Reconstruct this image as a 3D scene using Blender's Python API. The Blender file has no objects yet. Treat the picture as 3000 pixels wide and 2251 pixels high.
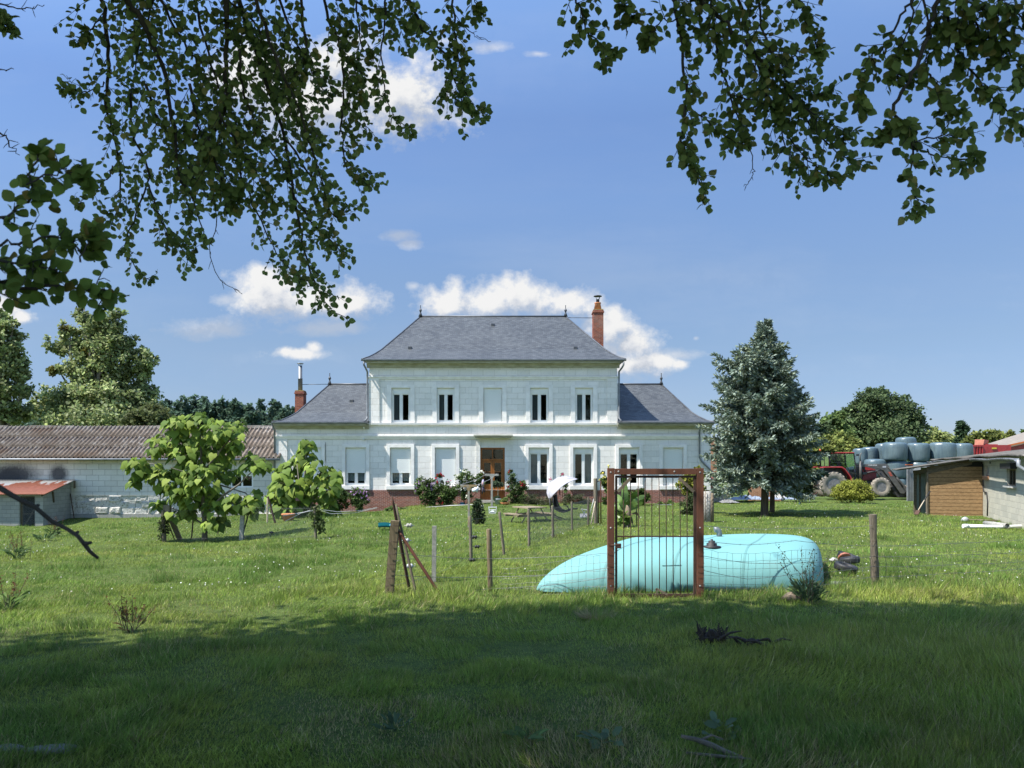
import bpy, math, random
import numpy as np
from mathutils import Vector, Matrix, Quaternion
PI = math.pi
rnd = random.Random(11)
NP = np.random.default_rng(5)
SC = bpy.context.scene
COL = SC.collection

# ------------------------------------------------------------------ camera model (pixels of the 3000 x 2251 photograph -> metres)
F, CX, CY, CH = 2355.0, 1500.0, 1365.0, 2.0
def P(x, y, Y):
    return Vector(((x - CX) / F * Y, Y, CH - (y - CY) / F * Y))
def PX(x, Y): return (x - CX) / F * Y
def PZ(y, Y): return CH - (y - CY) / F * Y

# ------------------------------------------------------------------ terrain
TP = np.array([(0,0,0),(0,6,0),(-6,9,0),(7,9,0),(0,12.3,0),(7,12.3,0),(3,15,0),(-8,15,-.15),(-12,27,-.55),(-24,40,-1.07),
    (-24,43,-.78),(-18,43,-.75),(-12,43,-.6),(-8,43,-.46),(-4,43,-.1),(-1,43,.06),(4,43,.02),(9,43,0),(10,32,0),(18,32,0),(17,26,0),
    (21,50,-.1),(-4,30,-.12),(3,25,-.05),(-25,25,-.75),(12,20,0),(-12,9,-.05),(12,9,0),(0,60,-.1),(-30,60,-.9),(30,60,-.1),
    (-60,60,-1.2),(60,60,-.1),(-40,30,-1.2),(40,30,0),(-20,-10,0),(20,-10,0),(0,200,-.5),(-200,200,-1),(200,200,-.5)], float)
def gz(X, Y):
    X = np.asarray(X, float); Y = np.asarray(Y, float); sh = X.shape
    X = X.ravel(); Y = Y.ravel(); out = np.empty_like(X)
    for i in range(0, len(X), 40000):
        d2 = (X[i:i+40000, None] - TP[:, 0]) ** 2 + (Y[i:i+40000, None] - TP[:, 1]) ** 2
        w = 1 / (d2 + 2.0) ** 1.8
        out[i:i+40000] = (w * TP[:, 2]).sum(1) / w.sum(1)
    out += .035*np.sin(X*1.1+Y*.6)*np.sin(Y*.9-X*.3) + .02*np.sin(X*2.7+1)*np.sin(Y*2.3+2)
    return out.reshape(sh)
def g1(X, Y): return float(gz(np.array([X]), np.array([Y]))[0])
def G(x, y):
    """ground point seen at pixel x, y"""
    Y = 3.0; step = .5; prev = 3.0
    while Y < 400:
        p = P(x, y, Y)
        if p.z <= g1(p.x, Y):
            a, b = prev, Y
            for _ in range(18):
                m = (a + b) / 2; q = P(x, y, m)
                if q.z <= g1(q.x, m): b = m
                else: a = m
            return P(x, y, b)
        prev = Y; Y += step
    return P(x, y, 60)

# ------------------------------------------------------------------ value noise
_tab = NP.random((256, 256))
def vnoise(x, y):
    xi = np.floor(x).astype(int); yi = np.floor(y).astype(int)
    fx = x - xi; fy = y - yi
    fx = fx*fx*(3-2*fx); fy = fy*fy*(3-2*fy)
    a = _tab[xi & 255, yi & 255]; b = _tab[(xi+1) & 255, yi & 255]
    c = _tab[xi & 255, (yi+1) & 255]; d = _tab[(xi+1) & 255, (yi+1) & 255]
    return (a*(1-fx)+b*fx)*(1-fy) + (c*(1-fx)+d*fx)*fy
def fbm(x, y, o=3):
    s = 0; a = .5; t = 0
    for k in range(o):
        s = s + a*vnoise(x*2**k+17*k, y*2**k+5*k); t += a; a *= .5
    return s/t

# ------------------------------------------------------------------ things, parts
def thing(name, label, cat, loc=(0, 0, 0), group=None, kind=None):
    o = bpy.data.objects.new(name, None); COL.objects.link(o)
    o.location = loc; o.empty_display_size = .2
    return tag(o, label, cat, group, kind)
def tag(o, label=None, cat=None, group=None, kind=None):
    if label: o['label'] = label
    if cat: o['category'] = cat
    if group: o['group'] = group
    if kind: o['kind'] = kind
    return o
def wloc(o):
    v = Vector((0, 0, 0))
    while o is not None:
        v += o.location; o = o.parent
    return v

class MB:
    """collects shapes (world coordinates) and links them as one mesh object"""
    def __init__(s): s.v = []; s.f = []; s.sm = []; s.mi = []; s.cur = 0; s.bev = 0
    def face(s, ids, smooth=False):
        s.f.append(tuple(ids)); s.sm.append(smooth); s.mi.append(s.cur)
    def add(s, vs, fs, smooth=False):
        o = len(s.v); s.v.extend([tuple(v) for v in vs])
        for f in fs: s.face([o + i for i in f], smooth)
        return s
    def box(s, x0, y0, z0, x1, y1, z1, M=None):
        vs = [Vector(v) for v in ((x0,y0,z0),(x1,y0,z0),(x1,y1,z0),(x0,y1,z0),(x0,y0,z1),(x1,y0,z1),(x1,y1,z1),(x0,y1,z1))]
        if M is not None: vs = [M @ v for v in vs]
        return s.add(vs, [(0,3,2,1),(4,5,6,7),(0,1,5,4),(1,2,6,5),(2,3,7,6),(3,0,4,7)])
    def beam(s, a, b, w, d=None, up=(0, 0, 1), taper=1.0):
        """rectangular bar from a to b; w across, d along up"""
        a = Vector(a); b = Vector(b); d = w if d is None else d
        t = (b - a).normalized(); u = Vector(up)
        if abs(t.dot(u)) > .98: u = Vector((0, 1, 0))
        sx = t.cross(u).normalized(); uy = sx.cross(t).normalized()
        vs = []
        for q, k in ((a, 1.0), (b, taper)):
            for i, j in ((-1,-1),(1,-1),(1,1),(-1,1)): vs.append(q + sx*(i*w/2*k) + uy*(j*d/2*k))
        return s.add(vs, [(3,2,1,0),(4,5,6,7),(0,1,5,4),(1,2,6,5),(2,3,7,6),(3,0,4,7)])
    def tube(s, pts, r, n=8, cap=True, smooth=True, jit=0):
        pts = [Vector(p) for p in pts]
        if not hasattr(r, '__len__'): r = [r]*len(pts)
        o = len(s.v); ref = None
        for i, p in enumerate(pts):
            t = (pts[min(i+1, len(pts)-1)] - pts[max(i-1, 0)])
            t = t.normalized() if t.length > 1e-9 else Vector((0,0,1))
            if ref is None: ref = Vector((1,0,0)) if abs(t.x) < .8 else Vector((0,1,0))
            ref = (ref - t*ref.dot(t)).normalized(); q = t.cross(ref)
            for k in range(n):
                a = 2*PI*k/n; rr = r[i]*(1+(rnd.random()-.5)*jit if jit else 1)
                s.v.append(tuple(p + ref*(math.cos(a)*rr) + q*(math.sin(a)*rr)))
        for i in range(len(pts)-1):
            for k in range(n):
                s.face((o+i*n+k, o+i*n+(k+1) % n, o+(i+1)*n+(k+1) % n, o+(i+1)*n+k), smooth)
        if cap:
            s.face([o+k for k in range(n)][::-1]); e = o+(len(pts)-1)*n; s.face([e+k for k in range(n)])
        return s
    def lathe(s, prof, c=(0,0,0), n=24, axis='z', smooth=True, M=None, close=False):
        """prof: list of (radius, height)"""
        o = len(s.v); c = Vector(c)
        for (r, h) in prof:
            for k in range(n):
                a = 2*PI*k/n
                if axis == 'z': v = Vector((math.cos(a)*r, math.sin(a)*r, h))
                elif axis == 'y': v = Vector((math.cos(a)*r, h, math.sin(a)*r))
                else: v = Vector((h, math.cos(a)*r, math.sin(a)*r))
                if M is not None: v = M @ v
                s.v.append(tuple(c+v))
        m = len(prof)
        for i in range(m if close else m-1):
            j = (i+1) % m
            for k in range(n):
                s.face((o+i*n+k, o+i*n+(k+1) % n, o+j*n+(k+1) % n, o+j*n+k), smooth)
        if not close:
            if prof[0][0] > 1e-6: s.face([o+k for k in range(n)][::-1])
            if prof[-1][0] > 1e-6: s.face([o+(m-1)*n+k for k in range(n)])
        return s
    def prism(s, poly, y0, y1):
        """polygon of (x, z) extruded along y"""
        n = len(poly)
        vs = [(x, y0, z) for x, z in poly] + [(x, y1, z) for x, z in poly]
        fs = [tuple(range(n)), tuple(range(2*n-1, n-1, -1))]
        for i in range(n): j = (i+1) % n; fs.append((j, i, n+i, n+j))
        return s.add(vs, fs)
    def grid(s, fn, nu, nv, smooth=True):
        o = len(s.v)
        for j in range(nv+1):
            for i in range(nu+1): s.v.append(tuple(fn(i/nu, j/nv)))
        for j in range(nv):
            for i in range(nu):
                a = o+j*(nu+1)+i; s.face((a, a+1, a+nu+2, a+nu+1), smooth)
        return s
    def wall(s, x0, x1, z0, z1, y, holes=(), depth=0.0, back=False):
        """front wall in the xz plane at y (facing -y) with rectangular holes and reveals running back by depth"""
        xs = sorted({x0, x1, *[h[0] for h in holes], *[h[1] for h in holes]})
        zs = sorted({z0, z1, *[h[2] for h in holes], *[h[3] for h in holes]})
        for i in range(len(xs)-1):
            for j in range(len(zs)-1):
                mx, mz = (xs[i]+xs[i+1])/2, (zs[j]+zs[j+1])/2
                if mx < x0 or mx > x1 or mz < z0 or mz > z1: continue
                if any(h[0] < mx < h[1] and h[2] < mz < h[3] for h in holes): continue
                s.add([(xs[i],y,zs[j]),(xs[i+1],y,zs[j]),(xs[i+1],y,zs[j+1]),(xs[i],y,zs[j+1])], [(0,1,2,3)])
        if depth:
            for a, b, c, d in holes:
                Y = y+depth
                s.add([(a,y,c),(a,Y,c),(a,Y,d),(a,y,d)], [(3,2,1,0)])
                s.add([(b,y,c),(b,Y,c),(b,Y,d),(b,y,d)], [(0,1,2,3)])
                s.add([(a,y,c),(b,y,c),(b,Y,c),(a,Y,c)], [(0,1,2,3)])
                s.add([(a,y,d),(b,y,d),(b,Y,d),(a,Y,d)], [(3,2,1,0)])
        return s
    def build(s, name, mats, parent=None, label=None, bevel=0):
        off = wloc(parent) if parent is not None else Vector((0,0,0))
        me = bpy.data.meshes.new(name)
        me.from_pydata([(v[0]-off.x, v[1]-off.y, v[2]-off.z) for v in s.v], [], s.f)
        if not isinstance(mats, (list, tuple)): mats = [mats]
        for m in mats: me.materials.append(m)
        me.polygons.foreach_set('use_smooth', s.sm)
        me.polygons.foreach_set('material_index', s.mi)
        uv = me.uv_layers.new(name='UVMap')
        V = np.array(s.v) if s.v else np.zeros((0,3))
        dat = np.zeros((len(me.loops), 2), np.float32)
        for p in me.polygons:
            n = p.normal
            if abs(n.z) > .995: t = Vector((1,0,0)); b = Vector((0,1,0))
            else:
                t = Vector((0,0,1)).cross(n).normalized(); b = n.cross(t)
            for li, vi in zip(p.loop_indices, p.vertices):
                w = V[vi]; dat[li] = (w[0]*t.x+w[1]*t.y+w[2]*t.z, w[0]*b.x+w[1]*b.y+w[2]*b.z)
        uv.data.foreach_set('uv', dat.ravel())
        me.validate(); me.update()
        o = bpy.data.objects.new(name, me); COL.objects.link(o)
        if parent is not None: o.parent = parent
        if label: o['label'] = label
        if bevel:
            m = o.modifiers.new('bevel', 'BEVEL'); m.width = bevel; m.segments = 2; m.limit_method = 'ANGLE'; m.angle_limit = .7
        return o

# ------------------------------------------------------------------ fast leaf / blade meshes
TEMPL = {
 'diamond': (np.array([(0,0,0),(.45,-.5,.05),(1,0,-.05),(.45,.5,.05)]), [(0,1,2,3)]),
 'leaf': (np.array([(0,0,0),(.3,-.42,.06),(.7,-.4,.07),(1,0,-.06),(.7,.4,.07),(.3,.42,.06),(.5,0,0)]), [(0,1,2,3,6),(0,6,3,4,5)]),
 'beech': (np.array([(0,0,0),(.12,-.26,.02),(.34,-.47,.05),(.6,-.44,.05),(.83,-.24,.02),(1,0,-.07),(.83,.24,.02),(.6,.44,.05),(.34,.47,.05),(.12,.26,.02),(.5,0,0)]),
    [(0,1,2,3,10),(10,3,4,5),(0,10,7,8,9),(10,5,6,7)]),
 'heart': (np.array([(0,0,0),(-.16,-.3,.0),(.08,-.52,.0),(.36,-.5,-.03),(.62,-.3,-.08),(1,0,-.22),(.62,.3,-.08),(.36,.5,-.03),(.08,.52,.0),(-.16,.3,.0),(.42,0,.06)]),
    [(0,1,2,3,10),(10,3,4,5),(0,10,7,8,9),(10,5,6,7)]),
 'blade': (np.array([(0,-.5,0),(0,.5,0),(.55,.38,.10),(.55,-.38,.10),(1,0,.34)]), [(0,1,2,3),(3,2,4)]),
 'tri': (np.array([(0,-.5,0),(0,.5,0),(1,0,.22)]), [(0,1,2)]),
 'strip': (np.array([(0,-.5,0),(0,.5,0),(1,.35,0),(1,-.35,0)]), [(0,1,2,3)]),
}
def scatter_mesh(name, C, U, N, L, W, cols, mat, parent=None, templ='leaf', smooth=False):
    """one mesh of many leaves: C base points, U length directions, N normals, L lengths, W widths, cols rgb"""
    T, faces = TEMPL[templ]; n = len(C); k = len(T)
    U = U/np.linalg.norm(U, axis=1, keepdims=True)
    N = N - U*(N*U).sum(1, keepdims=True)
    N = N/np.maximum(np.linalg.norm(N, axis=1, keepdims=True), 1e-6)
    S = np.cross(N, U)
    L = np.broadcast_to(L, n); W = np.broadcast_to(W, n)
    V = (C[:, None, :] + U[:, None, :]*(T[None, :, 0:1]*L[:, None, None]) + S[:, None, :]*(T[None, :, 1:2]*W[:, None, None])
         + N[:, None, :]*(T[None, :, 2:3]*L[:, None, None])).reshape(-1, 3)
    if parent is not None:
        o = wloc(parent); V = V - np.array((o.x, o.y, o.z))
    lp = np.concatenate([np.array(f) for f in faces]); tot = np.array([len(f) for f in faces])
    loops = (np.arange(n)[:, None]*k + lp[None, :]).ravel().astype(np.int32)
    tots = np.tile(tot, n).astype(np.int32); starts = np.concatenate(([0], np.cumsum(tots)[:-1])).astype(np.int32)
    me = bpy.data.meshes.new(name)
    me.vertices.add(len(V)); me.vertices.foreach_set('co', V.astype(np.float32).ravel())
    me.loops.add(len(loops)); me.loops.foreach_set('vertex_index', loops)
    me.polygons.add(len(tots)); me.polygons.foreach_set('loop_start', starts); me.polygons.foreach_set('loop_total', tots)
    if smooth: me.polygons.foreach_set('use_smooth', np.ones(len(tots), bool))
    me.materials.append(mat)
    a = me.color_attributes.new('Col', 'FLOAT_COLOR', 'POINT')
    c4 = np.ones((n, 4), np.float32); c4[:, :3] = cols
    a.data.foreach_set('color', np.repeat(c4, k, axis=0).ravel())
    me.update(calc_edges=True)
    ob = bpy.data.objects.new(name, me); COL.objects.link(ob)
    if parent is not None: ob.parent = parent
    return ob
def rdir(n):
    v = NP.normal(size=(n, 3)); return v/np.linalg.norm(v, axis=1, keepdims=True)
def mixcols(n, pal, jit=.15, w=None):
    pal = np.array(pal); i = NP.choice(len(pal), n, p=w)
    return np.clip(pal[i]*(1+NP.normal(size=(n, 1))*jit), .003, 1)
# ------------------------------------------------------------------ materials
class NT:
    def __init__(s, name):
        s.m = bpy.data.materials.new(name); s.m.use_nodes = True
        s.t = s.m.node_tree; s.t.nodes.clear()
        s.out = s.n('ShaderNodeOutputMaterial')
    def n(s, ty, **kw):
        nd = s.t.nodes.new(ty)
        for k, v in kw.items(): setattr(nd, k, v)
        return nd
    def l(s, a, b): s.t.links.new(a, b)
    def val(s, sock, v):
        if hasattr(v, 'links') or hasattr(v, 'is_linked'): s.l(v, sock)
        else: sock.default_value = v
    def coord(s, kind='Object', scale=(1,1,1)):
        tc = s.n('ShaderNodeTexCoord'); mp = s.n('ShaderNodeMapping')
        mp.inputs['Scale'].default_value = scale
        s.l(tc.outputs[kind], mp.inputs['Vector']); return mp.outputs[0]
    def noise(s, vec, scale, detail=4, rough=.55, dist=0):
        nd = s.n('ShaderNodeTexNoise'); nd.inputs['Scale'].default_value = scale
        nd.inputs['Detail'].default_value = detail; nd.inputs['Roughness'].default_value = rough; nd.inputs['Distortion'].default_value = dist
        s.l(vec, nd.inputs['Vector']); return nd.outputs['Fac']
    def ramp(s, fac, stops):
        nd = s.n('ShaderNodeValToRGB'); e = nd.color_ramp.elements
        while len(e) < len(stops): e.new(.5)
        for k, (p, c) in enumerate(stops):
            e[k].position = p; e[k].color = (*c, 1) if hasattr(c, '__len__') else (c, c, c, 1)
        s.l(fac, nd.inputs['Fac']); return nd.outputs['Color']
    def mix(s, fac, a, b, mode='MIX'):
        nd = s.n('ShaderNodeMix', data_type='RGBA', blend_type=mode)
        for sock, v in ((nd.inputs[0], fac), (nd.inputs[6], a), (nd.inputs[7], b)):
            if isinstance(v, tuple) and len(v) == 3: v = (*v, 1)
            s.val(sock, v)
        return nd.outputs[2]
    def math(s, op, a, b=0.0, clamp=False):
        nd = s.n('ShaderNodeMath', operation=op, use_clamp=clamp)
        s.val(nd.inputs[0], a); s.val(nd.inputs[1], b); return nd.outputs[0]
    def bump(s, h, strength=.4, dist=.02, normal=None):
        nd = s.n('ShaderNodeBump'); nd.inputs['Strength'].default_value = strength; nd.inputs['Distance'].default_value = dist
        s.l(h, nd.inputs['Height'])
        if normal is not None: s.l(normal, nd.inputs['Normal'])
        return nd.outputs[0]
    def brick(s, vec, w, h, mortar, c1, c2, cm, offset=.5, smooth=.1):
        nd = s.n('ShaderNodeTexBrick'); nd.offset = offset
        for k, v in (('Color1', (*c1, 1)), ('Color2', (*c2, 1)), ('Mortar', (*cm, 1))): nd.inputs[k].default_value = v
        for k, v in (('Scale', 1.0), ('Mortar Size', mortar), ('Mortar Smooth', smooth), ('Bias', 0.0), ('Brick Width', w), ('Row Height', h)): nd.inputs[k].default_value = v
        s.l(vec, nd.inputs['Vector']); return nd.outputs['Color'], nd.outputs['Fac']
    def done(s, color, rough=.7, metal=0.0, normal=None, spec=.4, trans=0.0, coat=0.0):
        b = s.n('ShaderNodeBsdfPrincipled')
        if isinstance(color, tuple): color = (*color, 1)
        s.val(b.inputs['Base Color'], color); s.val(b.inputs['Roughness'], rough); b.inputs['Metallic'].default_value = metal
        b.inputs['Specular IOR Level'].default_value = spec; b.inputs['Coat Weight'].default_value = coat
        if normal is not None: s.l(normal, b.inputs['Normal'])
        if trans:
            t = s.n('ShaderNodeBsdfTranslucent'); mx = s.n('ShaderNodeMixShader'); mx.inputs[0].default_value = trans
            s.val(t.inputs['Color'], color)
            s.l(b.outputs[0], mx.inputs[1]); s.l(t.outputs[0], mx.inputs[2]); s.l(mx.outputs[0], s.out.inputs[0])
        else: s.l(b.outputs[0], s.out.inputs[0])
        return s.m

def pm(name, c1, c2=None, scale=4, rough=.7, metal=0, bump=.2, bd=.01, spec=.4, coat=0, stretch=(1,1,1), contrast=(.35,.65), detail=5):
    """two colours broken up by noise, with matching bump"""
    t = NT(name); v = t.coord('Object', stretch); f = t.noise(v, scale, detail)
    c2 = c2 or tuple(x*.75 for x in c1)
    col = t.ramp(f, [(contrast[0], c2), (contrast[1], c1)])
    f2 = t.noise(v, scale*7, 3)
    nb = t.bump(t.math('ADD', f, f2), bump, bd) if bump else None
    r = t.math('ADD', rough-.08, t.math('MULTIPLY', f2, .16))
    return t.done(col, r, metal, nb, spec, coat=coat)
def leafmat(name, trans=.35, rough=.5, spec=.35):
    t = NT(name); a = t.n('ShaderNodeAttribute', attribute_name='Col')
    return t.done(a.outputs['Color'], rough, 0, None, spec, trans)

M = {}
M['leaf'] = leafmat('foliage', .42, .6, .14); M['grassblade'] = leafmat('grass_blades', .3, .55, .25); M['needle'] = leafmat('needles', .12, .6, .3)
M['petal'] = leafmat('petals', .3, .6, .2)

def m_stone(name, white, tint, dirt, bw, bh, mort=.006, mcol=(.42,.41,.36), rough_zone=None, streak=True, spots=()):
    t = NT(name); uv = t.coord('UV'); ob = t.coord('Object')
    wob = t.noise(ob, 1.5, 2)
    col, fac = t.brick(uv, bw, bh, mort, white, tint, mcol, .5, .35)
    col2, fac2 = t.brick(t.coord('UV', (.618, 1, 1)), bw, bh, mort*.8, white, tint, mcol, .37, .35)
    big = t.noise(ob, .7, 5); fine = t.noise(ob, 9, 5, .65)
    col = t.mix(t.math('MULTIPLY', t.ramp(big, [(.42, 0.0), (.75, 1.0)]), .35), col, dirt)
    col = t.mix(t.math('MULTIPLY', t.ramp(fine, [(.5, 0.0), (.8, 1.0)]), .3), col, tuple(x*.8 for x in dirt))
    if streak:
        st = t.noise(t.coord('Object', (5, 5, .35)), 1.3, 4)
        col = t.mix(t.math('MULTIPLY', t.ramp(st, [(.58, 0.0), (.8, 1.0)]), .3), col, (.36, .36, .31))
    pit = t.n('ShaderNodeTexVoronoi'); pit.inputs['Scale'].default_value = 3.3; t.l(ob, pit.inputs['Vector'])
    pitm = t.math('MULTIPLY', t.ramp(pit.outputs['Distance'], [(.03, 1.0), (.09, 0.0)]), t.ramp(big, [(.5, 0.0), (.6, 1.0)]))
    col = t.mix(t.math('MULTIPLY', pitm, .6), col, (.2, .19, .17))
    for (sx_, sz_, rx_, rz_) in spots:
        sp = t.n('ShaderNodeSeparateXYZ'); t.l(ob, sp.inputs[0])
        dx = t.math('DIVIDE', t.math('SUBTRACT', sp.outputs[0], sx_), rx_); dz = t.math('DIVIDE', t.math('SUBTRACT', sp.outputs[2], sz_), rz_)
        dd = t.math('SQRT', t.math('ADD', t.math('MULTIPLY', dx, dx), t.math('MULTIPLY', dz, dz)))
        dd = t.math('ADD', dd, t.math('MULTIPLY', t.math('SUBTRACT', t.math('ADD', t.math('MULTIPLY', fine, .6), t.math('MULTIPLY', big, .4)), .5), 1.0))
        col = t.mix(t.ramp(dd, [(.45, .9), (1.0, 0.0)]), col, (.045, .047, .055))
    h = t.math('SUBTRACT', t.math('ADD', t.math('MULTIPLY', fine, .35), t.math('MULTIPLY', wob, .8)), t.math('MULTIPLY', fac, .55))
    if rough_zone:
        h = t.math('ADD', h, t.math('MULTIPLY', t.noise(ob, 3.2, 6, .6), rough_zone))
    return t.done(col, .85, 0, t.bump(h, .6, .03), .2)
M['stone'] = m_stone('painted_limestone', (.78,.755,.715), (.69,.67,.63), (.54,.53,.48), .62, .31, .009, (.55,.53,.485))
M['stone_plain'] = pm('dressed_limestone', (.79,.77,.735), (.67,.65,.615), 2.5, .85, 0, .35, .015)
M['stone_green'] = pm('mossy_cornice', (.43,.425,.37), (.29,.285,.225), 2.2, .9, 0, .4, .015, stretch=(1,1,3))
M['stone_old'] = m_stone('weathered_block', (.56,.555,.53), (.47,.465,.43), (.36,.36,.33), .68, .34, .012, (.2,.19,.17), .6)
M['stone_rough'] = m_stone('broken_block', (.52,.51,.47), (.42,.41,.37), (.33,.31,.27), .72, .4, .016, (.16,.15,.13), 3.2)
M['block'] = m_stone('concrete_block', (.44,.42,.345), (.36,.35,.295), (.31,.30,.25), .5, .2, .006, (.24,.23,.2), .25)
M['block_grey'] = m_stone('grey_block', (.31,.31,.28), (.25,.255,.235), (.2,.205,.19), .42, .2, .008, (.17,.17,.16), .3)

def m_brick(name, c1, c2, mort, bw=.22, bh=.068):
    t = NT(name); uv = t.coord('UV'); ob = t.coord('Object')
    col, fac = t.brick(uv, bw, bh, .006, c1, c2, mort)
    f = t.noise(ob, 6, 5, .7); g = t.noise(ob, 1.1, 4)
    col = t.mix(t.math('MULTIPLY', t.ramp(f, [(.4, 0.0), (.75, 1.0)]), .5), col, tuple(x*.55 for x in c2))
    col = t.mix(t.math('MULTIPLY', t.ramp(g, [(.5, 0.0), (.75, 1.0)]), .35), col, (.3,.25,.21))
    h = t.math('SUBTRACT', t.math('MULTIPLY', f, .4), fac)
    return t.done(col, .9, 0, t.bump(h, .6, .012), .2)
M['brick'] = m_brick('red_brick', (.27,.085,.055), (.18,.06,.045), (.42,.38,.34))
M['brick_ch'] = m_brick('chimney_brick', (.30,.09,.05), (.17,.05,.035), (.3,.2,.15), .21, .075)
M['brick_orange'] = m_brick('orange_brick', (.42,.2,.1), (.33,.15,.08), (.45,.36,.27))

def m_slate():
    t = NT('slate'); uv = t.coord('UV'); ob = t.coord('Object')
    col, fac = t.brick(uv, .22, .125, .006, (.092,.099,.103), (.046,.050,.054), (.012,.013,.014), .5, .3)
    f = t.noise(ob, .55, 5, .65); s = t.noise(t.coord('UV', (4.5, 8, 1)), 1.0, 2)
    col = t.mix(t.math('MULTIPLY', t.ramp(f, [(.45, 0.0), (.7, 1.0)]), .35), col, (.10,.107,.108))
    col = t.mix(t.math('MULTIPLY', t.ramp(s, [(.35, 0.0), (.7, 1.0)]), .45), col, (.032,.035,.038))
    return t.done(col, .55, 0, t.bump(t.math('SUBTRACT', t.math('MULTIPLY', s, .3), fac), .5, .01), .2)
M['slate'] = m_slate()
M['zinc'] = pm('zinc', (.22,.235,.25), (.14,.15,.16), 3, .55, .3, .1, .004)
M['zinc_dark'] = pm('dark_zinc', (.09,.095,.105), (.06,.065,.07), 3, .5, .5, .1, .004)
M['steel'] = pm('steel_flue', (.2,.21,.22), (.13,.14,.15), 2, .5, .5, .05, .003)
M['pvc'] = pm('white_pvc', (.74,.75,.73), (.68,.69,.67), 3, .4, 0, .05, .003)
M['pvcpipe'] = pm('white_pipe', (.78,.79,.78), (.66,.66,.62), 1.2, .4, 0, .05, .003)
M['black'] = pm('black_rubber', (.02,.02,.021), (.012,.012,.013), 6, .6, 0, .2, .004)
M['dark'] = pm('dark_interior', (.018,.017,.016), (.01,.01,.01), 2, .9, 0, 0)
M['terracotta'] = pm('terracotta', (.50,.2,.08), (.36,.14,.06), 5, .8, 0, .2, .006)
M['lichen'] = pm('lichen_cap', (.36,.28,.08), (.2,.15,.07), 8, .9, 0, .5, .01)
M['rust'] = pm('rusted_steel', (.165,.070,.040), (.10,.042,.027), 5, .8, .1, .3, .004, .25, stretch=(1,1,.35))
M['rust_dark'] = pm('dark_rust', (.085,.042,.028), (.05,.028,.02), 9, .85, .1, .3, .004)
M['rust_wood'] = pm('weathered_plank', (.2,.155,.105), (.12,.095,.066), 9, .9, 0, .4, .006)
M['wire'] = pm('galvanised_wire', (.18,.185,.18), (.11,.11,.105), 20, .5, .6, 0)
M['wire_rust'] = pm('rusty_wire', (.085,.06,.045), (.05,.04,.035), 20, .7, .3, 0)
M['wire_white'] = pm('white_cord', (.5,.51,.5), (.42,.42,.4), 20, .6, 0, 0)
def m_wood(name, c1, c2, c3, sc=1.0, axis='z', rough=.85):
    t = NT(name); st = {'z': (9,9,.7), 'x': (.7,9,9), 'y': (9,.7,9)}[axis]
    v = t.coord('Object', tuple(q*sc for q in st)); f = t.noise(v, 2.2, 6, .65, .6); g = t.noise(t.coord('Object'), 2.0*sc, 3)
    col = t.ramp(f, [(.3, c3), (.5, c2), (.68, c1)])
    col = t.mix(t.math('MULTIPLY', t.ramp(g, [(.45, 0.0), (.7, 1.0)]), .4), col, tuple(x*.7 for x in c2))
    return t.done(col, rough, 0, t.bump(f, .5, .008), .25)
M['post'] = m_wood('grey_post', (.22,.19,.14), (.155,.132,.098), (.075,.064,.046), 2)
M['post_tan'] = m_wood('tan_post', (.22,.175,.105), (.155,.12,.072), (.08,.06,.036), 2)
M['post_old'] = m_wood('split_post', (.20,.165,.125), (.12,.10,.073), (.035,.03,.023), 3.0)
M['post_concrete'] = pm('concrete', (.33,.32,.29), (.22,.215,.195), 14, .9, 0, .4, .006)
M['concrete_lichen'] = pm('lichen_concrete', (.26,.25,.22), (.24,.17,.085), 5, .9, 0, .4, .008, contrast=(.42,.55))
M['plank'] = m_wood('treated_board', (.30,.20,.10), (.25,.155,.075), (.15,.09,.043), 1.2, 'x', .7)
M['plank_dark'] = m_wood('dark_timber', (.14,.115,.075), (.10,.082,.055), (.055,.046,.034), 1.2, 'x')
M['door_wood'] = m_wood('varnished_oak', (.34,.135,.035), (.26,.095,.024), (.17,.06,.016), 1.2, 'z', .35)
M['table_wood'] = m_wood('picnic_wood', (.31,.25,.17), (.23,.185,.125), (.12,.1,.07), 1.4, 'x')
M['bark'] = m_wood('bark', (.13,.105,.075), (.085,.07,.05), (.04,.033,.025), 1.5, 'z', .95)
M['bark_beech'] = pm('beech_bark', (.05,.046,.042), (.03,.028,.027), 9, .9, 0, .5, .01)
M['bark_grey'] = pm('grey_bark', (.17,.15,.12), (.10,.09,.07), 6, .9, 0, .5, .015, stretch=(1,1,.5))
M['straw_wood'] = m_wood('pale_stake', (.55,.47,.36), (.45,.38,.28), (.3,.25,.18), 2)
M['ivy_leafy'] = M['leaf']
def m_tank():
    t = NT('tank_fabric'); ob = t.coord('Object'); f = t.noise(ob, .8, 4); g = t.noise(ob, 14, 4)
    col = t.ramp(f, [(.3, (.135,.30,.295)), (.7, (.155,.335,.325))])
    col = t.mix(t.math('MULTIPLY', t.ramp(g, [(.6, 0.0), (.85, 1.0)]), .18), col, (.3,.45,.42))
    gr = t.noise(t.coord('Object', (1.2,1.2,.5)), 2.3, 6, .7)
    col = t.mix(t.math('MULTIPLY', t.ramp(gr, [(.52, 0.0), (.75, 1.0)]), .3), col, (.17,.27,.24))
    w = t.n('ShaderNodeTexWave', wave_type='BANDS', bands_direction='X'); w.inputs['Scale'].default_value = .21; w.inputs['Distortion'].default_value = .5
    w.inputs['Phase Offset'].default_value = 1.0
    t.l(t.coord('Object'), w.inputs['Vector'])
    seam = t.ramp(w.outputs['Fac'], [(.985, 0.0), (.995, 1.0)])
    col = t.mix(t.math('MULTIPLY', seam, .0), col, (.12,.26,.25))
    return t.done(col, .62, 0, t.bump(t.math('ADD', f, t.math('MULTIPLY', g, .1)), .3, .03), .2)
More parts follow.
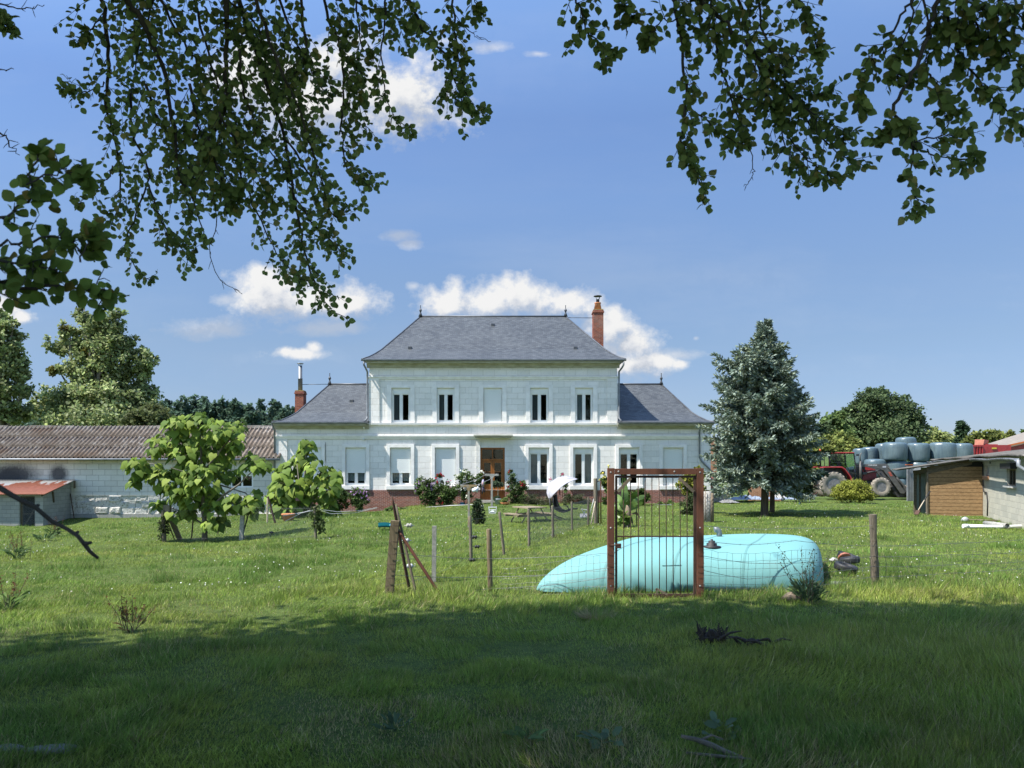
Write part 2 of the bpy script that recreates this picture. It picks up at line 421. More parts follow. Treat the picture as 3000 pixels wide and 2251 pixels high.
M['tank'] = m_tank()
M['tank_seam'] = pm('tank_weld', (.125,.27,.26), (.11,.235,.225), 3, .6, 0, .1, .003, .2)
def m_bale():
    t = NT('silage_wrap'); ob = t.coord('Object'); f = t.noise(t.coord('Object', (4,4,.5)), 2.2, 5, .6); g = t.noise(ob, 1.3, 4); h = t.noise(ob, 6, 4, .6, 1)
    col = t.ramp(g, [(.3, (.062,.098,.112)), (.7, (.108,.152,.160))])
    col = t.mix(t.math('MULTIPLY', t.ramp(f, [(.4, 0.0), (.65, 1.0)]), .4), col, (.04,.062,.085))
    return t.done(col, .33, 0, t.bump(t.math('ADD', t.math('MULTIPLY', f, .6), t.math('MULTIPLY', h, .5)), .5, .025), .5)
M['bale'] = m_bale()
def m_corr(name, c1, c2, c3, dark):
    t = NT(name); ob = t.coord('Object'); f = t.noise(ob, .35, 5, .7); g = t.noise(ob, 3, 6, .7); k = t.noise(t.coord('Object', (1,.3,.3)), 14, 3)
    col = t.ramp(g, [(.32, c2), (.52, c1), (.7, c3)])
    col = t.mix(t.ramp(t.math('ADD', t.math('MULTIPLY', f, .7), t.math('MULTIPLY', g, .35)), [(.52, 0.0), (.62, .75)]), col, dark)
    return t.done(col, .92, 0, t.bump(t.math('ADD', g, k), .4, .012), .04)
M['fibre'] = m_corr('fibre_cement', (.165,.137,.112), (.095,.076,.06), (.34,.315,.28), (.10,.058,.034))
M['fibre_grey'] = m_corr('grey_fibre_cement', (.115,.11,.10), (.06,.058,.052), (.19,.18,.165), (.07,.065,.055))
def m_shedroof():
    t = NT('rusting_sheet'); uv = t.coord('Object'); sx = t.n('ShaderNodeSeparateXYZ'); t.l(uv, sx.inputs[0])
    n1 = t.noise(t.coord('Object', (1.5,.5,.5)), 1.0, 4); n2 = t.noise(t.coord('Object'), 6, 5)
    k = t.math('ADD', t.math('MULTIPLY', sx.outputs[1], .42), t.math('MULTIPLY', n1, 1.7))
    k = t.math('ADD', k, t.math('MULTIPLY', n2, .12))
    rust = t.ramp(n2, [(.3, (.20,.07,.04)), (.7, (.29,.105,.062))])
    # bare zinc towards the back, rust towards the front, with a ragged edge
    col = t.mix(t.ramp(t.math('MULTIPLY', k, .5), [(.55, 0.0), (.585, 1.0)]), rust, (.40,.40,.39))
    return t.done(col, .6, .15, t.bump(n2, .2, .01), .3)
M['shedroof'] = m_shedroof()
M['tile_red'] = pm('red_tiles', (.34,.12,.07), (.24,.08,.05), 6, .85, 0, .4, .02)
M['red_paint'] = pm('red_paint', (.36,.03,.032), (.24,.022,.024), 3, .45, 0, .1, .004, .5)
M['red_dark'] = pm('dull_red', (.17,.022,.026), (.09,.018,.02), 4, .5, 0, .1, .004, .45)
M['red_faded'] = pm('faded_orange', (.36,.14,.085), (.3,.11,.065), 3, .6, 0, .1, .004)
M['orange'] = pm('orange_paint', (.55,.15,.03), (.45,.11,.03), 3, .5, 0, .1, .004)
M['loader'] = pm('loader_grey', (.11,.11,.10), (.07,.07,.065), 4, .55, .1, .1, .004)
M['loader_dark'] = pm('loader_dark', (.06,.06,.058), (.035,.035,.033), 5, .6, .1, .2, .004)
M['tyre'] = pm('dusty_tyre', (.30,.265,.215), (.17,.155,.13), 5, .95, 0, .4, .01)
M['rim'] = pm('rim_paint', (.22,.22,.22), (.12,.12,.13), 6, .7, .2, .2, .004)
M['rimred'] = pm('red_hub', (.11,.035,.035), (.07,.03,.03), 6, .7, .1, .2, .004)
def m_glass(name, tint, rough=.03, alpha=.5):
    t = NT(name); g = t.n('ShaderNodeBsdfGlossy'); g.inputs['Roughness'].default_value = rough; g.inputs['Color'].default_value = (.9,.95,1,1)
    tr = t.n('ShaderNodeBsdfTransparent'); tr.inputs['Color'].default_value = (*tint, 1)
    fr = t.n('ShaderNodeFresnel'); fr.inputs['IOR'].default_value = 1.5
    mx = t.n('ShaderNodeMixShader'); t.l(t.math('MULTIPLY', fr.outputs[0], .35 if alpha < .7 else .8), mx.inputs[0])
    nz = t.noise(t.coord('Object'), 1.2, 2); b = t.bump(nz, .05, .05); t.l(b, g.inputs['Normal'])
    t.l(tr.outputs[0], mx.inputs[1]); t.l(g.outputs[0], mx.inputs[2]); t.l(mx.outputs[0], t.out.inputs[0]); return t.m
M['glass'] = m_glass('window_glass', (.75,.8,.8), .02, .6)
M['glass_cab'] = m_glass('cab_glass', (.86,.94,.94), .03, .8)
M['curtain'] = pm('net_curtain', (.46,.47,.48), (.33,.34,.36), 12, .9, 0, .4, .01, stretch=(3,3,.1))
M['curtain_grey'] = pm('grey_drape', (.26,.26,.27), (.13,.13,.14), 9, .9, 0, .4, .01, stretch=(4,4,.1))
def m_shutter():
    t = NT('roller_shutter'); w = t.n('ShaderNodeTexWave', wave_type='BANDS', bands_direction='Z', wave_profile='SAW')
    w.inputs['Scale'].default_value = 6.3; t.l(t.coord('Object'), w.inputs['Vector'])
    col = t.ramp(w.outputs['Fac'], [(0.0, (.42,.43,.42)), (.12, (.66,.68,.66)), (1.0, (.70,.72,.70))])
    return t.done(col, .5, 0, t.bump(w.outputs['Fac'], .4, .006), .35)
M['shutter'] = m_shutter()
M['canvas'] = pm('white_canvas', (.33,.325,.36), (.29,.285,.32), 2, .8, 0, .1, .01)
M['sling'] = pm('black_sling', (.018,.019,.022), (.01,.01,.012), 12, .75, 0, .2, .003)
M['pot_grey'] = pm('grey_pot', (.36,.40,.44), (.30,.33,.36), 4, .6, 0, .1, .004)
M['teal'] = pm('teal_mesh', (.004,.06,.068), (.003,.042,.05), 20, .95, 0, .1, .003, .03)
M['lightblue'] = pm('light_blue_fabric', (.09,.28,.37), (.07,.22,.3), 6, .9, 0, .1, .003, .05)
M['bluecloth'] = pm('blue_cloth', (.22,.28,.46), (.5,.3,.3), 8, .9, 0, .2, .005, contrast=(.4,.6))
M['whitecloth'] = pm('white_cloth', (.64,.68,.72), (.56,.6,.66), 5, .9, 0, .2, .01)
M['darkcloth'] = pm('dark_cloth', (.07,.06,.09), (.04,.035,.05), 8, .9, 0, .2, .005)
M['tarp'] = pm('grey_tarp', (.22,.26,.32), (.13,.155,.19), 3, .5, 0, .6, .05)
M['rubble'] = pm('rubble', (.45,.44,.41), (.3,.29,.27), 5, .9, 0, .6, .03)
M['tile_pale'] = pm('stone_flat', (.20,.20,.195), (.12,.12,.115), 6, .9, 0, .5, .01)
M['deadwood'] = pm('dead_wood', (.05,.038,.028), (.025,.02,.016), 8, .95, 0, .6, .02)
M['drift'] = pm('grey_deadwood', (.16,.145,.12), (.09,.08,.066), 8, .95, 0, .6, .02)
M['shed_in'] = pm('grey_green_paint', (.16,.19,.17), (.11,.135,.12), 4, .8, 0, .2, .006, stretch=(1,1,.4))
M['sheetwhite'] = pm('white_sheet', (.38,.40,.41), (.30,.31,.32), 3, .5, .2, .1, .005)
M['moss_sheet'] = pm('grey_roof', (.22,.19,.155), (.16,.14,.115), 1.5, .9, 0, .3, .02)
M['letter'] = pm('white_letters', (.75,.75,.73), (.7,.7,.68), 5, .6, 0, 0)
M['decal_red'] = pm('red_decal', (.5,.11,.07), (.4,.08,.05), 5, .6, 0, 0)
M['yellow_sign'] = pm('yellow_decal', (.55,.45,.05), (.45,.37,.05), 5, .6, 0, 0)
def m_ground():
    t = NT('meadow_soil'); ob = t.coord('Object'); a = t.noise(ob, .35, 5, .6); b = t.noise(ob, 5, 6, .7); c = t.noise(ob, 40, 4, .7)
    col = t.ramp(b, [(.28, (.05,.07,.02)), (.5, (.09,.135,.032)), (.75, (.14,.18,.05))])
    col = t.mix(t.math('MULTIPLY', t.ramp(a, [(.5, 0.0), (.72, 1.0)]), .5), col, (.095,.10,.035))
    col = t.mix(t.math('MULTIPLY', t.ramp(c, [(.35, 1.0), (.55, 0.0)]), .6), col, (.03,.035,.012))
    return t.done(col, .95, 0, t.bump(t.math('ADD', b, c), .8, .05), .1)
M['ground'] = m_ground()
# ------------------------------------------------------------------ setting: ground, farmhouse, barn, sheds
def make_ground():
    xs = np.unique(np.concatenate([np.linspace(-700,-60,18), np.linspace(-60,60,161), np.linspace(60,700,18)]))
    ys = np.unique(np.concatenate([np.linspace(-60,0,14), np.linspace(0,60,121), np.linspace(60,1500,26)]))
    XX, YY = np.meshgrid(xs, ys); ZZ = gz(XX, YY); nx, ny = len(xs), len(ys)
    V = np.stack([XX, YY, ZZ], -1).reshape(-1, 3)
    i = np.arange(nx-1)[None, :]; j = np.arange(ny-1)[:, None]; a = j*nx+i
    Q = np.stack([a, a+1, a+nx+1, a+nx], -1).reshape(-1, 4)
    me = bpy.data.meshes.new('meadow'); me.from_pydata(V.tolist(), [], Q.tolist()); me.materials.append(M['ground'])
    me.polygons.foreach_set('use_smooth', np.ones(len(Q), bool)); me.update()
    o = bpy.data.objects.new('meadow', me); COL.objects.link(o); o['kind'] = 'structure'; return o
make_ground()

YF = 43.0                                        # the facade
def hx(x): return PX(x, YF)
def hz(y): return PZ(y, YF)
H = thing('farmhouse', 'long white stone farmhouse with steep slate roofs, brick plinth and lower wings', 'house', (hx(1445), YF, 0))
XL, XR, ML, MR = hx(808), hx(2080), hx(1082), hx(1808)
ZE, ZW = hz(1062), hz(1243)
RV = .2
up_win = [(1147,1202), (1280,1332), (1416,1471), (1553.5,1607), (1685,1737)]
lo_win = [(882,942), (1012,1073), (1143,1204), (1274.5,1336), (1549,1609), (1679.5,1739), (1813,1872.5), (1942,2002)]
UZ0, UZ1 = hz(1238), hz(1137)
LZ0, LZ1 = hz(1423), hz(1312)
DX0, DX1, DZ0, DZ1 = hx(1407), hx(1479), hz(1465), hz(1312)
PZ0 = hz(1436)                                  # top of the plinth
wm = MB()
holes_lo = [(hx(a), hx(b), LZ0, LZ1) for a, b in lo_win] + [(DX0, DX1, PZ0, DZ1)]
wm.wall(XL, XR, PZ0, ZW, YF, holes_lo, RV)
wm.wall(ML, MR, ZW, ZE, YF, [(hx(a), hx(b), UZ0, UZ1) for a, b in up_win], RV)
wm.add([(XL,YF,PZ0),(XL,51,PZ0),(XL,51,ZW),(XL,YF,ZW)], [(3,2,1,0)])
wm.add([(XR,YF,PZ0),(XR,51,PZ0),(XR,51,ZW),(XR,YF,ZW)], [(0,1,2,3)])
wm.add([(ML,YF,ZW),(ML,53,ZW),(ML,53,ZE),(ML,YF,ZE)], [(3,2,1,0)])
wm.add([(MR,YF,ZW),(MR,53,ZW),(MR,53,ZE),(MR,YF,ZE)], [(0,1,2,3)])
wm.add([(XL,51,PZ0),(XR,51,PZ0),(XR,51,ZW),(XL,51,ZW)], [(3,2,1,0)])
wm.add([(ML,53,ZW),(MR,53,ZW),(MR,53,ZE),(ML,53,ZE)], [(3,2,1,0)])
wm.build('wall', M['stone'], H)
# plinth
b = MB(); b.wall(XL-.03, XR+.03, -1.1, PZ0-.003, YF-.04, [(DX0, DX1, DZ0-.02, PZ0-.002)], .25)
b.add([(XL-.03,YF-.04,-1.1),(XL-.03,51,-1.1),(XL-.03,51,PZ0),(XL-.03,YF-.04,PZ0)], [(3,2,1,0)])
b.add([(XR+.03,YF-.04,-1.1),(XR+.03,51,-1.1),(XR+.03,51,PZ0),(XR+.03,YF-.04,PZ0)], [(0,1,2,3)])
b.add([(XL-.03,YF-.04,PZ0-.003),(XR+.03,YF-.04,PZ0-.003),(XR+.03,YF+.0,PZ0-.003),(XL-.03,YF,PZ0-.003)], [(0,1,2,3)])
b.build('plinth', M['brick'], H)
# dark rooms behind the openings: floors and back walls
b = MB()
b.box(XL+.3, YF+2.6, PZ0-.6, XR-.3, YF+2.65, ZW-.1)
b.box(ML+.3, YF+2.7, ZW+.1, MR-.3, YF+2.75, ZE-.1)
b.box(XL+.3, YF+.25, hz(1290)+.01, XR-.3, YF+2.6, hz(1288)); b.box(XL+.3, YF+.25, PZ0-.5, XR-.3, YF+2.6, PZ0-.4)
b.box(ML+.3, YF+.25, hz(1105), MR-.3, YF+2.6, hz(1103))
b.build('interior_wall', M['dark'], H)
# pilaster strips and panels between windows
pr = .05
for a, c in up_win:
    b = MB()
    b.box(hx(a-13), YF-pr, hz(1239), hx(a)-.002, YF+.01, hz(1128)); b.box(hx(c)+.002, YF-pr, hz(1239), hx(c+13), YF+.01, hz(1128))
    b.box(hx(a)-.0, YF-pr+.002, UZ1+.002, hx(c), YF+.01, hz(1128)); b.build('window_surround', M['stone_plain'], H)
for x0, x1 in ((ML-.02, hx(1112)), (hx(1778), MR+.02)):
    b = MB(); b.box(x0, YF-pr-.01, hz(1239), x1, YF+.01, hz(1112)); b.build('corner_pilaster', M['stone'], H)
for a, c in lo_win:
    b = MB()
    b.box(hx(a-10), YF-.075, hz(1436)+.004, hx(a)-.003, YF+.01, hz(1302)); b.box(hx(c)+.003, YF-.075, hz(1436)+.004, hx(c+10), YF+.01, hz(1302))
    b.box(hx(a)-.003, YF-.075, LZ1+.003, hx(c)+.003, YF+.01, hz(1302))
    b.build('window_surround', M['stone_plain'], H, bevel=.008)
    b = MB(); b.box(hx(a-11), YF-.13, hz(1434.5), hx(c+11), YF+.16, LZ0-.003); b.build('window_sill', M['stone_plain'], H, bevel=.01)
for x0, x1, zt in ((DX0-.22, DX0-.003, hz(1284)), (DX1, DX1+.217, hz(1284)), (XL-.02, hx(842), hz(1286)), (hx(2046), XR+.02, hz(1286))):
    b = MB(); b.box(x0, YF-.06, PZ0+.003, x1, YF+.01, zt); b.build('corner_pilaster' if x0 < DX0-1 or x0 > DX1+1 else 'door_pilaster', M['stone'], H)
def moulding(name, x0, x1, zs, mat, y=YF, ret=True):
    """a horizontal moulding: profile list of (projection, z)"""
    b = MB(); n = len(zs)
    vs = []
    for x in (x0, x1):
        for p, z in zs: vs.append((x, y-p, z))
        vs.append((x, y+.01, zs[-1][1])); vs.append((x, y+.01, zs[0][1]))
    k = n+2; fs = [tuple(range(k))[::-1], tuple(range(k, 2*k))]
    for i in range(k): j = (i+1) % k; fs.append((i, j, k+j, k+i))
    b.add(vs, fs); return b.build(name, mat, H)
moulding('cornice', ML-.12, MR+.12, [(.06, hz(1079)), (.1, hz(1075)), (.12, hz(1071)), (.2, hz(1067)), (.26, hz(1064)), (.28, hz(1059))], M['stone_green'])
moulding('string_course', ML-.05, MR+.05, [(.05, hz(1112)), (.06, hz(1109)), (.1, hz(1106)), (.1, hz(1103)), (.05, hz(1102))], M['stone_plain'])
moulding('sill_course', ML-.06, MR+.06, [(.06, hz(1248)), (.12, hz(1245)), (.13, hz(1239.5))], M['stone_plain'])
moulding('belt_course', XL-.03, XR+.03, [(.05, hz(1287)), (.08, hz(1283)), (.12, hz(1279)), (.12, hz(1276))], M['stone_plain'])
for a, c in ((XL-.08, ML+.0), (MR-.0, XR+.08)):
    moulding('cornice', a, c, [(.05, hz(1258)), (.1, hz(1254)), (.16, hz(1250)), (.22, hz(1246)), (.22, hz(1242))], M['stone_green'])
b = MB(); b.box(hx(1389), YF-.62, hz(1279.5), hx(1502), YF-.122, hz(1274.5)); b.box(hx(1393), YF-.52, hz(1284), hx(1498), YF-.124, hz(1279.6))
b.build('door_canopy', M['stone_green'], H, bevel=.01)

def window(a, c, z0, z1, mode, curt=None, drop=0.0):
    """white window in its opening; mode open/closed/half; drop = share of the opening covered by the shutter"""
    x0, x1 = hx(a)+.004, hx(c)-.004; z0 += .004; z1 -= .004; y = YF+.1
    fr = MB(); fw = .075; box = .3
    fr.box(x0, y-.02, z1-box, x1, y+.1, z1)                   # shutter box
    fr.box(x0, y, z0, x0+fw, y+.09, z1-box); fr.box(x1-fw, y, z0, x1, y+.09, z1-box)
    fr.box(x0+fw, y, z0, x1-fw, y+.09, z0+.09)
    if mode != 'closed':
        xm = (x0+x1)/2
        fr.box(xm-.055, y-.005, z0+.09, xm+.055, y+.07, z1-box)
        for q0, q1 in ((x0+fw, xm-.055), (xm+.055, x1-fw)):
            fr.box(q0, y+.02, z0+.09, q0+.035, y+.07, z1-box); fr.box(q1-.035, y+.02, z0+.09, q1, y+.07, z1-box)
            fr.box(q0+.035, y+.02, z0+.09, q1-.035, y+.07, z0+.125); fr.box(q0+.035, y+.02, z1-box-.05, q1-.035, y+.07, z1-box)
    w = fr.build('window', M['pvc'], H)
    g = MB(); g.box(x0+fw, y+.04, z0+.09, x1-fw, y+.046, z1-box); 
    if mode != 'closed': g.build('pane', M['glass'], w)
    if drop > 0:
        s = MB(); s.box(x0+fw*.5, y-.03, z1-box*.4-(z1-box*.4-z0)*drop, x1-fw*.5, y-.012, z1-.1)
        s.build('shutter', M['shutter'], w)
        s = MB(); s.box(x0+fw*.5, y-.034, z1-box*.4-(z1-box*.4-z0)*drop-.05, x1-fw*.5, y-.008, z1-box*.4-(z1-box*.4-z0)*drop); s.build('shutter_bar', M['pvc'], w)
    if curt:
        mid = (x0+x1)/2
        for side, kind, hh in curt:
            q0, q1 = (x0+fw, mid) if side == 'l' else (mid, x1-fw) if side == 'r' else (x0+fw, x1-fw)
            s = MB(); n = 36
            zt = z1-box; zb = zt-(zt-z0-.1)*hh
            def fn(u, v, q0=q0, q1=q1, zb=zb, zt=zt, kind=kind):
                zz = zb+(zt-zb)*v
                if kind == 'lace' and v == 0: zz += .03*abs(math.sin(u*PI*7))
                return (q0+(q1-q0)*u, y+.16+.025*math.sin(u*55+math.sin(v*3)*.6), zz)
            s.grid(fn, n, 6); s.build('curtain', M['curtain'] if kind != 'dark' else M['curtain_grey'], w)
    return w
for (a, c), md, cu in zip(up_win, ('open','open','closed','open','open'), ([('l','dark',1)], [('l','dark',1)], None, [('l','dark',1)], [('l','net',1)])):
    window(a, c, UZ0, UZ1, md, cu, 1.0 if md == 'closed' else 0)
lo = [('closed', None, 1), ('half', [('a','lace',.93)], .62), ('half', [('a','lace',.93)], .62), ('closed', None, 1),
      ('open', [('l','net',1)], 0), ('open', [('r','net',1)], 0), ('open', None, 0), ('closed', None, 1)]
for (a, c), (md, cu, dr) in zip(lo_win, lo): window(a, c, LZ0, LZ1, md, cu, dr)

# front door
def door():
    y = YF+.1; x0, x1, z0, z1 = DX0+.004, DX1-.004, DZ0, DZ1-.004; xm = (x0+x1)/2; fw = .09
    zt = hz(1345); zt2 = hz(1350); zl = hz(1419); zl2 = hz(1428)
    b = MB()
    b.box(x0, y, z0, x0+fw, y+.1, z1); b.box(x1-fw, y, z0, x1, y+.1, z1); b.box(x0+fw, y, z1-fw, x1-fw, y+.1, z1)
    b.box(x0+fw, y-.02, zt2, x1-fw, y+.1, zt); b.box(xm-.03, y+.01, zt, xm+.03, y+.08, z1-fw)
    d = b.build('door', M['door_wood'], H, bevel=.006)
    for q0, q1 in ((x0+fw+.004, xm-.004), (xm+.004, x1-fw-.004)):
        b = MB(); st = .1
        b.box(q0, y+.02, z0, q0+st, y+.08, zt2-.005); b.box(q1-st, y+.02, z0, q1, y+.08, zt2-.005)
        b.box(q0+st, y+.02, zt2-.12, q1-st, y+.08, zt2-.005); b.box(q0+st, y+.02, zl2, q1-st, y+.08, zl); b.box(q0+st, y+.02, z0, q1-st, y+.08, z0+.16)
        b.box(q0+st, y+.045, z0+.16, q1-st, y+.065, zl2); b.box(q0+st+.07, y+.03, z0+.23, q1-st-.07, y+.05, zl2-.07)
        b.box(q0+st, y+.035, hz(1384), q1-st, y+.06, hz(1382))
        b.build('door_leaf', M['door_wood'], d, bevel=.005)
        b = MB(); b.box(q0+st, y+.05, zl, q1-st, y+.056, zt2-.12); b.build('door_pane', M['glass'], d)
    b = MB(); b.box(x0+fw, y+.05, zt, x1-fw, y+.056, z1-fw); b.build('transom_pane', M['glass'], d)
    b = MB(); b.tube([(xm+.05, y+.02, hz(1412)), (xm+.05, y-.04, hz(1412)), (xm+.17, y-.04, hz(1412))], .012, 8); b.box(xm+.035, y+.005, hz(1418), xm+.065, y+.02, hz(1408)); b.build('handle', M['steel'], d)
door()
b = MB(); b.box(DX0-.15, YF-.5, g1(-1,42.6)-.2, DX1+.15, YF-.045, DZ0-.085); b.box(DX0-.02, YF-.25, DZ0-.083, DX1+.02, YF-.043, DZ0-.003); b.build('doorstep', M['post_concrete'], H, bevel=.015)

# roofs: hipped, with a flare towards the eaves
def hip_roof(name, rid, prof, x_of, yb, cut=None):
    """rid: (y, z) of the ridge; prof: list of (t, z) from ridge to eave, t = 0..1 in plan; x_of(t) -> (xl, xr); yf/yb eave lines"""
    b = MB(); yr, zr = rid; yf = yb[0]; yk = yb[1]
    for (t0, z0), (t1, z1) in zip(prof[:-1], prof[1:]):
        l0, r0 = x_of(t0); l1, r1 = x_of(t1)
        a0, a1 = yr+(yf-yr)*t0, yr+(yf-yr)*t1; c0, c1 = yr+(yk-yr)*t0, yr+(yk-yr)*t1
        b.add([(l1,a1,z1),(r1,a1,z1),(r0,a0,z0),(l0,a0,z0)], [(0,1,2,3)])
        b.add([(r1,c1,z1),(l1,c1,z1),(l0,c0,z0),(r0,c0,z0)], [(0,1,2,3)])
        if cut != 'l': b.add([(l1,c1,z1),(l1,a1,z1),(l0,a0,z0),(l0,c0,z0)], [(0,1,2,3) if t0 > 0 else (0,1,2,3)])
        if cut != 'r': b.add([(r1,a1,z1),(r1,c1,z1),(r0,c0,z0),(r0,a0,z0)], [(0,1,2,3)])
    ze = prof[-1][1]; l1, r1 = x_of(1)
    b.add([(l1,yf,ze-.01),(r1,yf,ze-.01),(r1,yk,ze-.01),(l1,yk,ze-.01)], [(3,2,1,0)])
    return b.build(name, M['slate'], H)
def lerp_prof(prof, t):
    for (t0, z0), (t1, z1) in zip(prof[:-1], prof[1:]):
        if t <= t1: return z0+(z1-z0)*(t-t0)/(t1-t0)
    return prof[-1][1]
YE = 42.45
rl, rr = PX(1232, 48), PX(1657, 48); el, er = PX(1060, YE), PX(1833, YE)
mprof = [(0, PZ(928,48)), (.35, PZ(928,48)-.35*3.69), (.685, 8.40), (.78, 8.115), (.88, 7.86), (1, PZ(1053,YE))]
mx = lambda t: (rl+(el-rl)*t, rr+(er-rr)*t)
roof = hip_roof('roof', (48, PZ(928,48)), mprof, mx, (YE, 53.55))
def ridge_caps(roof, xl, xr, y, z, hips):
    b = MB(); b.tube([(xl-.02, y, z+.01), (xr+.02, y, z+.01)], .055, 8)
    for pts in hips: b.tube([(p[0], p[1], p[2]+.0) for p in pts], .045, 8)
    b.build('ridge_cap', M['zinc_dark'], roof)
hl = [(mx(t)[0], 48+(YE-48)*t, z) for t, z in mprof]; hr = [(mx(t)[1], 48+(YE-48)*t, z) for t, z in mprof]
ridge_caps(roof, rl, rr, 48, PZ(928,48), [hl, hr])
wr, wxl, wel = 47, PX(966, 47), PX(797, YE)
wprof = [(0, PZ(1126.5,47)), (.593, 4.93), (.72, 4.66), (.86, 4.42), (1, PZ(1236.5,YE))]
cxm = (el+er)/2
wroofs = []
for s in (-1, 1):
    if s < 0: fx = lambda t: (wxl+(wel-wxl)*t, ML-.0)
    else:
        a_, e_ = 2*cxm-wxl, 2*cxm-wel; fx = lambda t: (MR+.0, a_+(e_-a_)*t)
    wroof = hip_roof('roof', (wr, PZ(1126.5,47)), wprof, fx, (YE, 51.55), 'r' if s < 0 else 'l')
    wroofs.append(wroof)
    hp = [(fx(t)[0] if s < 0 else fx(t)[1], wr+(YE-wr)*t, z) for t, z in wprof]
    ridge_caps(wroof, min(hp[0][0], fx(0)[1] if s < 0 else fx(0)[0]), max(hp[0][0], fx(0)[1] if s < 0 else fx(0)[0]), wr, PZ(1126.5,47), [hp])
def finial(par, x, y, z, h):
    b = MB(); b.lathe([(.13,-.02),(.06,.16),(.035,.25),(.07,.3),(.085,.36),(.05,.42),(.025,.46),(.018,.6),(.035,.63),(.018,.66),(.012,h*.8),(.003,h)], (x,y,z), 12)
    b.build('finial', M['zinc_dark'], par)
finial(roof, rl, 48, PZ(927,48), .62); finial(roof, rr, 48, PZ(927,48), .62)
finial(wroofs[0], wxl, wr, PZ(1126.5,47), .62); finial(wroofs[1], 2*cxm-wxl, wr, PZ(1126.5,47), .62)
# gutters and downpipes
def gutter(x0, x1, z, y=YE-.06):
    b = MB(); n = 8; prof = [(-.075*math.cos(PI*k/n), -.085*math.sin(PI*k/n)) for k in range(n+1)]
    vs = []
    for x in (x0, x1):
        for py, pz in prof: vs.append((x, y+py, z+pz))
        for py, pz in prof[::-1]: vs.append((x, y+py*.88, z+pz*.88+.004))
    k = 2*(n+1)
    b.add(vs, [(i, (i+1) % k, k+(i+1) % k, k+i) for i in range(k)] + [tuple(range(k))[::-1], tuple(range(k, 2*k))], False)
    b.build('gutter', M['zinc'], H)
    f = MB(); f.box(x0+.1, y+.08, z-.16, x1-.1, y+.11, z-.005); f.box(x0+.1, y+.11, z-.03, x1-.1, YF-.0, z-.012); f.build('fascia_board', M['stone_green'], H)
gutter(el-.02, er+.02, PZ(1054,YE)); gutter(wel-.02, ML-.0, PZ(1238,YE)); gutter(MR+.0, 2*cxm-wel+.02, PZ(1238,YE))
def pipe(pts, r=.05):
    b = MB(); b.tube(pts, r, 10); 
    b.build('downpipe', M['zinc'], H)
pz1 = PZ(1056, YE)
for xe, xm_, s in ((el+.12, ML+.0, 1), (er-.12, MR+.0, -1)):
    x = xm_-s*.09
    pipe([(xe, YE-.06, pz1-.08), (xe, YE-.06, pz1-.25), (xe+s*.05, YE+.05, pz1-.36), (x, YF-.08, pz1-.55), (x, YF-.08, pz1-.9), (x, YF-.08, ZW+.45), (x, YF-.12, ZW+.3), (x-s*.1, YF-.35, ZW+.13)])
x = hx(2048); pipe([(x, YE-.06, PZ(1240,YE)), (x, YF-.1, PZ(1240,YE)-.45), (x, YF-.1, hz(1340)), (x+.12, YF-.12, hz(1352)), (hx(2090), YF-.2, hz(1390))])
x = hx(806); pipe([(x, YE-.06, PZ(1240,YE)), (x, YF-.09, PZ(1240,YE)-.4), (x, YF-.09, -.3)])
# chimneys
def chimney(x0, x1, ytop, ybot, Y, pot):
    a, c = PX(x0, Y), PX(x1, Y); zt, zb = PZ(ytop, Y), PZ(ybot, Y); d = (c-a)
    b = MB(); b.box(a, Y, zb-1.2, c, Y+d*1.3, zt-.16); b.box(a-.04, Y-.04, zt-.16, c+.04, Y+d*1.3+.04, zt-.09); b.box(a-.01, Y-.01, zt-.09, c+.01, Y+d*1.3+.01, zt)
    ch = b.build('chimney', M['brick_ch'], H)
    m = Vector(((a+c)/2, Y+d*.65, zt))
    b = MB(); b.box(a+.01, Y+.01, zt, c-.01, Y+d*1.3-.01, zt+.05); b.build('chimney_cap', M['lichen'], ch)
    if pot:
        b = MB(); b.lathe([(.24,.05),(.17,.42),(.2,.45),(.2,.5),(.14,.5)], m, 16); b.build('chimney_pot', M['terracotta'], ch)
        b = MB(); b.lathe([(.1,.5),(.1,.7)], m, 12)
        for k in range(4):
            q = m+Vector((math.cos(k*PI/2+.6)*.1, math.sin(k*PI/2+.6)*.1, .7)); b.tube([q, q+Vector((math.cos(k*PI/2+.6)*.08, math.sin(k*PI/2+.6)*.08, .18))], .014, 5)
        b.lathe([(.26,.88),(.24,.91),(.05,.96)], m, 14); b.build('chimney_cowl', M['black'], ch)
    else:
        b = MB(); hp = (1145-1066)/F*Y
        b.lathe([(.13,.0),(.13,hp*.45),(.14,hp*.455),(.14,hp*.47),(.11,hp*.48),(.11,hp*.95)], m+Vector((-.02,0,.02)), 16)
        for k in range(4):
            q = m+Vector((math.cos(k*PI/2)*.1-.02, math.sin(k*PI/2)*.1, hp*.95)); b.tube([q, q+Vector((0,0,.1))], .012, 5)
        b.lathe([(.19,hp+.05),(.19,hp+.08),(.05,hp+.1)], m+Vector((-.02,0,0)), 14)
        b.build('flue_pipe', M['steel'], ch)
    return ch
c1 = chimney(1738.5, 1768, 908, 1018, 48.2, True)
b = MB(); b.tube([(rr, 48, PZ(931,48)), (PX(1739,48.5), 48.5, PZ(932,48.5))], .018, 6); b.build('brace_rod', M['zinc_dark'], c1)
c2 = chimney(864, 889, 1146, 1208, 46.6, False)
b = MB(); b.tube([(wxl, 47, PZ(1126,47)+.0), (PX(880,47), 47, PZ(1127,47))], .018, 6); b.build('brace_rod', M['zinc_dark'], c2)
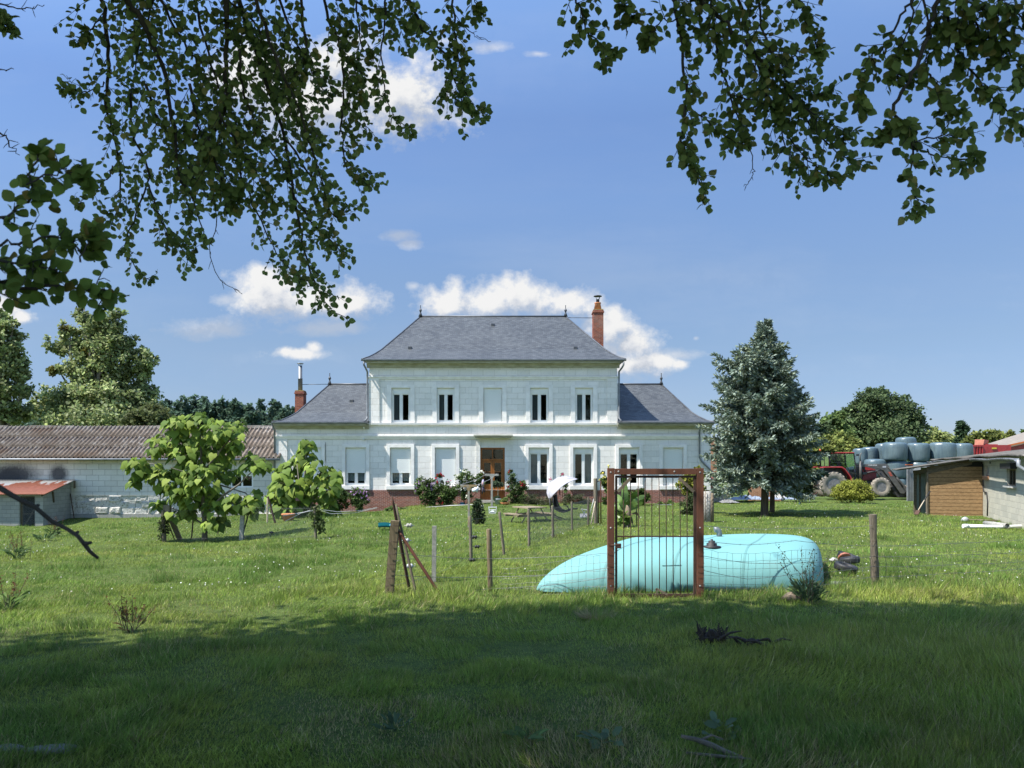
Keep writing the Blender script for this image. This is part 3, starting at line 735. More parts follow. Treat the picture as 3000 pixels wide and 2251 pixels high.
def roof_vent(par, px, py, prof, yr, zr):
    # walk down the slope until the pixel row fits
    best = min(np.linspace(0, 1, 400), key=lambda t: abs(CY-(lerp_prof(prof, t)-CH)*F/(yr+(YE-yr)*t)-py))
    Y = yr+(YE-yr)*best; z = lerp_prof(prof, best); x = PX(px, Y)
    b = MB(); b.box(x-.1, Y-.1, z-.06, x+.1, Y+.12, z+.09); b.build('roof_vent', M['zinc_dark'], par, bevel=.01)
for px, py in ((1444,953), (1201,1021), (1686,1021)): roof_vent(roof, px, py, mprof, 48, PZ(928,48))
roof_vent(wroofs[0], 1030, 1176, wprof, 47, PZ(1126.5,47)); 
# small fittings on the facade: two lamps and loose cable
b = MB()
for px, py in ((1067,1254), (1067,1288)): b.lathe([(.0,0),(.05,.02),(.06,.1),(.03,.14),(0,.15)], (hx(px), YF-.2, hz(py)), 10, 'y')
b.build('outdoor_spotlight', M['pvc'], H)
b = MB(); b.tube([(hx(954), YF-.02, hz(1296)), (hx(954), YF-.02, hz(1352))], .012, 5); b.build('cable', M['post_concrete'], H)

# ------------------------------------------------------------------ the long barn joined to the left gable
BX0, BX1 = -37.0, XL-.02
B = thing('stone_barn', 'long low whitewashed barn with a lichened corrugated roof, joined to the farmhouse', 'barn', (-20, 43, -.8))
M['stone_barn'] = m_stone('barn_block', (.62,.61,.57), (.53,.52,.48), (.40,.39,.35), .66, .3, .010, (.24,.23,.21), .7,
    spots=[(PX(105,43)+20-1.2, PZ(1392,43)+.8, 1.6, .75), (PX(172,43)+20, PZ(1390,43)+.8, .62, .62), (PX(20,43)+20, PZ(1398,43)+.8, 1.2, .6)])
zb_e = PZ(1346, 43)
wx0, wx1, wz0, wz1 = PX(674,43), PX(742,43), PZ(1429,43), PZ(1391,43)
z_mid, z_br = PZ(1452,43), PZ(1506,43)
b = MB(); b.wall(BX0, BX1, z_mid, zb_e+.25, 43, [(wx0, wx1, wz0, wz1)], .2)
b.add([(BX0,43,-1.5),(BX0,48.2,-1.5),(BX0,48.2,zb_e+.2),(BX0,43,zb_e+.2)], [(3,2,1,0)]); b.add([(BX0,48.2,-1.5),(BX1,48.2,-1.5),(BX1,48.2,zb_e+.2),(BX0,48.2,zb_e+.2)], [(3,2,1,0)])
b.build('wall', M['stone_barn'], B)
hx0, hx1, hz1 = PX(678,43), PX(716,43), PZ(1492,43)
def rough(x0, x1, z0, z1, seed):
    r = np.random.default_rng(seed); b = MB(); nx, nz = int((x1-x0)/.07), int((z1-z0)/.06); nb = max(1, int((x1-x0)/.7))
    off = r.normal(size=(4, nb+2))*.035; broken = r.random((4, nb+2)) < .45
    def fn(u, v):
        x = x0+(x1-x0)*u; z = z0+(z1-z0)*v; row = min(int(v*3), 2); fb = (x-x0)/.7+.5*(row % 2); k = int(fb) % (nb+1); fr = fb-int(fb); fv = v*3-row
        e = min(fr, 1-fr, fv*.45, (1-fv)*.45)*.7
        n1 = float(fbm(np.array([x*3.1+row*9]), np.array([z*3.3+seed]), 4)[0])-.5
        d = -.05 if e < .018 else off[row, k]+(n1*.22 if broken[row, k] else n1*.05)
        if v in (0, 1): d = 0
        return (x, 42.985-max(-.06, min(.09, d)), z)
    b.grid(fn, nx, nz, False); return b
rough(BX0, hx0, z_br, z_mid-.002, 3).build('rough_course', M['stone_rough'], B); rough(hx1, BX1, z_br, z_mid-.002, 5).build('rough_course', M['stone_rough'], B)
b = MB(); b.wall(hx0, hx1, z_br, z_mid-.002, 42.985, [(hx0, hx1, z_br, hz1)], .3); b.build('hatch_surround', M['stone_rough'], B)
b = MB(); b.wall(BX0, BX1, -1.6, z_br-.002, 42.96); b.add([(BX0,42.96,z_br-.002),(BX1,42.96,z_br-.002),(BX1,43,z_br-.002),(BX0,43,z_br-.002)], [(0,1,2,3)]); b.build('brick_footing', M['block_grey'], B)
b = MB(); b.box(PX(678,43), 43.25, z_br, PX(716,43), 43.3, PZ(1492,43)); b.build('boarded_hatch', M['plank_dark'], B)
def corrugated(x0, x1, rows, amp, pitch, name, mat, par, seg=8, thick=.012, sag=0, step=1):
    """rows: list of (y, z) from eave to ridge; wave across x"""
    n = int((x1-x0)/pitch*seg); xs = np.linspace(x0, x1, n+1)
    b = MB(); R = len(rows)
    o = 0; vs = []
    for k, (y, z) in enumerate(rows):
        for x in xs:
            w = amp*math.sin(2*PI*x/pitch)
            vs.append((x, y, z+w+(sag*math.sin(x*.35+1)*math.sin(x*.13) if sag else 0)))
    fs = []
    for k in range(0, R-1, step):
        for i in range(n): a = k*(n+1)+i; fs.append((a, a+1, a+n+2, a+n+1))
    b.add(vs, fs, True)
    ob = b.build(name, mat, par)
    md = ob.modifiers.new('thick', 'SOLIDIFY'); md.thickness = thick; md.offset = -1
    return ob
ze_, zr_ = PZ(1341,42.5), PZ(1252,45.6)
rows = []
for k in range(3):
    t0, t1 = k/3, (k+1)/3
    rows += [(42.56+3.04*t0, ze_+(zr_-ze_)*t0+.03*(k > 0)), (42.56+3.04*t1+.1*(k < 2), ze_+(zr_-ze_)*(t1+.03)-.004)]
corrugated(BX0-.2, PX(818,42.5), rows, .065, .235, 'roof', M['fibre'], B, sag=.03, step=2)
b = MB(); b.add([(BX0-.2,45.7,zr_),(BX1,45.7,zr_),(BX1,48.6,ze_),(BX0-.2,48.6,ze_)], [(0,1,2,3)]); b.build('back_roof', M['fibre'], B)
b = MB()
x = BX0
while x < BX1-.3:
    x2 = min(x+1.15+rnd.random()*.1, BX1-.05); dz = rnd.random()*.05
    b.add([(x,45.42,zr_-.12+dz),(x2,45.42,zr_-.12+dz),(x2,45.62,zr_+.06+dz),(x,45.62,zr_+.06+dz),(x2,45.85,zr_-.08+dz),(x,45.85,zr_-.08+dz)], [(0,1,2,3),(3,2,4,5)]); x = x2+.01
b.build('ridge_cap', M['fibre_grey'], B)
b = MB(); n = 8
b.tube([(BX0, 42.44, ze_-.09), (PX(820,42.44), 42.44, ze_-.1)], .055, 8); b.build('gutter', M['zinc'], B)
b = MB(); b.box(BX0, 42.56, ze_-.14, BX1-.05, 42.6, ze_-.03); b.box(BX0, 42.6, ze_-.05, BX1-.05, 43.0, ze_-.035); b.build('eave_board', M['plank_dark'], B)
# its small white window
b = MB(); y = 43.06; 
b.box(wx0+.003, y, wz0+.003, wx1-.003, y+.08, wz0+.08); b.box(wx0+.003, y, wz1-.08, wx1-.003, y+.08, wz1-.003)
for q in (wx0+.003, (wx0+wx1)/2-.045, wx1-.093): b.box(q, y, wz0+.08, q+.09, y+.08, wz1-.08)
w = b.build('window', M['pvc'], B); b = MB(); b.box(wx0+.09, y+.03, wz0+.08, wx1-.09, y+.036, wz1-.08); b.build('pane', M['glass'], w)
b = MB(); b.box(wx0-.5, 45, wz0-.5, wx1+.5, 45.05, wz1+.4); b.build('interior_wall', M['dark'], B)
# stake leaning on the barn wall
s_ = thing('iron_stake', 'thin dark iron stake leaning on the barn wall beside the rusty-roofed shed', 'stake', G(218,1530))
b = MB(); b.tube([P(206,1447,42.85), P(219,1531,42.5)], .025, 6); b.build('rod', M['rust_dark'], s_)

# ------------------------------------------------------------------ block hut with the rusty roof
S = thing('block_hut', 'small concrete block hut with rusty corrugated roof and wire mesh door', 'hut', (-24.5, 41.6, -1.05))
fy = 40.4; sx1 = PX(126, fy); sx0 = -27.6
zt_f = PZ(1449, 40.1); zt_b = PZ(1406, 42.9)
dx0, dx1 = PX(57, fy), PX(102, fy)
b = MB(); b.wall(sx0, sx1, -1.5, zt_f-.02, fy, [(dx0, dx1, -1.45, zt_f-.1)], .15)
b.add([(sx1,fy,-1.5),(sx1,42.94,-1.5),(sx1,42.94,zt_b-.06),(sx1,fy,zt_f-.02)], [(0,1,2,3)]); b.add([(sx0,fy,-1.5),(sx0,42.94,-1.5),(sx0,42.94,zt_b-.06),(sx0,fy,zt_f-.02)], [(3,2,1,0)])
b.build('wall', M['block_grey'], S)
corrugated(-28.0, PX(133,40.1), [(40.05, zt_f+.01), (41.5, zt_f+(zt_b-zt_f)*.5+.01), (42.9, zt_b+.01)], .016, .086, 'roof', M['shedroof'], S, seg=6, thick=.006)
b = MB(); b.box(PX(133,40.1)-.02, 42.7, zt_b-.45, PX(133,40.1)+.04, 42.8, zt_b-.05); b.beam((sx1+.04, 41.2, zt_f+.1), (sx1+.04, 41.3, zt_f-.45), .07); b.beam((sx1+.03,40.2,zt_f-.06),(sx1+.03,42.9,zt_b-.06),.05,.1); b.build('roof_timber', M['plank_dark'], S)
b = MB(); b.box(dx0, fy+.1, -1.45, dx0+.1, fy+.17, zt_f-.1); b.box(dx1-.05, fy+.1, -1.45, dx1, fy+.17, zt_f-.1); b.box(dx0+.1, fy+.1, zt_f-.16, dx1-.05, fy+.17, zt_f-.1)
b.beam((dx0+.1,fy+.13,-1.2),(dx1-.05,fy+.13,-.1),.05); b.box(dx0+.1, fy+.1, -.45, dx1-.05, fy+.15, -.4)
dr = b.build('door', M['plank_dark'], S)
def mesh_net(x0, x1, z0, z1, y, step, r, name, mat, par, fn=None, diag=True):
    b = MB(); w = x1-x0; h = z1-z0; k = -h
    f = fn or (lambda x, z: Vector((x, y, z)))
    while k < w:
        for s in (0, 1):
            a0, a1 = max(k, 0), min(k+h, w)
            if a1-a0 > .02:
                q = []
                nseg = max(1, int((a1-a0)/.5))
                for i in range(nseg+1):
                    u = a0+(a1-a0)*i/nseg; zz = z0+(u-k) if s == 0 else z1-(u-k); q.append(f(x0+u, zz))
                b.tube(q, r, 3, False, False)
        k += step
    return b.build(name, mat, par)
mesh_net(dx0+.1, dx1-.05, -1.4, zt_f-.16, fy+.09, .075, .004, 'wire_mesh', M['zinc'], dr)
b = MB(); b.box(sx0+.1, fy+1.2, -1.4, sx1-.1, fy+1.25, zt_f); b.build('interior_wall', M['dark'], S)

# ------------------------------------------------------------------ right barn (turned), wooden lean-to
ang = math.radians(21.8)
RO = Vector((PX(2880,32.3), 32.3, 0))            # near-left corner of the block wall
dW = Vector((-math.sin(ang), -math.cos(ang), 0))   # along the long wall towards the viewer
dN = Vector((math.cos(ang), -math.sin(ang), 0))    # along the gable, to the right
def RW(u, v, z): return RO + dW*u + dN*v + Vector((0, 0, z))
K = thing('block_barn', 'concrete block barn with sagging gutter and grey corrugated roof at the right edge', 'barn', RO)
zg = 2.3
def rwall(b, u0, u1, z0, z1, holes, v=0.0, depth=.22):
    us = sorted({u0, u1, *[h[0] for h in holes], *[h[1] for h in holes]}); zs = sorted({z0, z1, *[h[2] for h in holes], *[h[3] for h in holes]})
    for i in range(len(us)-1):
        for j in range(len(zs)-1):
            m, n = (us[i]+us[i+1])/2, (zs[j]+zs[j+1])/2
            if any(h[0] < m < h[1] and h[2] < n < h[3] for h in holes): continue
            b.add([RW(us[i],v,zs[j]), RW(us[i+1],v,zs[j]), RW(us[i+1],v,zs[j+1]), RW(us[i],v,zs[j+1])], [(0,1,2,3)])
    for a, c, d, e in holes:
        b.add([RW(a,v,d),RW(a,v+depth,d),RW(a,v+depth,e),RW(a,v,e)], [(3,2,1,0)]); b.add([RW(c,v,d),RW(c,v+depth,d),RW(c,v+depth,e),RW(c,v,e)], [(0,1,2,3)])
        b.add([RW(a,v,d),RW(c,v,d),RW(c,v+depth,d),RW(a,v+depth,d)], [(0,1,2,3)]); b.add([RW(a,v,e),RW(c,v,e),RW(c,v+depth,e),RW(a,v+depth,e)], [(3,2,1,0)])
def uz(px, py):
    """pixel on the long wall plane -> (u, z)"""
    # solve RO + dW*u on the ray through px
    k = (px-CX)/F; u = (k*RO.y-RO.x)/(dW.x-k*dW.y); Y = RO.y+dW.y*u; return u, PZ(py, Y)
u1, z1 = uz(2894, 1362); u2, z2 = uz(2950, 1378)
w1 = [uz(2886,1358)[0]+.02, uz(2896,1358)[0]+.05, uz(2890,1395)[1], uz(2890,1366)[1]]
w2 = [uz(2950,1375)[0], uz(2976,1375)[0], uz(2963,1424)[1], uz(2963,1375)[1]]
b = MB(); rwall(b, -15, 9, -.4, zg+.1, [tuple(w1), tuple(w2)])
b.add([RW(-15,0,-.4),RW(-15,7,-.4),RW(-15,7,zg+.1),RW(-15,3.5,zg+.45),RW(-15,0,zg+.1)], [(4,3,2,1,0)])
b.add([RW(9,0,-.4),RW(9,7,-.4),RW(9,7,zg+.1),RW(9,0,zg+.1)], [(0,1,2,3)]); b.add([RW(-15,7,-.4),RW(9,7,-.4),RW(9,7,zg+.08),RW(-15,7,zg+.08)], [(3,2,1,0)])
b.build('wall', M['block'], K)
for w, fr_m, thk in ((w1, 'sheetwhite', .06), (w2, 'plank_dark', .05)):
    b = MB()
    def rb(u0, u1_, z0_, z1_, v0, v1): b.add([RW(u0,v0,z0_),RW(u1_,v0,z0_),RW(u1_,v1,z0_),RW(u0,v1,z0_),RW(u0,v0,z1_),RW(u1_,v0,z1_),RW(u1_,v1,z1_),RW(u0,v1,z1_)], [(3,2,1,0),(4,5,6,7),(0,1,5,4),(1,2,6,5),(2,3,7,6),(3,0,4,7)])
    rb(w[0]+.003, w[0]+thk, w[2]+.003, w[3]-.003, .08, .14); rb(w[1]-thk, w[1]-.003, w[2]+.003, w[3]-.003, .08, .14)
    rb(w[0]+thk, w[1]-thk, w[2]+.003, w[2]+thk, .08, .14); rb(w[0]+thk, w[1]-thk, w[3]-thk, w[3]-.003, .08, .14)
    if fr_m == 'plank_dark':
        for q in (.36, .66): 
            um = w[0]+(w[1]-w[0])*q; rb(um-.02, um+.02, w[2]+thk, w[3]-thk, .08, .13)
    wn = b.build('window', M[fr_m], K)
    b = MB(); rb(w[0]+thk, w[1]-thk, w[2]+thk, w[3]-thk, .11, .116); b.build('pane', M['glass'], wn)
    b = MB(); rb(w[0]-.05, w[1]+.1, w[2]-.14 if fr_m != 'plank_dark' else w[2]-.06, w[2]-.003, -.09 if fr_m != 'plank_dark' else -.12, .1); b.build('sill', M['brick_orange'] if fr_m != 'plank_dark' else M['rubble'], wn)
b = MB(); rb(w2[0]-.12, w2[1]+.2, w2[3]+.01, w2[3]+.2, -.2, .02); b.build('shutter_box', M['black'], K)
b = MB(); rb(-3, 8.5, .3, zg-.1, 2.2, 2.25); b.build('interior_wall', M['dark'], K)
b = MB()
for u in (uz(2895,1345)[0]+.3, uz(2985,1345)[0]): rb(u, u+.3, zg-.22, zg-.08, -.004, .05)
b.build('vent_slot', M['dark'], K)
# corrugated roof over the block barn, with a little sag
def sag(u): return .022*math.sin(u*1.1+.5)+.02*math.sin(u*.6)
def roof_fn(amp, pitch, u0, u1_, rows, name, mat, par, thick=.012):
    n = int((u1_-u0)/pitch*8); b = MB(); vs = []; R = len(rows)
    for v, z in rows:
        for i in range(n+1):
            u = u0+(u1_-u0)*i/n; vs.append(RW(u, v, z+amp*math.sin(2*PI*u/pitch)+sag(u)))
    b.add(vs, [(k*(n+1)+i, k*(n+1)+i+1, (k+1)*(n+1)+i+1, (k+1)*(n+1)+i) for k in range(R-1) for i in range(n)], True)
    ob = b.build(name, mat, par); md = ob.modifiers.new('thick', 'SOLIDIFY'); md.thickness = thick; md.offset = 1; return ob
roof_fn(.03, .18, -15.2, 9.3, [(-.38, zg+.04), (1.2, zg+.17), (1.25, zg+.21), (3.5, zg+.50), (7.2, zg+.16)], 'roof', M['fibre_grey'], K)
b = MB(); pts = [RW(-15.3+i*.35, -.46, zg-.05+sag(-15.3+i*.35)) for i in range(70)]
prof = [(-.08*math.cos(PI*k/8), -.09*math.sin(PI*k/8)) for k in range(9)]
vs = []
for p in pts:
    for a, c in prof: vs.append(p+dN*a+Vector((0,0,c)))
b.add(vs, [(i*9+k, i*9+k+1, (i+1)*9+k+1, (i+1)*9+k) for i in range(len(pts)-1) for k in range(8)], True)
gt = b.build('gutter', M['zinc'], K); md = gt.modifiers.new('t', 'SOLIDIFY'); md.thickness = .006
b = MB()
for i in range(72):
    u = -15.2+i*.33; p = RW(u, -.46, zg-.05+sag(u))
    b.tube([p+dN*(a*1.08)+Vector((0,0,c*1.08)) for a, c in prof], .008, 4, False)
b.build('gutter_bracket', M['steel'], gt)
b = MB(); u = uz(3012,1360)[0]+1.1; b.tube([RW(u,-.46,zg-.12), RW(u,-.46,zg-.3), RW(u+.1,-.3,zg-.45), RW(u+.15,-.1,zg-.5), RW(u+.15,-.1,-.2)], .06, 10); b.build('downpipe', M['zinc'], gt)
# cable on the wall
b = MB(); cu = [uz(2881,1360), uz(2882,1430), uz(2884,1441), uz(2892,1443), uz(2895,1470), uz(2894,1512)]
b.tube([RW(u+.06, -.03, z) for u, z in cu], .022, 7); b.build('cable', M['black'], K)
# the lean-to
LT = thing('lean_to_shed', 'brown horizontal board lean-to shed with an open grey doorway against the block barn', 'shed', RW(0,-1.2,0))
lx0, lx1 = -1.99, -.01
zl_ = .0
def lz(v): return PZ(1365,32.3)+.0 + (v-lx0)/(lx1-lx0)*.32
b = MB(); nb = 14; top_l, top_r = 1.93, 2.2
for k in range(nb):
    z0 = -.1+k*.148; z1_ = z0+.133
    b.add([RW(0,lx0,z0),RW(0,lx1,z0),RW(0,lx1,z1_),RW(0,lx0,z1_),RW(-.025,lx0,z0),RW(-.025,lx1,z0),RW(-.025,lx1,z1_),RW(-.025,lx0,z1_)],
        [(0,1,2,3),(7,6,5,4),(4,5,1,0),(3,2,6,7),(0,3,7,4),(1,5,6,2)])
b.build('board_wall', M['plank'], LT)
b = MB(); b.add([RW(-.03,lx0,-.1),RW(-.03,lx1,-.1),RW(-.03,lx1,top_r),RW(-.03,lx0,top_l)], [(0,1,2,3)]); b.build('gap_shade_backing', M['dark'], LT)  # near-black sheet puts the shade of the board gaps into its colour
b = MB(); ov = -.03
b.add([RW(.02,lx0-.03,top_l-.28),RW(.02,lx0+1.6,top_r-.15),RW(.02,lx0+1.6,top_r+.03),RW(.02,lx0-.03,top_l+.03),RW(-.03,lx0-.03,top_l-.28),RW(-.03,lx0+1.6,top_r-.15),RW(-.03,lx0+1.6,top_r+.03),RW(-.03,lx0-.03,top_l+.03)],
      [(0,1,2,3),(7,6,5,4),(4,5,1,0),(3,2,6,7),(0,3,7,4),(1,5,6,2)]); b.build('barge_board', M['plank_dark'], LT)
b = MB(); b.beam(RW(.03,lx0-.02,-.15), RW(.03,lx0-.02,top_l-.2), .06, .09); b.build('corner_post', M['post'], LT)
# the open side: receding wall to the left, painted grey green, and a door post
b = MB()
b.add([RW(-2.6,lx0-.02,-.15),RW(-.03,lx0-.02,-.15),RW(-.03,lx0-.02,top_l),RW(-2.6,lx0-.02,top_l)], [(0,1,2,3)])
b.add([RW(-.55,lx0-.4,-.15),RW(-.5,lx0-.4,-.15),RW(-.5,lx0-.05,-.15),RW(-.55,lx0-.05,-.15),RW(-.55,lx0-.4,1.75),RW(-.5,lx0-.4,1.75),RW(-.5,lx0-.05,1.75),RW(-.55,lx0-.05,1.75)], [(3,2,1,0),(4,5,6,7),(0,1,5,4),(1,2,6,5),(2,3,7,6),(3,0,4,7)])
b.build('door_panel', M['shed_in'], LT)
b = MB(); b.beam(RW(-.48,lx0-.42,-.15), RW(-.48,lx0-.42,1.72), .09); b.beam(RW(-.46,lx0-.24,-.15), RW(-.46,lx0-.24,1.72), .05); b.beam(RW(-.45,lx0-.47,1.72), RW(-.02,lx0-.0,1.78), .08, .16); b.build('door_frame', M['plank_dark'], LT)
n = 40; vs = []; b = MB()
for v, z in ((lx0-1.15, top_l-.10), (lx1-.3, top_r+.08)):
    for i in range(n*6+1):
        u = -2.8+3.16*i/(n*6); vs.append(RW(u, v, z+.022*math.sin(2*PI*u/.15)))
b.add(vs, [(i, i+1, n*6+2+i, n*6+1+i) for i in range(n*6)], True)
ob = b.build('roof', M['fibre_grey'], LT); md = ob.modifiers.new('t', 'SOLIDIFY'); md.thickness = .02; md.offset = 0
sp = thing('spade', 'pale-handled spade leaning against the lean-to doorway', 'spade', G(2690,1500))
b = MB(); b.tube([P(2708,1466,31.6), P(2690,1496,31.2)], .02, 6); b.build('handle', M['straw_wood'], sp)
b = MB(); b.tube([P(2725,1440,31.9), P(2708,1466,31.6)], .022, 6); b.build('shaft_end', M['black'], sp)
b = MB(); b.beam(P(2690,1496,31.2), P(2684,1508,31.1), .16, .02); b.build('spade_blade', M['rust_dark'], sp)
# ------------------------------------------------------------------ trees and plants
G_DK = [(.07,.115,.032),(.095,.145,.042),(.12,.175,.055),(.05,.082,.026)]
G_MID = [(.08,.13,.035),(.10,.16,.042),(.06,.10,.028),(.12,.175,.052)]
G_OLV = [(.15,.18,.045),(.19,.22,.058),(.11,.14,.036),(.23,.25,.07)]
def blob_foliage(name, blobs, n, leaf, pal, parent, mat='leaf', templ='leaf', clump=.16, ncl=None, hollow=.35, jit=.2, droop=0.0, w=None, aspect=.75, keep=None):
    """leaves in clumps spread through a set of ellipsoids: blobs = (centre, (rx, ry, rz))"""
    vol = np.array([b[1][0]*b[1][1]*b[1][2] for b in blobs])**.75; vol = vol/vol.sum()
    ncl = ncl or max(12, n//60)
    bi = NP.choice(len(blobs), ncl, p=vol)
    d = rdir(ncl); r = (hollow + (1-hollow)*NP.random(ncl)**.6)[:, None]
    c = np.array([tuple(b[0]) for b in blobs])[bi]; s = np.array([b[1] for b in blobs])[bi]
    CC = c + d*r*s
    br = 1+NP.normal(size=ncl)*.22
    k = NP.integers(0, ncl, n)
    sz = (s[k].mean(1)*clump)[:, None]
    C = CC[k] + NP.normal(size=(n, 3))*sz*np.array([1,1,.75])
    out = (C - c[k]); out = out/np.maximum(np.linalg.norm(out, axis=1, keepdims=True), 1e-3)
    N = rdir(n)*.8 + out*.6 + np.array([0,0,.7]); U = rdir(n) + np.array([0,0,-droop]) + out*.4
    cols = np.clip(mixcols(n, pal, jit, w)*br[k][:, None], .004, .8)
    L = leaf*(.7+.6*NP.random(n))
    if keep is not None: q = keep(C); C, U, N, L, cols = C[q], U[q], N[q], L[q], cols[q]
    return scatter_mesh(name, C, U, N, L, L*aspect, cols, M[mat], parent, templ)
def limbs(name, base, tips, r0, mat, parent, fork=.35, n=7, wob=.12, taper=.12):
    """a trunk from base that forks into limbs reaching the tips"""
    b = MB(); base = Vector(base); cen = sum((Vector(t) for t in tips), Vector())/len(tips)
    h = cen.z-base.z; fk = base+Vector(((cen.x-base.x)*.3, (cen.y-base.y)*.3, h*fork))
    b.tube([base-Vector((0,0,.3)), base+Vector((0,0,.05)), base*.6+fk*.4+Vector((wob*.3,0,0)), fk], [r0*1.35, r0*1.1, r0*.9, r0*.8], 10)
    for t in tips:
        t = Vector(t); m = fk*.5+t*.5+Vector((rnd.uniform(-wob,wob)*h, rnd.uniform(-wob,wob)*h, rnd.uniform(0,wob)*h))
        b.tube([fk-Vector((0,0,.1)), fk*.75+m*.25, m, m*.4+t*.6, t], [r0*.6, r0*.5, r0*.35, r0*.22, r0*taper*.4], n)
    return b.build(name, mat, parent)
def px_blobs(lst, Y, depth=1.0):
    """blobs given by pixel centre and pixel radii, at distance Y, as deep as they are wide"""
    out = []
    for (x, y, rx, ry) in lst:
        d = rnd.uniform(-.4, .4)*rx*Y/F*depth
        out.append((P(x, y, Y+d), (rx*Y/F, rx*Y/F*depth, ry*Y/F)))
    return out
def bigtree(name, label, base_px, Y, blobs, n, leaf, pal, group=None, trunk_r=.3, cat='tree', fork=.35, bark='bark_grey', clump=.16, ncl=None, zb=None, hollow=.35, **kw):
    x, y = base_px; p = P(x, y, Y); z = zb if zb is not None else g1(p.x, Y)
    t = thing(name, label, cat, (p.x, Y, z), group)
    B_ = px_blobs(blobs, Y)
    limbs('trunk', (p.x, Y, z), [b[0]+Vector((0,0,b[1][2]*.5)) for b in B_], trunk_r, M[bark], t, fork)
    blob_foliage('crown', B_, n, leaf, pal, t, clump=clump, ncl=ncl, hollow=hollow, **kw)
    return t
BACK = 'trees beyond the farm buildings'
PAL_POP = [(.23,.285,.105),(.29,.33,.135),(.185,.235,.09),(.34,.37,.2),(.135,.185,.072)]
bigtree('poplar_tree', 'tall ragged poplar with mistletoe balls behind the barn, right of the edge poplar', (300,1330), 85,
    [(255,1090,55,70),(330,1050,60,80),(300,960,45,50),(340,950,30,45),(240,930,32,26),(205,970,34,26),(180,1010,38,30),(165,1085,26,22),(395,1090,48,60),(420,1060,36,40),(230,1170,90,50),(330,1170,95,55),(415,1160,50,50),(150,1180,50,45),(275,1010,55,55),(375,1010,28,30),(243,897,12,10),(345,915,14,18),(130,1210,40,40),(440,1200,35,40),(290,1235,150,40)],
    38000, .34, PAL_POP, BACK, .5, clump=.13, ncl=1000, hollow=.15)
bigtree('poplar_tree', 'poplar cut by the left edge of the picture, behind the barn', (0,1330), 80,
    [(10,1000,50,60),(0,940,30,35),(45,960,18,30),(30,1060,45,50),(20,1130,60,60),(60,1100,25,30),(-40,1050,60,90),(-50,1150,70,80),(40,1200,50,45),(75,1150,20,25)],
    20000, .33, PAL_POP, BACK, .5, clump=.13, ncl=420, hollow=.15)
t_ = bpy.data.objects['poplar_tree']
b = []
for (x, y, r) in ((193,962,11),(262,1030,13),(155,1085,11),(355,1035,13),(248,1215,13)): b.append((P(x,y,84.5), (r*85/F,)*3))
blob_foliage('mistletoe', b, 2200, .22, [(.10,.10,.02),(.13,.12,.03)], t_, clump=.3, hollow=.1)
bigtree('bush_tree', 'grey-green bushy willow behind the barn roof near the tall poplar', (440,1300), 70, [(440,1230,60,38),(400,1245,50,30),(480,1240,40,28)], 5000, .3, [(.10,.12,.045),(.12,.14,.055),(.07,.085,.03)], BACK, .15)
k = 0
PAL_FAR = [(.075,.125,.085),(.095,.15,.095),(.06,.10,.07)]
for x, top, half in ((485,1180,26),(530,1165,28),(575,1162,28),(622,1180,24),(655,1172,24),(690,1178,22),(735,1195,28),(765,1180,24),(805,1180,28),(835,1192,24),(862,1200,22),(470,1185,20),(90,1215,30),(130,1215,30),(600,1168,24),(710,1190,20)):
    y0 = top; h = 1290-top
    bl = [(x+rnd.uniform(-3,3), y0+h*f, half*w_*rnd.uniform(.85,1.1), h*.17) for f, w_ in ((.1,.45),(.25,.75),(.42,.95),(.6,1.0),(.8,1.0),(.95,1))]
    bigtree('far_poplar', 'dark green poplar in the distant row beyond the barn roof', (x,1310), 170+rnd.uniform(-8,8), bl, 2600, .7, PAL_FAR, 'row of distant poplars', .35, clump=.2, ncl=150, hollow=.3)
# right background
bigtree('ash_tree', 'large dark green ash tree behind the stacked bales', (2570,1400), 95,
    [(2565,1180,60,40),(2540,1230,70,50),(2620,1220,75,50),(2590,1270,110,45),(2500,1250,40,40),(2665,1240,45,35),(2690,1240,28,22),(2560,1155,28,18),(2595,1150,22,14),(2640,1180,35,25),(2500,1200,30,25),(2520,1290,60,30),(2650,1290,60,30)],
    26000, .31, [(.07,.105,.045),(.09,.13,.052),(.12,.16,.07),(.05,.08,.034)], BACK, .6, clump=.13, ncl=800, hollow=.2)
bigtree('young_ash_tree', 'smaller ash tree between the spruce and the large dark ash', (2440,1400), 88,
    [(2440,1250,32,32),(2455,1222,20,18),(2425,1280,30,30),(2460,1285,35,30)], 5000, .36, [(.13,.185,.06),(.16,.22,.075),(.10,.15,.05)], BACK, .3, clump=.18, hollow=.25)
bigtree('hedge_tree', 'olive yellow hedge tree behind the red tractor cab', (2440,1420), 70,
    [(2400,1310,50,28),(2450,1295,45,25),(2490,1310,35,22),(2380,1345,45,35),(2450,1345,70,40),(2510,1325,20,16)], 9000, .26, G_OLV, BACK, .2, clump=.2, hollow=.3)
bigtree('willow_tree', 'pale yellow-green weeping willow behind the bales, left of the slim cypress', (2735,1400), 110,
    [(2735,1278,38,24),(2705,1285,32,22),(2765,1290,30,22),(2725,1310,50,25)], 8000, .38, [(.22,.26,.085),(.26,.29,.11),(.17,.20,.06)], BACK, .3, droop=1.2, templ='diamond', clump=.16)
bigtree('columnar_poplar', 'slim dark columnar poplar against the sky right of the bales', (2816,1380), 140,
    [(2818,1248,8,12),(2818,1262,13,16),(2817,1280,15,18),(2815,1300,17,20),(2810,1320,20,20)], 4500, .5, [(.04,.07,.036),(.05,.085,.042)], BACK, .3, clump=.2)
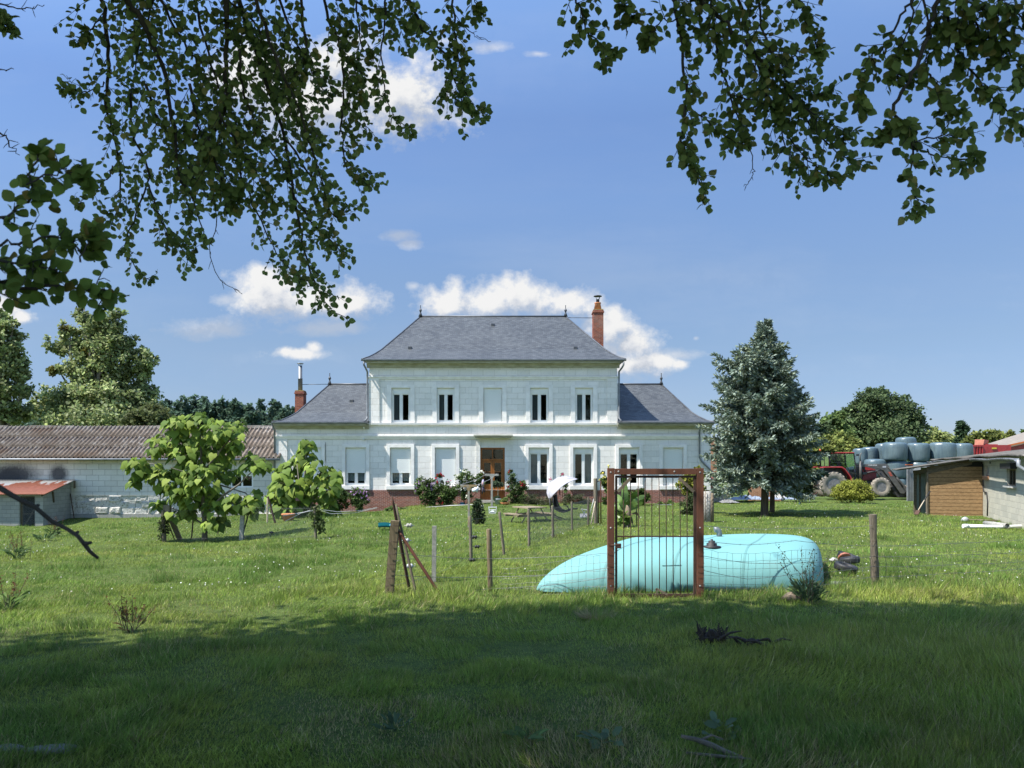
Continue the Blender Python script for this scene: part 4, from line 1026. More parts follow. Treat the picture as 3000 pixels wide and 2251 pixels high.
bigtree('walnut_tree', 'broad olive green tree behind the red skip', (2890,1380), 80,
    [(2850,1300,30,18),(2885,1285,34,16),(2930,1280,28,17),(2955,1280,16,10),(2860,1315,45,15),(2920,1305,40,18)], 7000, .3, G_OLV, BACK, .25, clump=.2)
bigtree('edge_tree', 'thin sprigs of a tree above the barn roof at the right edge', (3010,1330), 75,
    [(2998,1272,9,16),(3030,1280,30,30),(2985,1280,8,5)], 1500, .3, G_MID, BACK, .2)
# wood on the horizon: a far-off belt, one mass
bl = []
for x in range(-500, 3700, 55): bl.append((P(x, 1352+rnd.uniform(-6,6), 420+rnd.uniform(-15,15)), (9, 6, 5+rnd.uniform(0,2))))
o = blob_foliage('distant_woodland', bl, 26000, 2.2, PAL_FAR, None, clump=.3, ncl=1800); o['kind'] = 'stuff'

# ---- blue spruce: whorls of drooping boughs carrying brushes of needles
def spruce(name, label, base, H_, prof, pal, nb, seed, tr, z0=.9, lean=(0,0)):
    r = np.random.default_rng(seed); t = thing(name, label, 'tree', base)
    bx, by, bz = base; b = MB()
    b.tube([(bx, by, bz-.3), (bx, by, bz+.1), (bx+.03, by, bz+H_*.3), (bx-.02, by, bz+H_*.6), (bx, by, bz+H_)], [tr*1.3, tr, tr*.75, tr*.4, .015], 10)
    b.build('trunk', M['bark'], t)
    bb = MB(); Cs, Us, Ns, Ls, cl = [], [], [], [], []
    for k in range(nb):
        f = ((k+r.random())/nb)**.85; z = z0+(H_-z0)*f; az = k*2.399+r.normal()*.35
        wl, wr_ = np.interp(f, prof[0], prof[1]), np.interp(f, prof[0], prof[2])
        ca, sa = math.cos(az), math.sin(az)
        Ln = (wr_ if ca > 0 else wl)*abs(ca)+(wl+wr_)/2*(1-abs(ca)); Ln = Ln*(.60+.58*r.random())
        if f > .93: Ln = max(Ln, .16)
        rise = .15+.40*f; dr = .30*(1-f)
        pts = []
        for i in range(7):
            q = i/6; pts.append(Vector((bx+ca*Ln*q, by+sa*Ln*q, bz+z+Ln*(rise*q*.6-dr*q*q-.18*q+.22*q**3))))
        bb.tube(pts, [.035*(1-f)+.012]+[.02*(1-f*.6)*(1-.13*i)+.004 for i in range(6)], 5)
        m = int(14+60*Ln/2.4)
        for j in range(m):
            q = .22+.78*(j/m)**.8; i = min(int(q*6), 5); a = q*6-i; p = pts[i].lerp(pts[i+1], a)
            d = (pts[i+1]-pts[i]).normalized(); side = Vector((-sa, ca, 0))*(1 if j % 2 else -1)
            sl = (.10+.42*(1-q)**.7*min(1, Ln/1.2)+.10*min(1, Ln))*(.7+.6*r.random())
            tw = (side*(.9)+d*.75+Vector((0,0,-.25+.35*r.normal()))).normalized()
            if j > m*.93: tw = d
            ns = max(2, int(sl/.095))
            for s_ in range(ns):
                c = p+tw*(sl*s_/ns)+Vector(r.normal(size=3)*.012); c.z -= .10*(s_/ns)**2*sl
                u = tw+Vector(r.normal(size=3)*.28)
                for _ in range(2):
                    Cs.append(c); Us.append(u+Vector(r.normal(size=3)*.25)); Ns.append(r.normal(size=3)+np.array([0,0,.9])); Ls.append(.15+.07*r.random())
                    cl.append(np.array(pal[r.integers(len(pal))])*(1+.18*r.normal())*(.9+.3*(s_/ns)))
    bb.build('bough', M['bark'], t)
    n = len(Cs); L = np.array(Ls)
    scatter_mesh('needles', np.array([tuple(c) for c in Cs]), np.array([tuple(u) for u in Us]), np.array(Ns), L, L*.36, np.clip(np.array(cl), .004, 1), M['needle'], t, 'diamond')
    return t
sb = G(2240,1512); s_px = F/sb.y
spr = ([0,.06,.12,.3,.45,.62,.73,.8,.88,.95,1], [x/78 for x in (150,172,178,172,165,150,140,70,36,12,3)], [x/78 for x in (150,165,176,165,130,95,72,60,38,13,3)])
spruce('blue_spruce', 'tall blue spruce with bare lower trunk standing on the lawn', tuple(sb), (1512-948)/s_px, spr,
    [(.17,.22,.175),(.20,.25,.20),(.135,.185,.145),(.225,.275,.22),(.16,.19,.105)], 215, 3, .165, 1.2)
sb2 = P(2262, 1494, sb.y+1.6); sb2.z = g1(sb2.x, sb2.y); 
spr2 = ([0,.2,.5,.7,.9,1], [1.0,1.2,1.0,.8,.4,.1], [2.1,2.2,2.0,1.5,.6,.1])
spruce('green_spruce', 'darker green spruce growing close behind the blue spruce', tuple(sb2), 5.9, spr2, [(.05,.085,.035),(.065,.10,.04),(.04,.065,.03)], 120, 8, .115, 1.3)

# ---- paulownias with big heart-shaped leaves
PAL_PAU = [(.16,.24,.04),(.115,.18,.032),(.21,.29,.05),(.085,.14,.026),(.26,.335,.065)]
def paulownia(name, label, base, clusters, nleaf, leaf, forkpts, r0, seed):
    r = np.random.default_rng(seed); t = thing(name, label, 'tree', base); b = MB(); base = Vector(base)
    for pts, rr in forkpts: b.tube(pts, rr, 9)
    b.build('trunk', M['bark_grey'], t)
    C, U, N, L, cl = [], [], [], [], []
    st = MB()
    for (c, s, n) in clusters:
        nn = int(nleaf*n)
        for _ in range(nn):
            d = r.normal(size=3); d /= np.linalg.norm(d); q = (.25+.75*r.random()**.5)
            p = np.array(c)+d*q*np.array(s)
            outw = d*np.array([1,1,.3]); outw[2] -= .62+.35*r.random()
            nrm = np.array([0,-.45,1.0])+d*.55+r.normal(size=3)*.35
            C.append(p); U.append(outw); N.append(nrm); L.append(leaf*(.55+.65*r.random()))
            cl.append(np.array(PAL_PAU[r.integers(5)])*(1+.15*r.normal()))
            if r.random() < .35:
                cc = Vector(c)*.75+Vector(p)*.25; st.tube([cc, Vector(p)], [.006,.004], 4, False)
    st.build('leaf_stalk', M['bark_grey'], t)['kind'] = 'stuff'
    scatter_mesh('leaves', np.array(C), np.array(U), np.array(N), np.array(L), np.array(L)*.92, np.clip(np.array(cl), .01, 1), M['leaf'], t, 'heart')
    return t
pb = G(600,1588); Yp = pb.y
def pc(lst, Y, k=1.0):
    out = []
    for x, y, rx, ry, n in lst:
        dd = rnd.uniform(-.6,.6); out.append((tuple(P(x, y, Y+dd)), (rx*Y/F, rx*Y/F*1.0, ry*Y/F), n))
    return out
q = lambda x, y, d=0: P(x, y, Yp+d)
paulownia('paulownia_tree', 'spreading young paulownia with big lime green leaves in the meadow fence', tuple(pb),
    pc([(585,1235,38,30,1),(520,1245,45,30,1.1),(640,1260,45,35,1.1),(500,1290,40,40,1),(570,1300,55,45,1.6),(650,1310,50,40,1.3),(690,1250,28,30,.8),(690,1290,30,35,.7),(455,1310,30,30,.6),(400,1365,30,28,.8),(440,1380,40,32,.9),(480,1400,45,35,1),(530,1400,55,45,1.4),(600,1400,60,50,1.5),(660,1380,50,40,1.1),(740,1362,28,16,.4),(745,1345,28,25,.6),(772,1365,18,18,.3),(560,1455,50,35,1),(620,1460,55,35,1.1),(520,1440,40,30,.7),(690,1472,36,24,.8),(750,1465,22,34,.7),(735,1490,22,25,.5),(640,1485,40,25,.5),(470,1475,22,14,.35),(545,1500,30,15,.4),(620,1530,35,14,.35),(650,1528,20,16,.3),(390,1410,18,18,.3),(610,1345,45,35,.7),(580,1370,40,30,.5),(535,1340,40,30,.5),(505,1510,25,14,.3)], Yp),
    56, .275, [([pb-Vector((0,0,.2)), q(600,1540), q(594,1450), q(590,1350), q(587,1260)], [.11,.085,.07,.045,.015]),
        ([q(597,1510), q(580,1470,.2), q(560,1430,.3), q(520,1400,.5), q(450,1360,.7), q(400,1355,.8)], [.05,.045,.04,.03,.02,.01]),
        ([q(599,1520), q(620,1490,-.2), q(650,1455,-.3), q(700,1420,-.4), q(750,1370,-.3)], [.05,.045,.04,.03,.012]),
        ([q(592,1400), q(560,1350,.3), q(520,1290,.5), q(510,1245,.6)], [.045,.035,.025,.01]),
        ([q(591,1390), q(630,1340,-.3), q(670,1290,-.4), q(690,1245,-.5)], [.045,.035,.025,.01]),
        ([q(594,1420), q(560,1390,-.5), q(500,1370,-.9)], [.03,.025,.01]), ([q(599,1540), q(550,1505,.3), q(490,1485,.5), q(465,1478,.5)], [.03,.022,.015,.008]), ([q(596,1470), q(640,1420,.5), q(720,1445,.8), q(740,1470,.8)], [.035,.03,.02,.01])], .1, 4)
Y2 = 37.0; pb2 = P(890, 1500, Y2); pb2.z = g1(pb2.x, Y2); q2 = lambda x, y, d=0: P(x, y, Y2+d)
paulownia('paulownia_bush', 'dense paulownia clump with huge pale leaves in front of the left house wing', tuple(pb2),
    pc([(898,1305,22,22,.7),(895,1345,38,28,1),(865,1365,35,28,.8),(925,1375,35,30,.8),(830,1385,32,28,.8),(965,1390,38,26,1),(850,1415,50,35,1.2),(905,1415,55,40,1.3),(955,1430,40,30,.9),(815,1425,28,30,.7),(870,1455,60,35,1.2),(930,1465,50,30,.9),(825,1465,35,30,.7),(965,1480,22,20,.35),(795,1455,15,20,.3),(975,1410,18,12,.3),(850,1488,42,22,.9),(905,1490,48,22,1.1),(955,1492,36,20,.7),(815,1488,20,18,.4)], Y2),
    40, .40, [([pb2-Vector((0,0,.2)), q2(892,1440), q2(897,1300)], [.06,.05,.02]), ([pb2+Vector((.2,0,-.2)), q2(920,1440), q2(960,1390)], [.05,.04,.015]), ([pb2+Vector((-.3,0,-.2)), q2(860,1440), q2(830,1380)], [.05,.04,.015]), ([pb2+Vector((-.1,-.2,-.2)), q2(880,1450,-.3), q2(870,1360,-.3)], [.05,.04,.015])], .06, 9)

# ---- garden shrubs along the house: (name, label, blobs px, Y, leaf count, leaf size, palette, blossom list)
def shrub(name, label, cat, blobs, Y, n, leaf, pal, base_px=None, flowers=(), group=None, templ='leaf', hollow=.25, clump=.2, stems=4, droop=0, bark='bark', aspect=.75):
    x = base_px[0] if base_px else sum(b[0] for b in blobs)/len(blobs); p = P(x, 1500, Y); z = g1(p.x, Y)
    t = thing(name, label, cat, (p.x, Y, z), group); B_ = px_blobs(blobs, Y, .9)
    tips = [B_[int(i*len(B_)/stems) % len(B_)][0] for i in range(stems)]
    b = MB()
    for tp in tips:
        b0 = Vector((p.x+rnd.uniform(-.12,.12), Y+rnd.uniform(-.1,.1), z-.05)); b.tube([b0, b0.lerp(tp,.5)+Vector((0,0,.05)), tp], [.018,.014,.006], 5)
    b.build('stems', M[bark], t)
    blob_foliage('leaves', B_, n, leaf, pal, t, clump=clump, hollow=hollow, templ=templ, droop=droop, aspect=aspect)
    for fname, pal_f, pos, sz, per in flowers:
        C = []
        for fx, fy in pos:
            c = P(fx, fy, Y-.25+rnd.uniform(-.15,.1))
            for _ in range(per): C.append(np.array(c)+NP.normal(size=3)*sz*.22)
        C = np.array(C); n_ = len(C)
        o = scatter_mesh(fname, C, rdir(n_), rdir(n_)+np.array([0,-.8,.5]), sz*.75*(.7+.4*NP.random(n_)), sz*.75*(.7+.4*NP.random(n_)), mixcols(n_, pal_f, .12), M['petal'], t, 'leaf')
        o['kind'] = 'stuff'
    return t
def rp(n, x0, x1, y0, y1): return [(rnd.uniform(x0,x1), rnd.uniform(y0,y1)) for _ in range(n)]
def c8(lst, ox=1180, oy=1360, s=240/2212): return [(ox+x*s, oy+y*s) for x, y in lst]
RED = [(.42,.012,.03),(.34,.01,.025)]; PUR = [(.30,.18,.36),(.38,.25,.43),(.26,.14,.32)]; WHT = [(.75,.75,.66),(.7,.7,.6)]; PNK = [(.55,.14,.25),(.5,.1,.2)]; YEL = [(.65,.55,.10),(.7,.62,.2)]
Yh = 41.6
SH = 'shrubs along the house wall'
shrub('hibiscus_shrub', 'purple-flowered hibiscus shrub by the brick plinth, tallest of the flowering bushes left of the door', 'shrub', [(1250,1440,30,28),(1245,1420,28,20),(1262,1465,22,25),(1255,1485,14,16),(1228,1435,12,18)], Yh, 3600, .09, G_DK+[(.07,.11,.03)], (1258,1490),
    [('blossoms', PUR, c8([(380,540),(470,535),(520,465),(600,500),(660,590),(610,620),(780,560),(820,510),(830,600),(340,710),(370,760),(410,610),(690,560),(550,585),(780,650),(505,945),(750,520),(560,460),(440,480),(795,695),(360,640)]), .11, 4)], SH)
shrub('red_rose_bush', 'rose bush with a few dark red blooms between the hibiscus and the white rose', 'shrub', [(1290,1420,14,22),(1285,1400,10,12),(1300,1445,28,22),(1322,1435,24,24),(1318,1465,26,24),(1295,1480,18,16)], Yh, 3600, .085, G_DK, (1300,1490),
    [('blossoms', RED, c8([(1018,265),(937,285),(1068,318),(912,382),(952,467),(1085,1065)]), .12, 6), ('pink_blossoms', PNK, c8([(1290,440),(1205,490),(1275,650)]), .09, 4)], SH)
shrub('white_rose_bush', 'rose bush covered in white blooms left of the front door', 'shrub', [(1362,1400,24,22),(1345,1415,18,18),(1375,1420,22,20),(1365,1445,14,20),(1405,1400,12,20),(1412,1420,10,22),(1360,1470,8,14)], Yh-.2, 3200, .085, G_DK+G_MID, (1366,1480),
    [('blossoms', WHT, c8([(1535,150),(1620,185),(1695,215),(1510,290),(1490,320),(1420,380),(1650,360),(1715,365),(1840,350),(2030,115),(2120,200),(2180,210),(1580,660),(1700,655),(1735,690),(1715,850),(1715,905),(1400,395),(1930,540)]), .13, 5)], SH)
shrub('climbing_rose', 'tall rose bush with crimson blooms right of the front door', 'shrub', [(1500,1400,16,22),(1492,1385,8,10),(1510,1430,24,24),(1515,1455,26,22),(1530,1420,18,16),(1505,1475,18,14),(1488,1445,12,16)], Yh, 3800, .08, G_DK+[(.06,.09,.035)], (1510,1490),
    [('blossoms', RED, [(1491.5,1380),(1527,1420),(1533,1423),(1530,1416),(1488,1427)], .15, 6), ('pink_blossoms', PNK, [(1523,1428)], .08, 4)], SH)
shrub('pink_rose', 'straggly pink rose behind the white lounger canopy', 'shrub', [(1650,1400,12,12),(1655,1425,12,14),(1645,1395,5,8),(1660,1445,10,12)], Yh, 600, .08, G_MID, (1655,1480), [('blossoms', PNK, [(1647,1389.5),(1612,1406)], .12, 6)], SH, stems=5)
shrub('yellow_rose', 'yellow rose growing beside the left gate post by the house wall', 'shrub', [(1770,1400,12,16),(1778,1420,16,18),(1782,1445,14,18),(1775,1470,9,10)], Yh-1, 1600, .09, G_MID, (1780,1490), [('blossoms', YEL, [(1765,1388),(1768,1398),(1785,1367),(1757,1407),(1772,1412)], .13, 5)], SH)
shrub('lavender_bush', 'grey lavender bush left of the black lounger along the plinth', 'shrub', [(1545,1467,26,14),(1570,1463,24,13),(1600,1470,24,14)], Yh-.1, 2600, .12, [(.09,.105,.055),(.11,.12,.075),(.06,.075,.035)], (1570,1490), (), SH, templ='diamond', aspect=.18)
shrub('lavender_bush', 'grey lavender bush right of the black lounger along the plinth', 'shrub', [(1665,1465,24,14),(1690,1462,24,14),(1710,1470,18,11)], Yh-.1, 2600, .12, [(.09,.105,.055),(.11,.12,.075),(.06,.075,.035)], (1690,1490), (), SH, templ='diamond', aspect=.18)
shrub('hibiscus_shrub', 'round hibiscus shrub with mauve flowers left of the bare brick plinth', 'shrub', [(1050,1450,26,20),(1048,1470,24,20),(1065,1460,18,20),(1052,1490,14,12)], Yh, 2800, .09, G_DK, (1052,1500),
    [('blossoms', PUR+[(.5,.3,.55)], [(1030,1440),(1037,1447),(1045,1443),(1055,1441),(1065,1447),(1073,1455),(1060,1459),(1040,1432),(1075,1443),(1052,1435),(1068,1438),(1031,1452),(1078,1462)], .12, 4)], SH)
shrub('dark_shrub', 'dark green flowerless shrub between the paulownia clump and the mauve hibiscus', 'shrub', [(985,1460,28,24),(1000,1448,18,16),(975,1480,24,20),(1005,1475,16,20)], Yh, 3000, .09, G_DK, (990,1500), (), SH)
shrub('laurel_bush', 'glossy green laurel bush behind the banana plant', 'shrub', [(1880,1455,24,18),(1870,1445,14,12),(1895,1465,18,16),(1845,1460,20,18),(1860,1470,24,14)], 40.5, 3200, .1, [(.06,.10,.02),(.075,.12,.025),(.04,.07,.016)], (1875,1490), (), SH)
shrub('golden_shrub', 'variegated golden shrub seen through the right bars of the rusty gate', 'shrub', [(2015,1410,24,22),(2035,1395,18,22),(2050,1420,20,30),(2000,1430,16,18),(2025,1440,22,18),(2060,1390,12,22),(2045,1380,14,12)], 34, 3600, .1, [(.30,.30,.05),(.22,.25,.04),(.11,.16,.03),(.38,.36,.08)], (2030,1500), ())
shrub('hedge_shrub', 'dense small-leaved green shrub growing under the golden shrub', 'shrub', [(2020,1470,28,22),(2035,1455,20,16),(2025,1495,24,20),(2010,1500,18,16),(2040,1510,16,18)], 32.5, 4200, .06, [(.06,.085,.03),(.075,.105,.04),(.045,.065,.024)], (2025,1530), ())
shrub('bindweed_shrub', 'leafy shrub dotted with white flowers beside the tractor rear wheel', 'shrub', [(2335,1425,40,22),(2350,1410,28,16),(2310,1440,24,16),(2365,1440,26,18),(2330,1445,40,14)], 46, 4500, .1, [(.10,.14,.03),(.075,.11,.026),(.13,.17,.04)], (2335,1460),
    [('blossoms', WHT, rp(45,2305,2385,1408,1450), .1, 2)])
shrub('cotoneaster_bush', 'round yellow-green shrub in front of the red tractor', 'shrub', [(2495,1430,46,22),(2470,1440,34,20),(2525,1440,34,20),(2495,1450,58,16),(2495,1415,26,9),(2448,1450,16,12),(2545,1452,14,12)], 44.5, 11000, .11, [(.20,.22,.03),(.25,.27,.045),(.14,.165,.025),(.30,.31,.065)], (2495,1465), (), None, 'diamond', .35, .16, 6, .6, aspect=.45)
# ivy-covered short post in the lawn
ivp = G(1398,1537)
t = thing('ivy_post', 'short post wrapped in dark ivy on the lawn beside the picnic table', 'post', tuple(ivp))
b = MB(); b.tube([ivp-Vector((0,0,.1)), P(1396,1468,ivp.y)], [.06,.055], 8); b.build('post', M['post'], t)
blob_foliage('ivy', [(P(1397,1480,ivp.y),(.17,.16,.2)),(P(1398,1500,ivp.y),(.15,.15,.25)),(P(1399,1520,ivp.y),(.17,.15,.25))], 1500, .075, [(.022,.04,.018),(.035,.055,.024),(.06,.085,.035)], t, clump=.35, hollow=.5)
# hostas / low leafy edging by the plinth
shrub('nasturtium_patch', 'low pale round-leaved plants along the foot of the brick plinth', 'plant', [(1120,1496,16,5),(1150,1493,18,6),(1180,1496,20,5),(1215,1498,14,4)], 41.4, 1100, .14, [(.13,.19,.07),(.16,.22,.09),(.10,.15,.05)], (1160,1500), (), stems=2)
shrub('low_green_plants', 'low bright green plants along the foot of the plinth right of the laurel', 'plant', [(1965,1475,14,5),(1940,1478,10,3)], 41.6, 350, .12, [(.11,.18,.05),(.14,.21,.06)], (1955,1480), (), stems=2)

# ---- banana plant behind the gate
bp = G(1838,1545); Yb = bp.y
t = thing('banana_plant', 'banana plant with broad torn leaves behind the left half of the gate', 'plant', tuple(bp))
b = MB(); b.tube([bp-Vector((0,0,.1)), P(1838,1510,Yb), P(1838,1480,Yb)], [.13,.11,.08], 10, jit=.15); b.build('pseudostem', M['rust_wood'], t)
def banana_leaf(pts, w, col):
    b = MB(); pts = [Vector(p) for p in pts]; n = 14
    def at(u):
        k = u*(len(pts)-1); i = min(int(k), len(pts)-2); return pts[i].lerp(pts[i+1], k-i)
    d = (pts[-1]-pts[0]).normalized(); sd = d.cross(Vector((.3,-1,.25))).normalized()
    def fn(u, v):
        ww = .62*w*math.sin(PI*min(1, .08+.92*v)**.8)*(1+.08*math.sin(v*40)); s = (u-.5)*2
        return at(v)+sd*(s*ww/2)+Vector((0,-.04,-abs(s)*.10*ww))
    b.grid(fn, 4, n, True); return b
M['banana'] = pm('banana_leaf', (.12,.19,.04), (.075,.13,.027), 5, .45, 0, .3, .01, stretch=(1,1,6))
M['banana_dry'] = pm('dry_banana_leaf', (.12,.08,.04), (.07,.05,.03), 5, .9, 0, .3, .01)
for pts, w, m in (([(1836,1490),(1830,1450),(1828,1410),(1824,1385)], .42, 'banana'), ([(1840,1488),(1848,1460),(1860,1447),(1868,1440)], .38, 'banana'), ([(1842,1490),(1860,1470),(1880,1455),(1890,1450)], .36, 'banana'),
        ([(1834,1490),(1820,1468),(1808,1452),(1802,1447)], .4, 'banana'), ([(1832,1492),(1815,1480),(1805,1478),(1795,1484)], .36, 'banana'), ([(1842,1494),(1865,1480),(1880,1468),(1885,1462)], .3, 'banana'),
        ([(1834,1500),(1822,1505),(1812,1500),(1806,1492)], .3, 'banana'), ([(1834,1520),(1820,1518),(1808,1505),(1804,1498)], .22, 'banana'), ([(1842,1510),(1860,1502),(1870,1508),(1877,1525)], .14, 'banana_dry'), ([(1841,1505),(1848,1515),(1852,1530),(1853,1540)], .14, 'banana_dry'), ([(1838,1486),(1842,1470),(1838,1465),(1832,1475)], .3, 'banana')):
    banana_leaf([P(x, y, Yb+rnd.uniform(-.3,.3)*i/3) for i, (x, y) in enumerate(pts)], w, None).build('leaf', M[m], t)
b = MB(); b.tube([P(1864,1465,Yb+.2), P(1866,1540,Yb+.1)], .02, 6); b.build('support_stake', M['post_old'], t)
blob_foliage('offshoot', [(P(1825,1520,Yb-.2),(.15,.15,.15))], 60, .2, [(.12,.18,.04)], t, templ='leaf')
# ------------------------------------------------------------------ the beech the camera stands under
BT = thing('beech_tree', 'old beech tree whose drooping leafy branches hang over the top of the view', 'tree', (-4.6, -.6, 0))
BB = Vector((-4.6, -.6, 0))
b = MB(); b.tube([BB-Vector((0,0,.4)), BB+Vector((0,0,.2)), BB+Vector((.1,.1,1.6)), BB+Vector((.05,.2,4)), BB+Vector((.2,.5,7)), BB+Vector((.3,.8,12))], [.75,.5,.44,.4,.33,.15], 14)
b.build('trunk', M['bark_beech'], BT)
PAL_BE = [(.135,.19,.06),(.16,.225,.07),(.11,.16,.05),(.19,.25,.08),(.15,.18,.062),(.22,.21,.075)]
# the shading crown: an uneven dome of leaf sprays
lobes = [(-8,4.5,9.5,4.2,2.6),(-4.5,5.8,9.8,3.6,2.4),(-1,6.2,9.6,3.3,2.3),(2,6.3,9.2,3.2,2.2),(-11,3,9,3,2.5),(-12,0,9,3,2.5),(-6,1,11,5,3),(-1,2,10.5,4.5,3),(3.2,2.5,9.5,3.8,2.5),(-3,-3,10.5,5,3),(2,-2.5,10,4.5,2.6),(5,5.2,8.8,2.6,1.8),(-9,-3,9.5,4,2.6),(-6.5,4,7.6,3,1.2),(0,4,8.0,3.4,1.2),(3.8,4.2,7.8,2.6,1.1),(6.2,1,8.8,3.0,2)]
BLB = [(Vector((x, y, z)), (r, r, rz)) for x, y, z, r, rz in lobes]
o = blob_foliage('crown', [(c-Vector((0,.2,0)), r) for c, r in BLB], 84000, .22, PAL_BE, BT, clump=.24, ncl=4200, hollow=.12, aspect=.85, keep=lambda C: ~((C[:,1] > .3) & ((C[:,2]-CH)/np.maximum(C[:,1],.1) < .64)))
EDGE = [(-15,5.5),(-12,6.4),(-9.4,6.8),(-7.8,7.8),(-6.3,8.7),(-4.5,9.1),(-2.7,9.35),(-1,9.3),(.65,9.1),(2.2,8.3)]
EB = []
for (x0, y0), (x1, y1) in zip(EDGE[:-1], EDGE[1:]):
    m = max(2, int(math.hypot(x1-x0, y1-y0)/.6))
    for i in range(m):
        u = i/m; k = rnd.uniform(-.25,.25); EB.append((Vector((x0+(x1-x0)*u, y0+(y1-y0)*u-1.0+k, 10.4+rnd.uniform(-.3,.3))), (1.0,1.0,.7)))
        EB.append((Vector((x0+(x1-x0)*u, y0+(y1-y0)*u-2.6+k, 10.3+rnd.uniform(-.3,.3))), (1.2,1.2,.7)))
blob_foliage('outer_crown', EB, 26000, .19, PAL_BE, BT, clump=.3, ncl=1500, hollow=.1, aspect=.85)
b = MB()
for (x, y, z, r, rz) in lobes:
    s = BB+Vector((.15,.4,rnd.uniform(4.5,8))); e = Vector((x, y, z-.3)); m = s.lerp(e,.5)+Vector((0,0,.6))
    b.tube([s, s.lerp(m,.5)+Vector((0,0,.15)), m, m.lerp(e,.5), e], [.18,.15,.11,.075,.03], 7)
b.build('limb', M['bark_beech'], BT)

br = np.random.default_rng(21)
def hang(pts, Y0, Y1, r0, r1, tw_from=.1, tw_to=1.0, tw_n=20, tw_len=.45, dens=1.0, leaf=.066, side=0, leader=True, bare=False, up=0.0, droop=.5, pal=PAL_BE, twf=1.0):
    k_ = .76 if leaf == .066 and Y0 > 5.9 else .68 if pal is not PAL_BE else .95
    tw_n = tw_n*k_*.92; tw_len = tw_len*(.78 if Y0 > 5.9 else .85); leaf = leaf*(.86 if pal is PAL_BE else .9); dens = dens*(.9 if pal is PAL_BE else .8)
    """one hanging branch: pixel polyline; its distance runs from Y0 to Y1"""
    n = len(pts); W = [P(x, y, Y0+(Y1-Y0)*i/(n-1)) for i, (x, y) in enumerate(pts)]
    # resample with a little wander
    fine = []
    for i in range(n-1):
        for k in range(4):
            u = k/4; p0 = W[max(i-1,0)]; p1 = W[i]; p2 = W[i+1]; p3 = W[min(i+2,n-1)]
            q = .5*((2*p1)+(p2-p0)*u+(2*p0-5*p1+4*p2-p3)*u*u+(3*p1-p0-3*p2+p3)*u**3)
            fine.append(q+Vector(br.normal(size=3)*.008))
    fine.append(W[-1]); m = len(fine)
    b = MB(); b.tube(fine, [r0+(r1-r0)*i/(m-1) for i in range(m)], 7, jit=.25)
    C, U, N, L = [], [], [], []
    def leaf_at(p, d, sd):
        s = d.cross(Vector(br.normal(size=3))).normalized()
        u = d*.55+s*.8+Vector((0,0,-droop*.5))
        C.append(tuple(p+s*.006)); U.append(tuple(u)); L.append(leaf*(.65+.6*br.random()))
        nn = Vector((br.normal()*.42, -1.0+br.normal()*.35, .25+br.normal()*.42)); N.append(tuple(nn))
    cam = Vector((0,0,CH))
    for j in range(int(tw_n)):
        f = tw_from+(tw_to-tw_from)*(j+br.random())/tw_n
        k = min(int(f*(m-1)), m-2); p = fine[k].lerp(fine[k+1], f*(m-1)-k); d = (fine[k+1]-fine[k]).normalized()
        view = (p-cam).normalized(); sx = d.cross(view).normalized()
        sg = (1 if j % 2 else -1) if side == 0 else (side if br.random() < .85 else -side)
        a = .5+.5*br.random()
        t = (d*(.8)+sx*sg*a+view*br.normal()*.45+Vector((0,0,-droop*.35+up))).normalized()
        ln = tw_len*(.35+.85*br.random())*(1-.45*f)
        q = [p]; ns = 5
        for s in range(ns):
            t = (t+Vector((0,0,-droop*.10))+Vector(br.normal(size=3)*.10)).normalized(); q.append(q[-1]+t*ln/ns)
        b.tube(q, [max(.0022, r1*.9)]*2+[.0026,.0022,.0018,.0014], 4, False)
        if bare:
            continue
        nl = max(3, int(ln/.034*dens))
        for s in range(nl):
            u = (s+.6)/nl; kk = min(int(u*ns), ns-1); c = q[kk].lerp(q[kk+1], u*ns-kk)
            leaf_at(c, (q[kk+1]-q[kk]).normalized(), 1)
        leaf_at(q[-1], t, 1)
        if br.random() < .7*twf:              # a side shoot
            c = q[2]; t2 = (t+sx*(-sg)*.8+Vector(br.normal(size=3)*.3)+Vector((0,0,-.2))).normalized(); e = c+t2*ln*.5
            b.tube([c, c.lerp(e,.5)+Vector((0,0,.01)), e], [.0022,.0018,.0014], 4, False)
            for s in range(max(2, int(ln*.5/.036*dens))): leaf_at(c.lerp(e, (s+.7)/max(2, int(ln*.5/.036*dens))), t2, 1)
    if leader and not bare:
        for k in range(int(m*.45), m-1):
            for _ in range(2): leaf_at(fine[k].lerp(fine[k+1], br.random()), (fine[k+1]-fine[k]).normalized(), 1)
        for _ in range(4): leaf_at(fine[-1], (fine[-1]-fine[-2]).normalized(), 1)
    o = b.build('hanging_branch', M['bark_beech'], BT)
    if C:
        n_ = len(C); L_ = np.array(L); C = np.array(C)
        lf = scatter_mesh('leaves', C, np.array(U), np.array(N), L_, L_*.86, mixcols(n_, pal, .15, [.25,.22,.2,.15,.1,.08]), M['leaf'], o, 'beech')
    return o
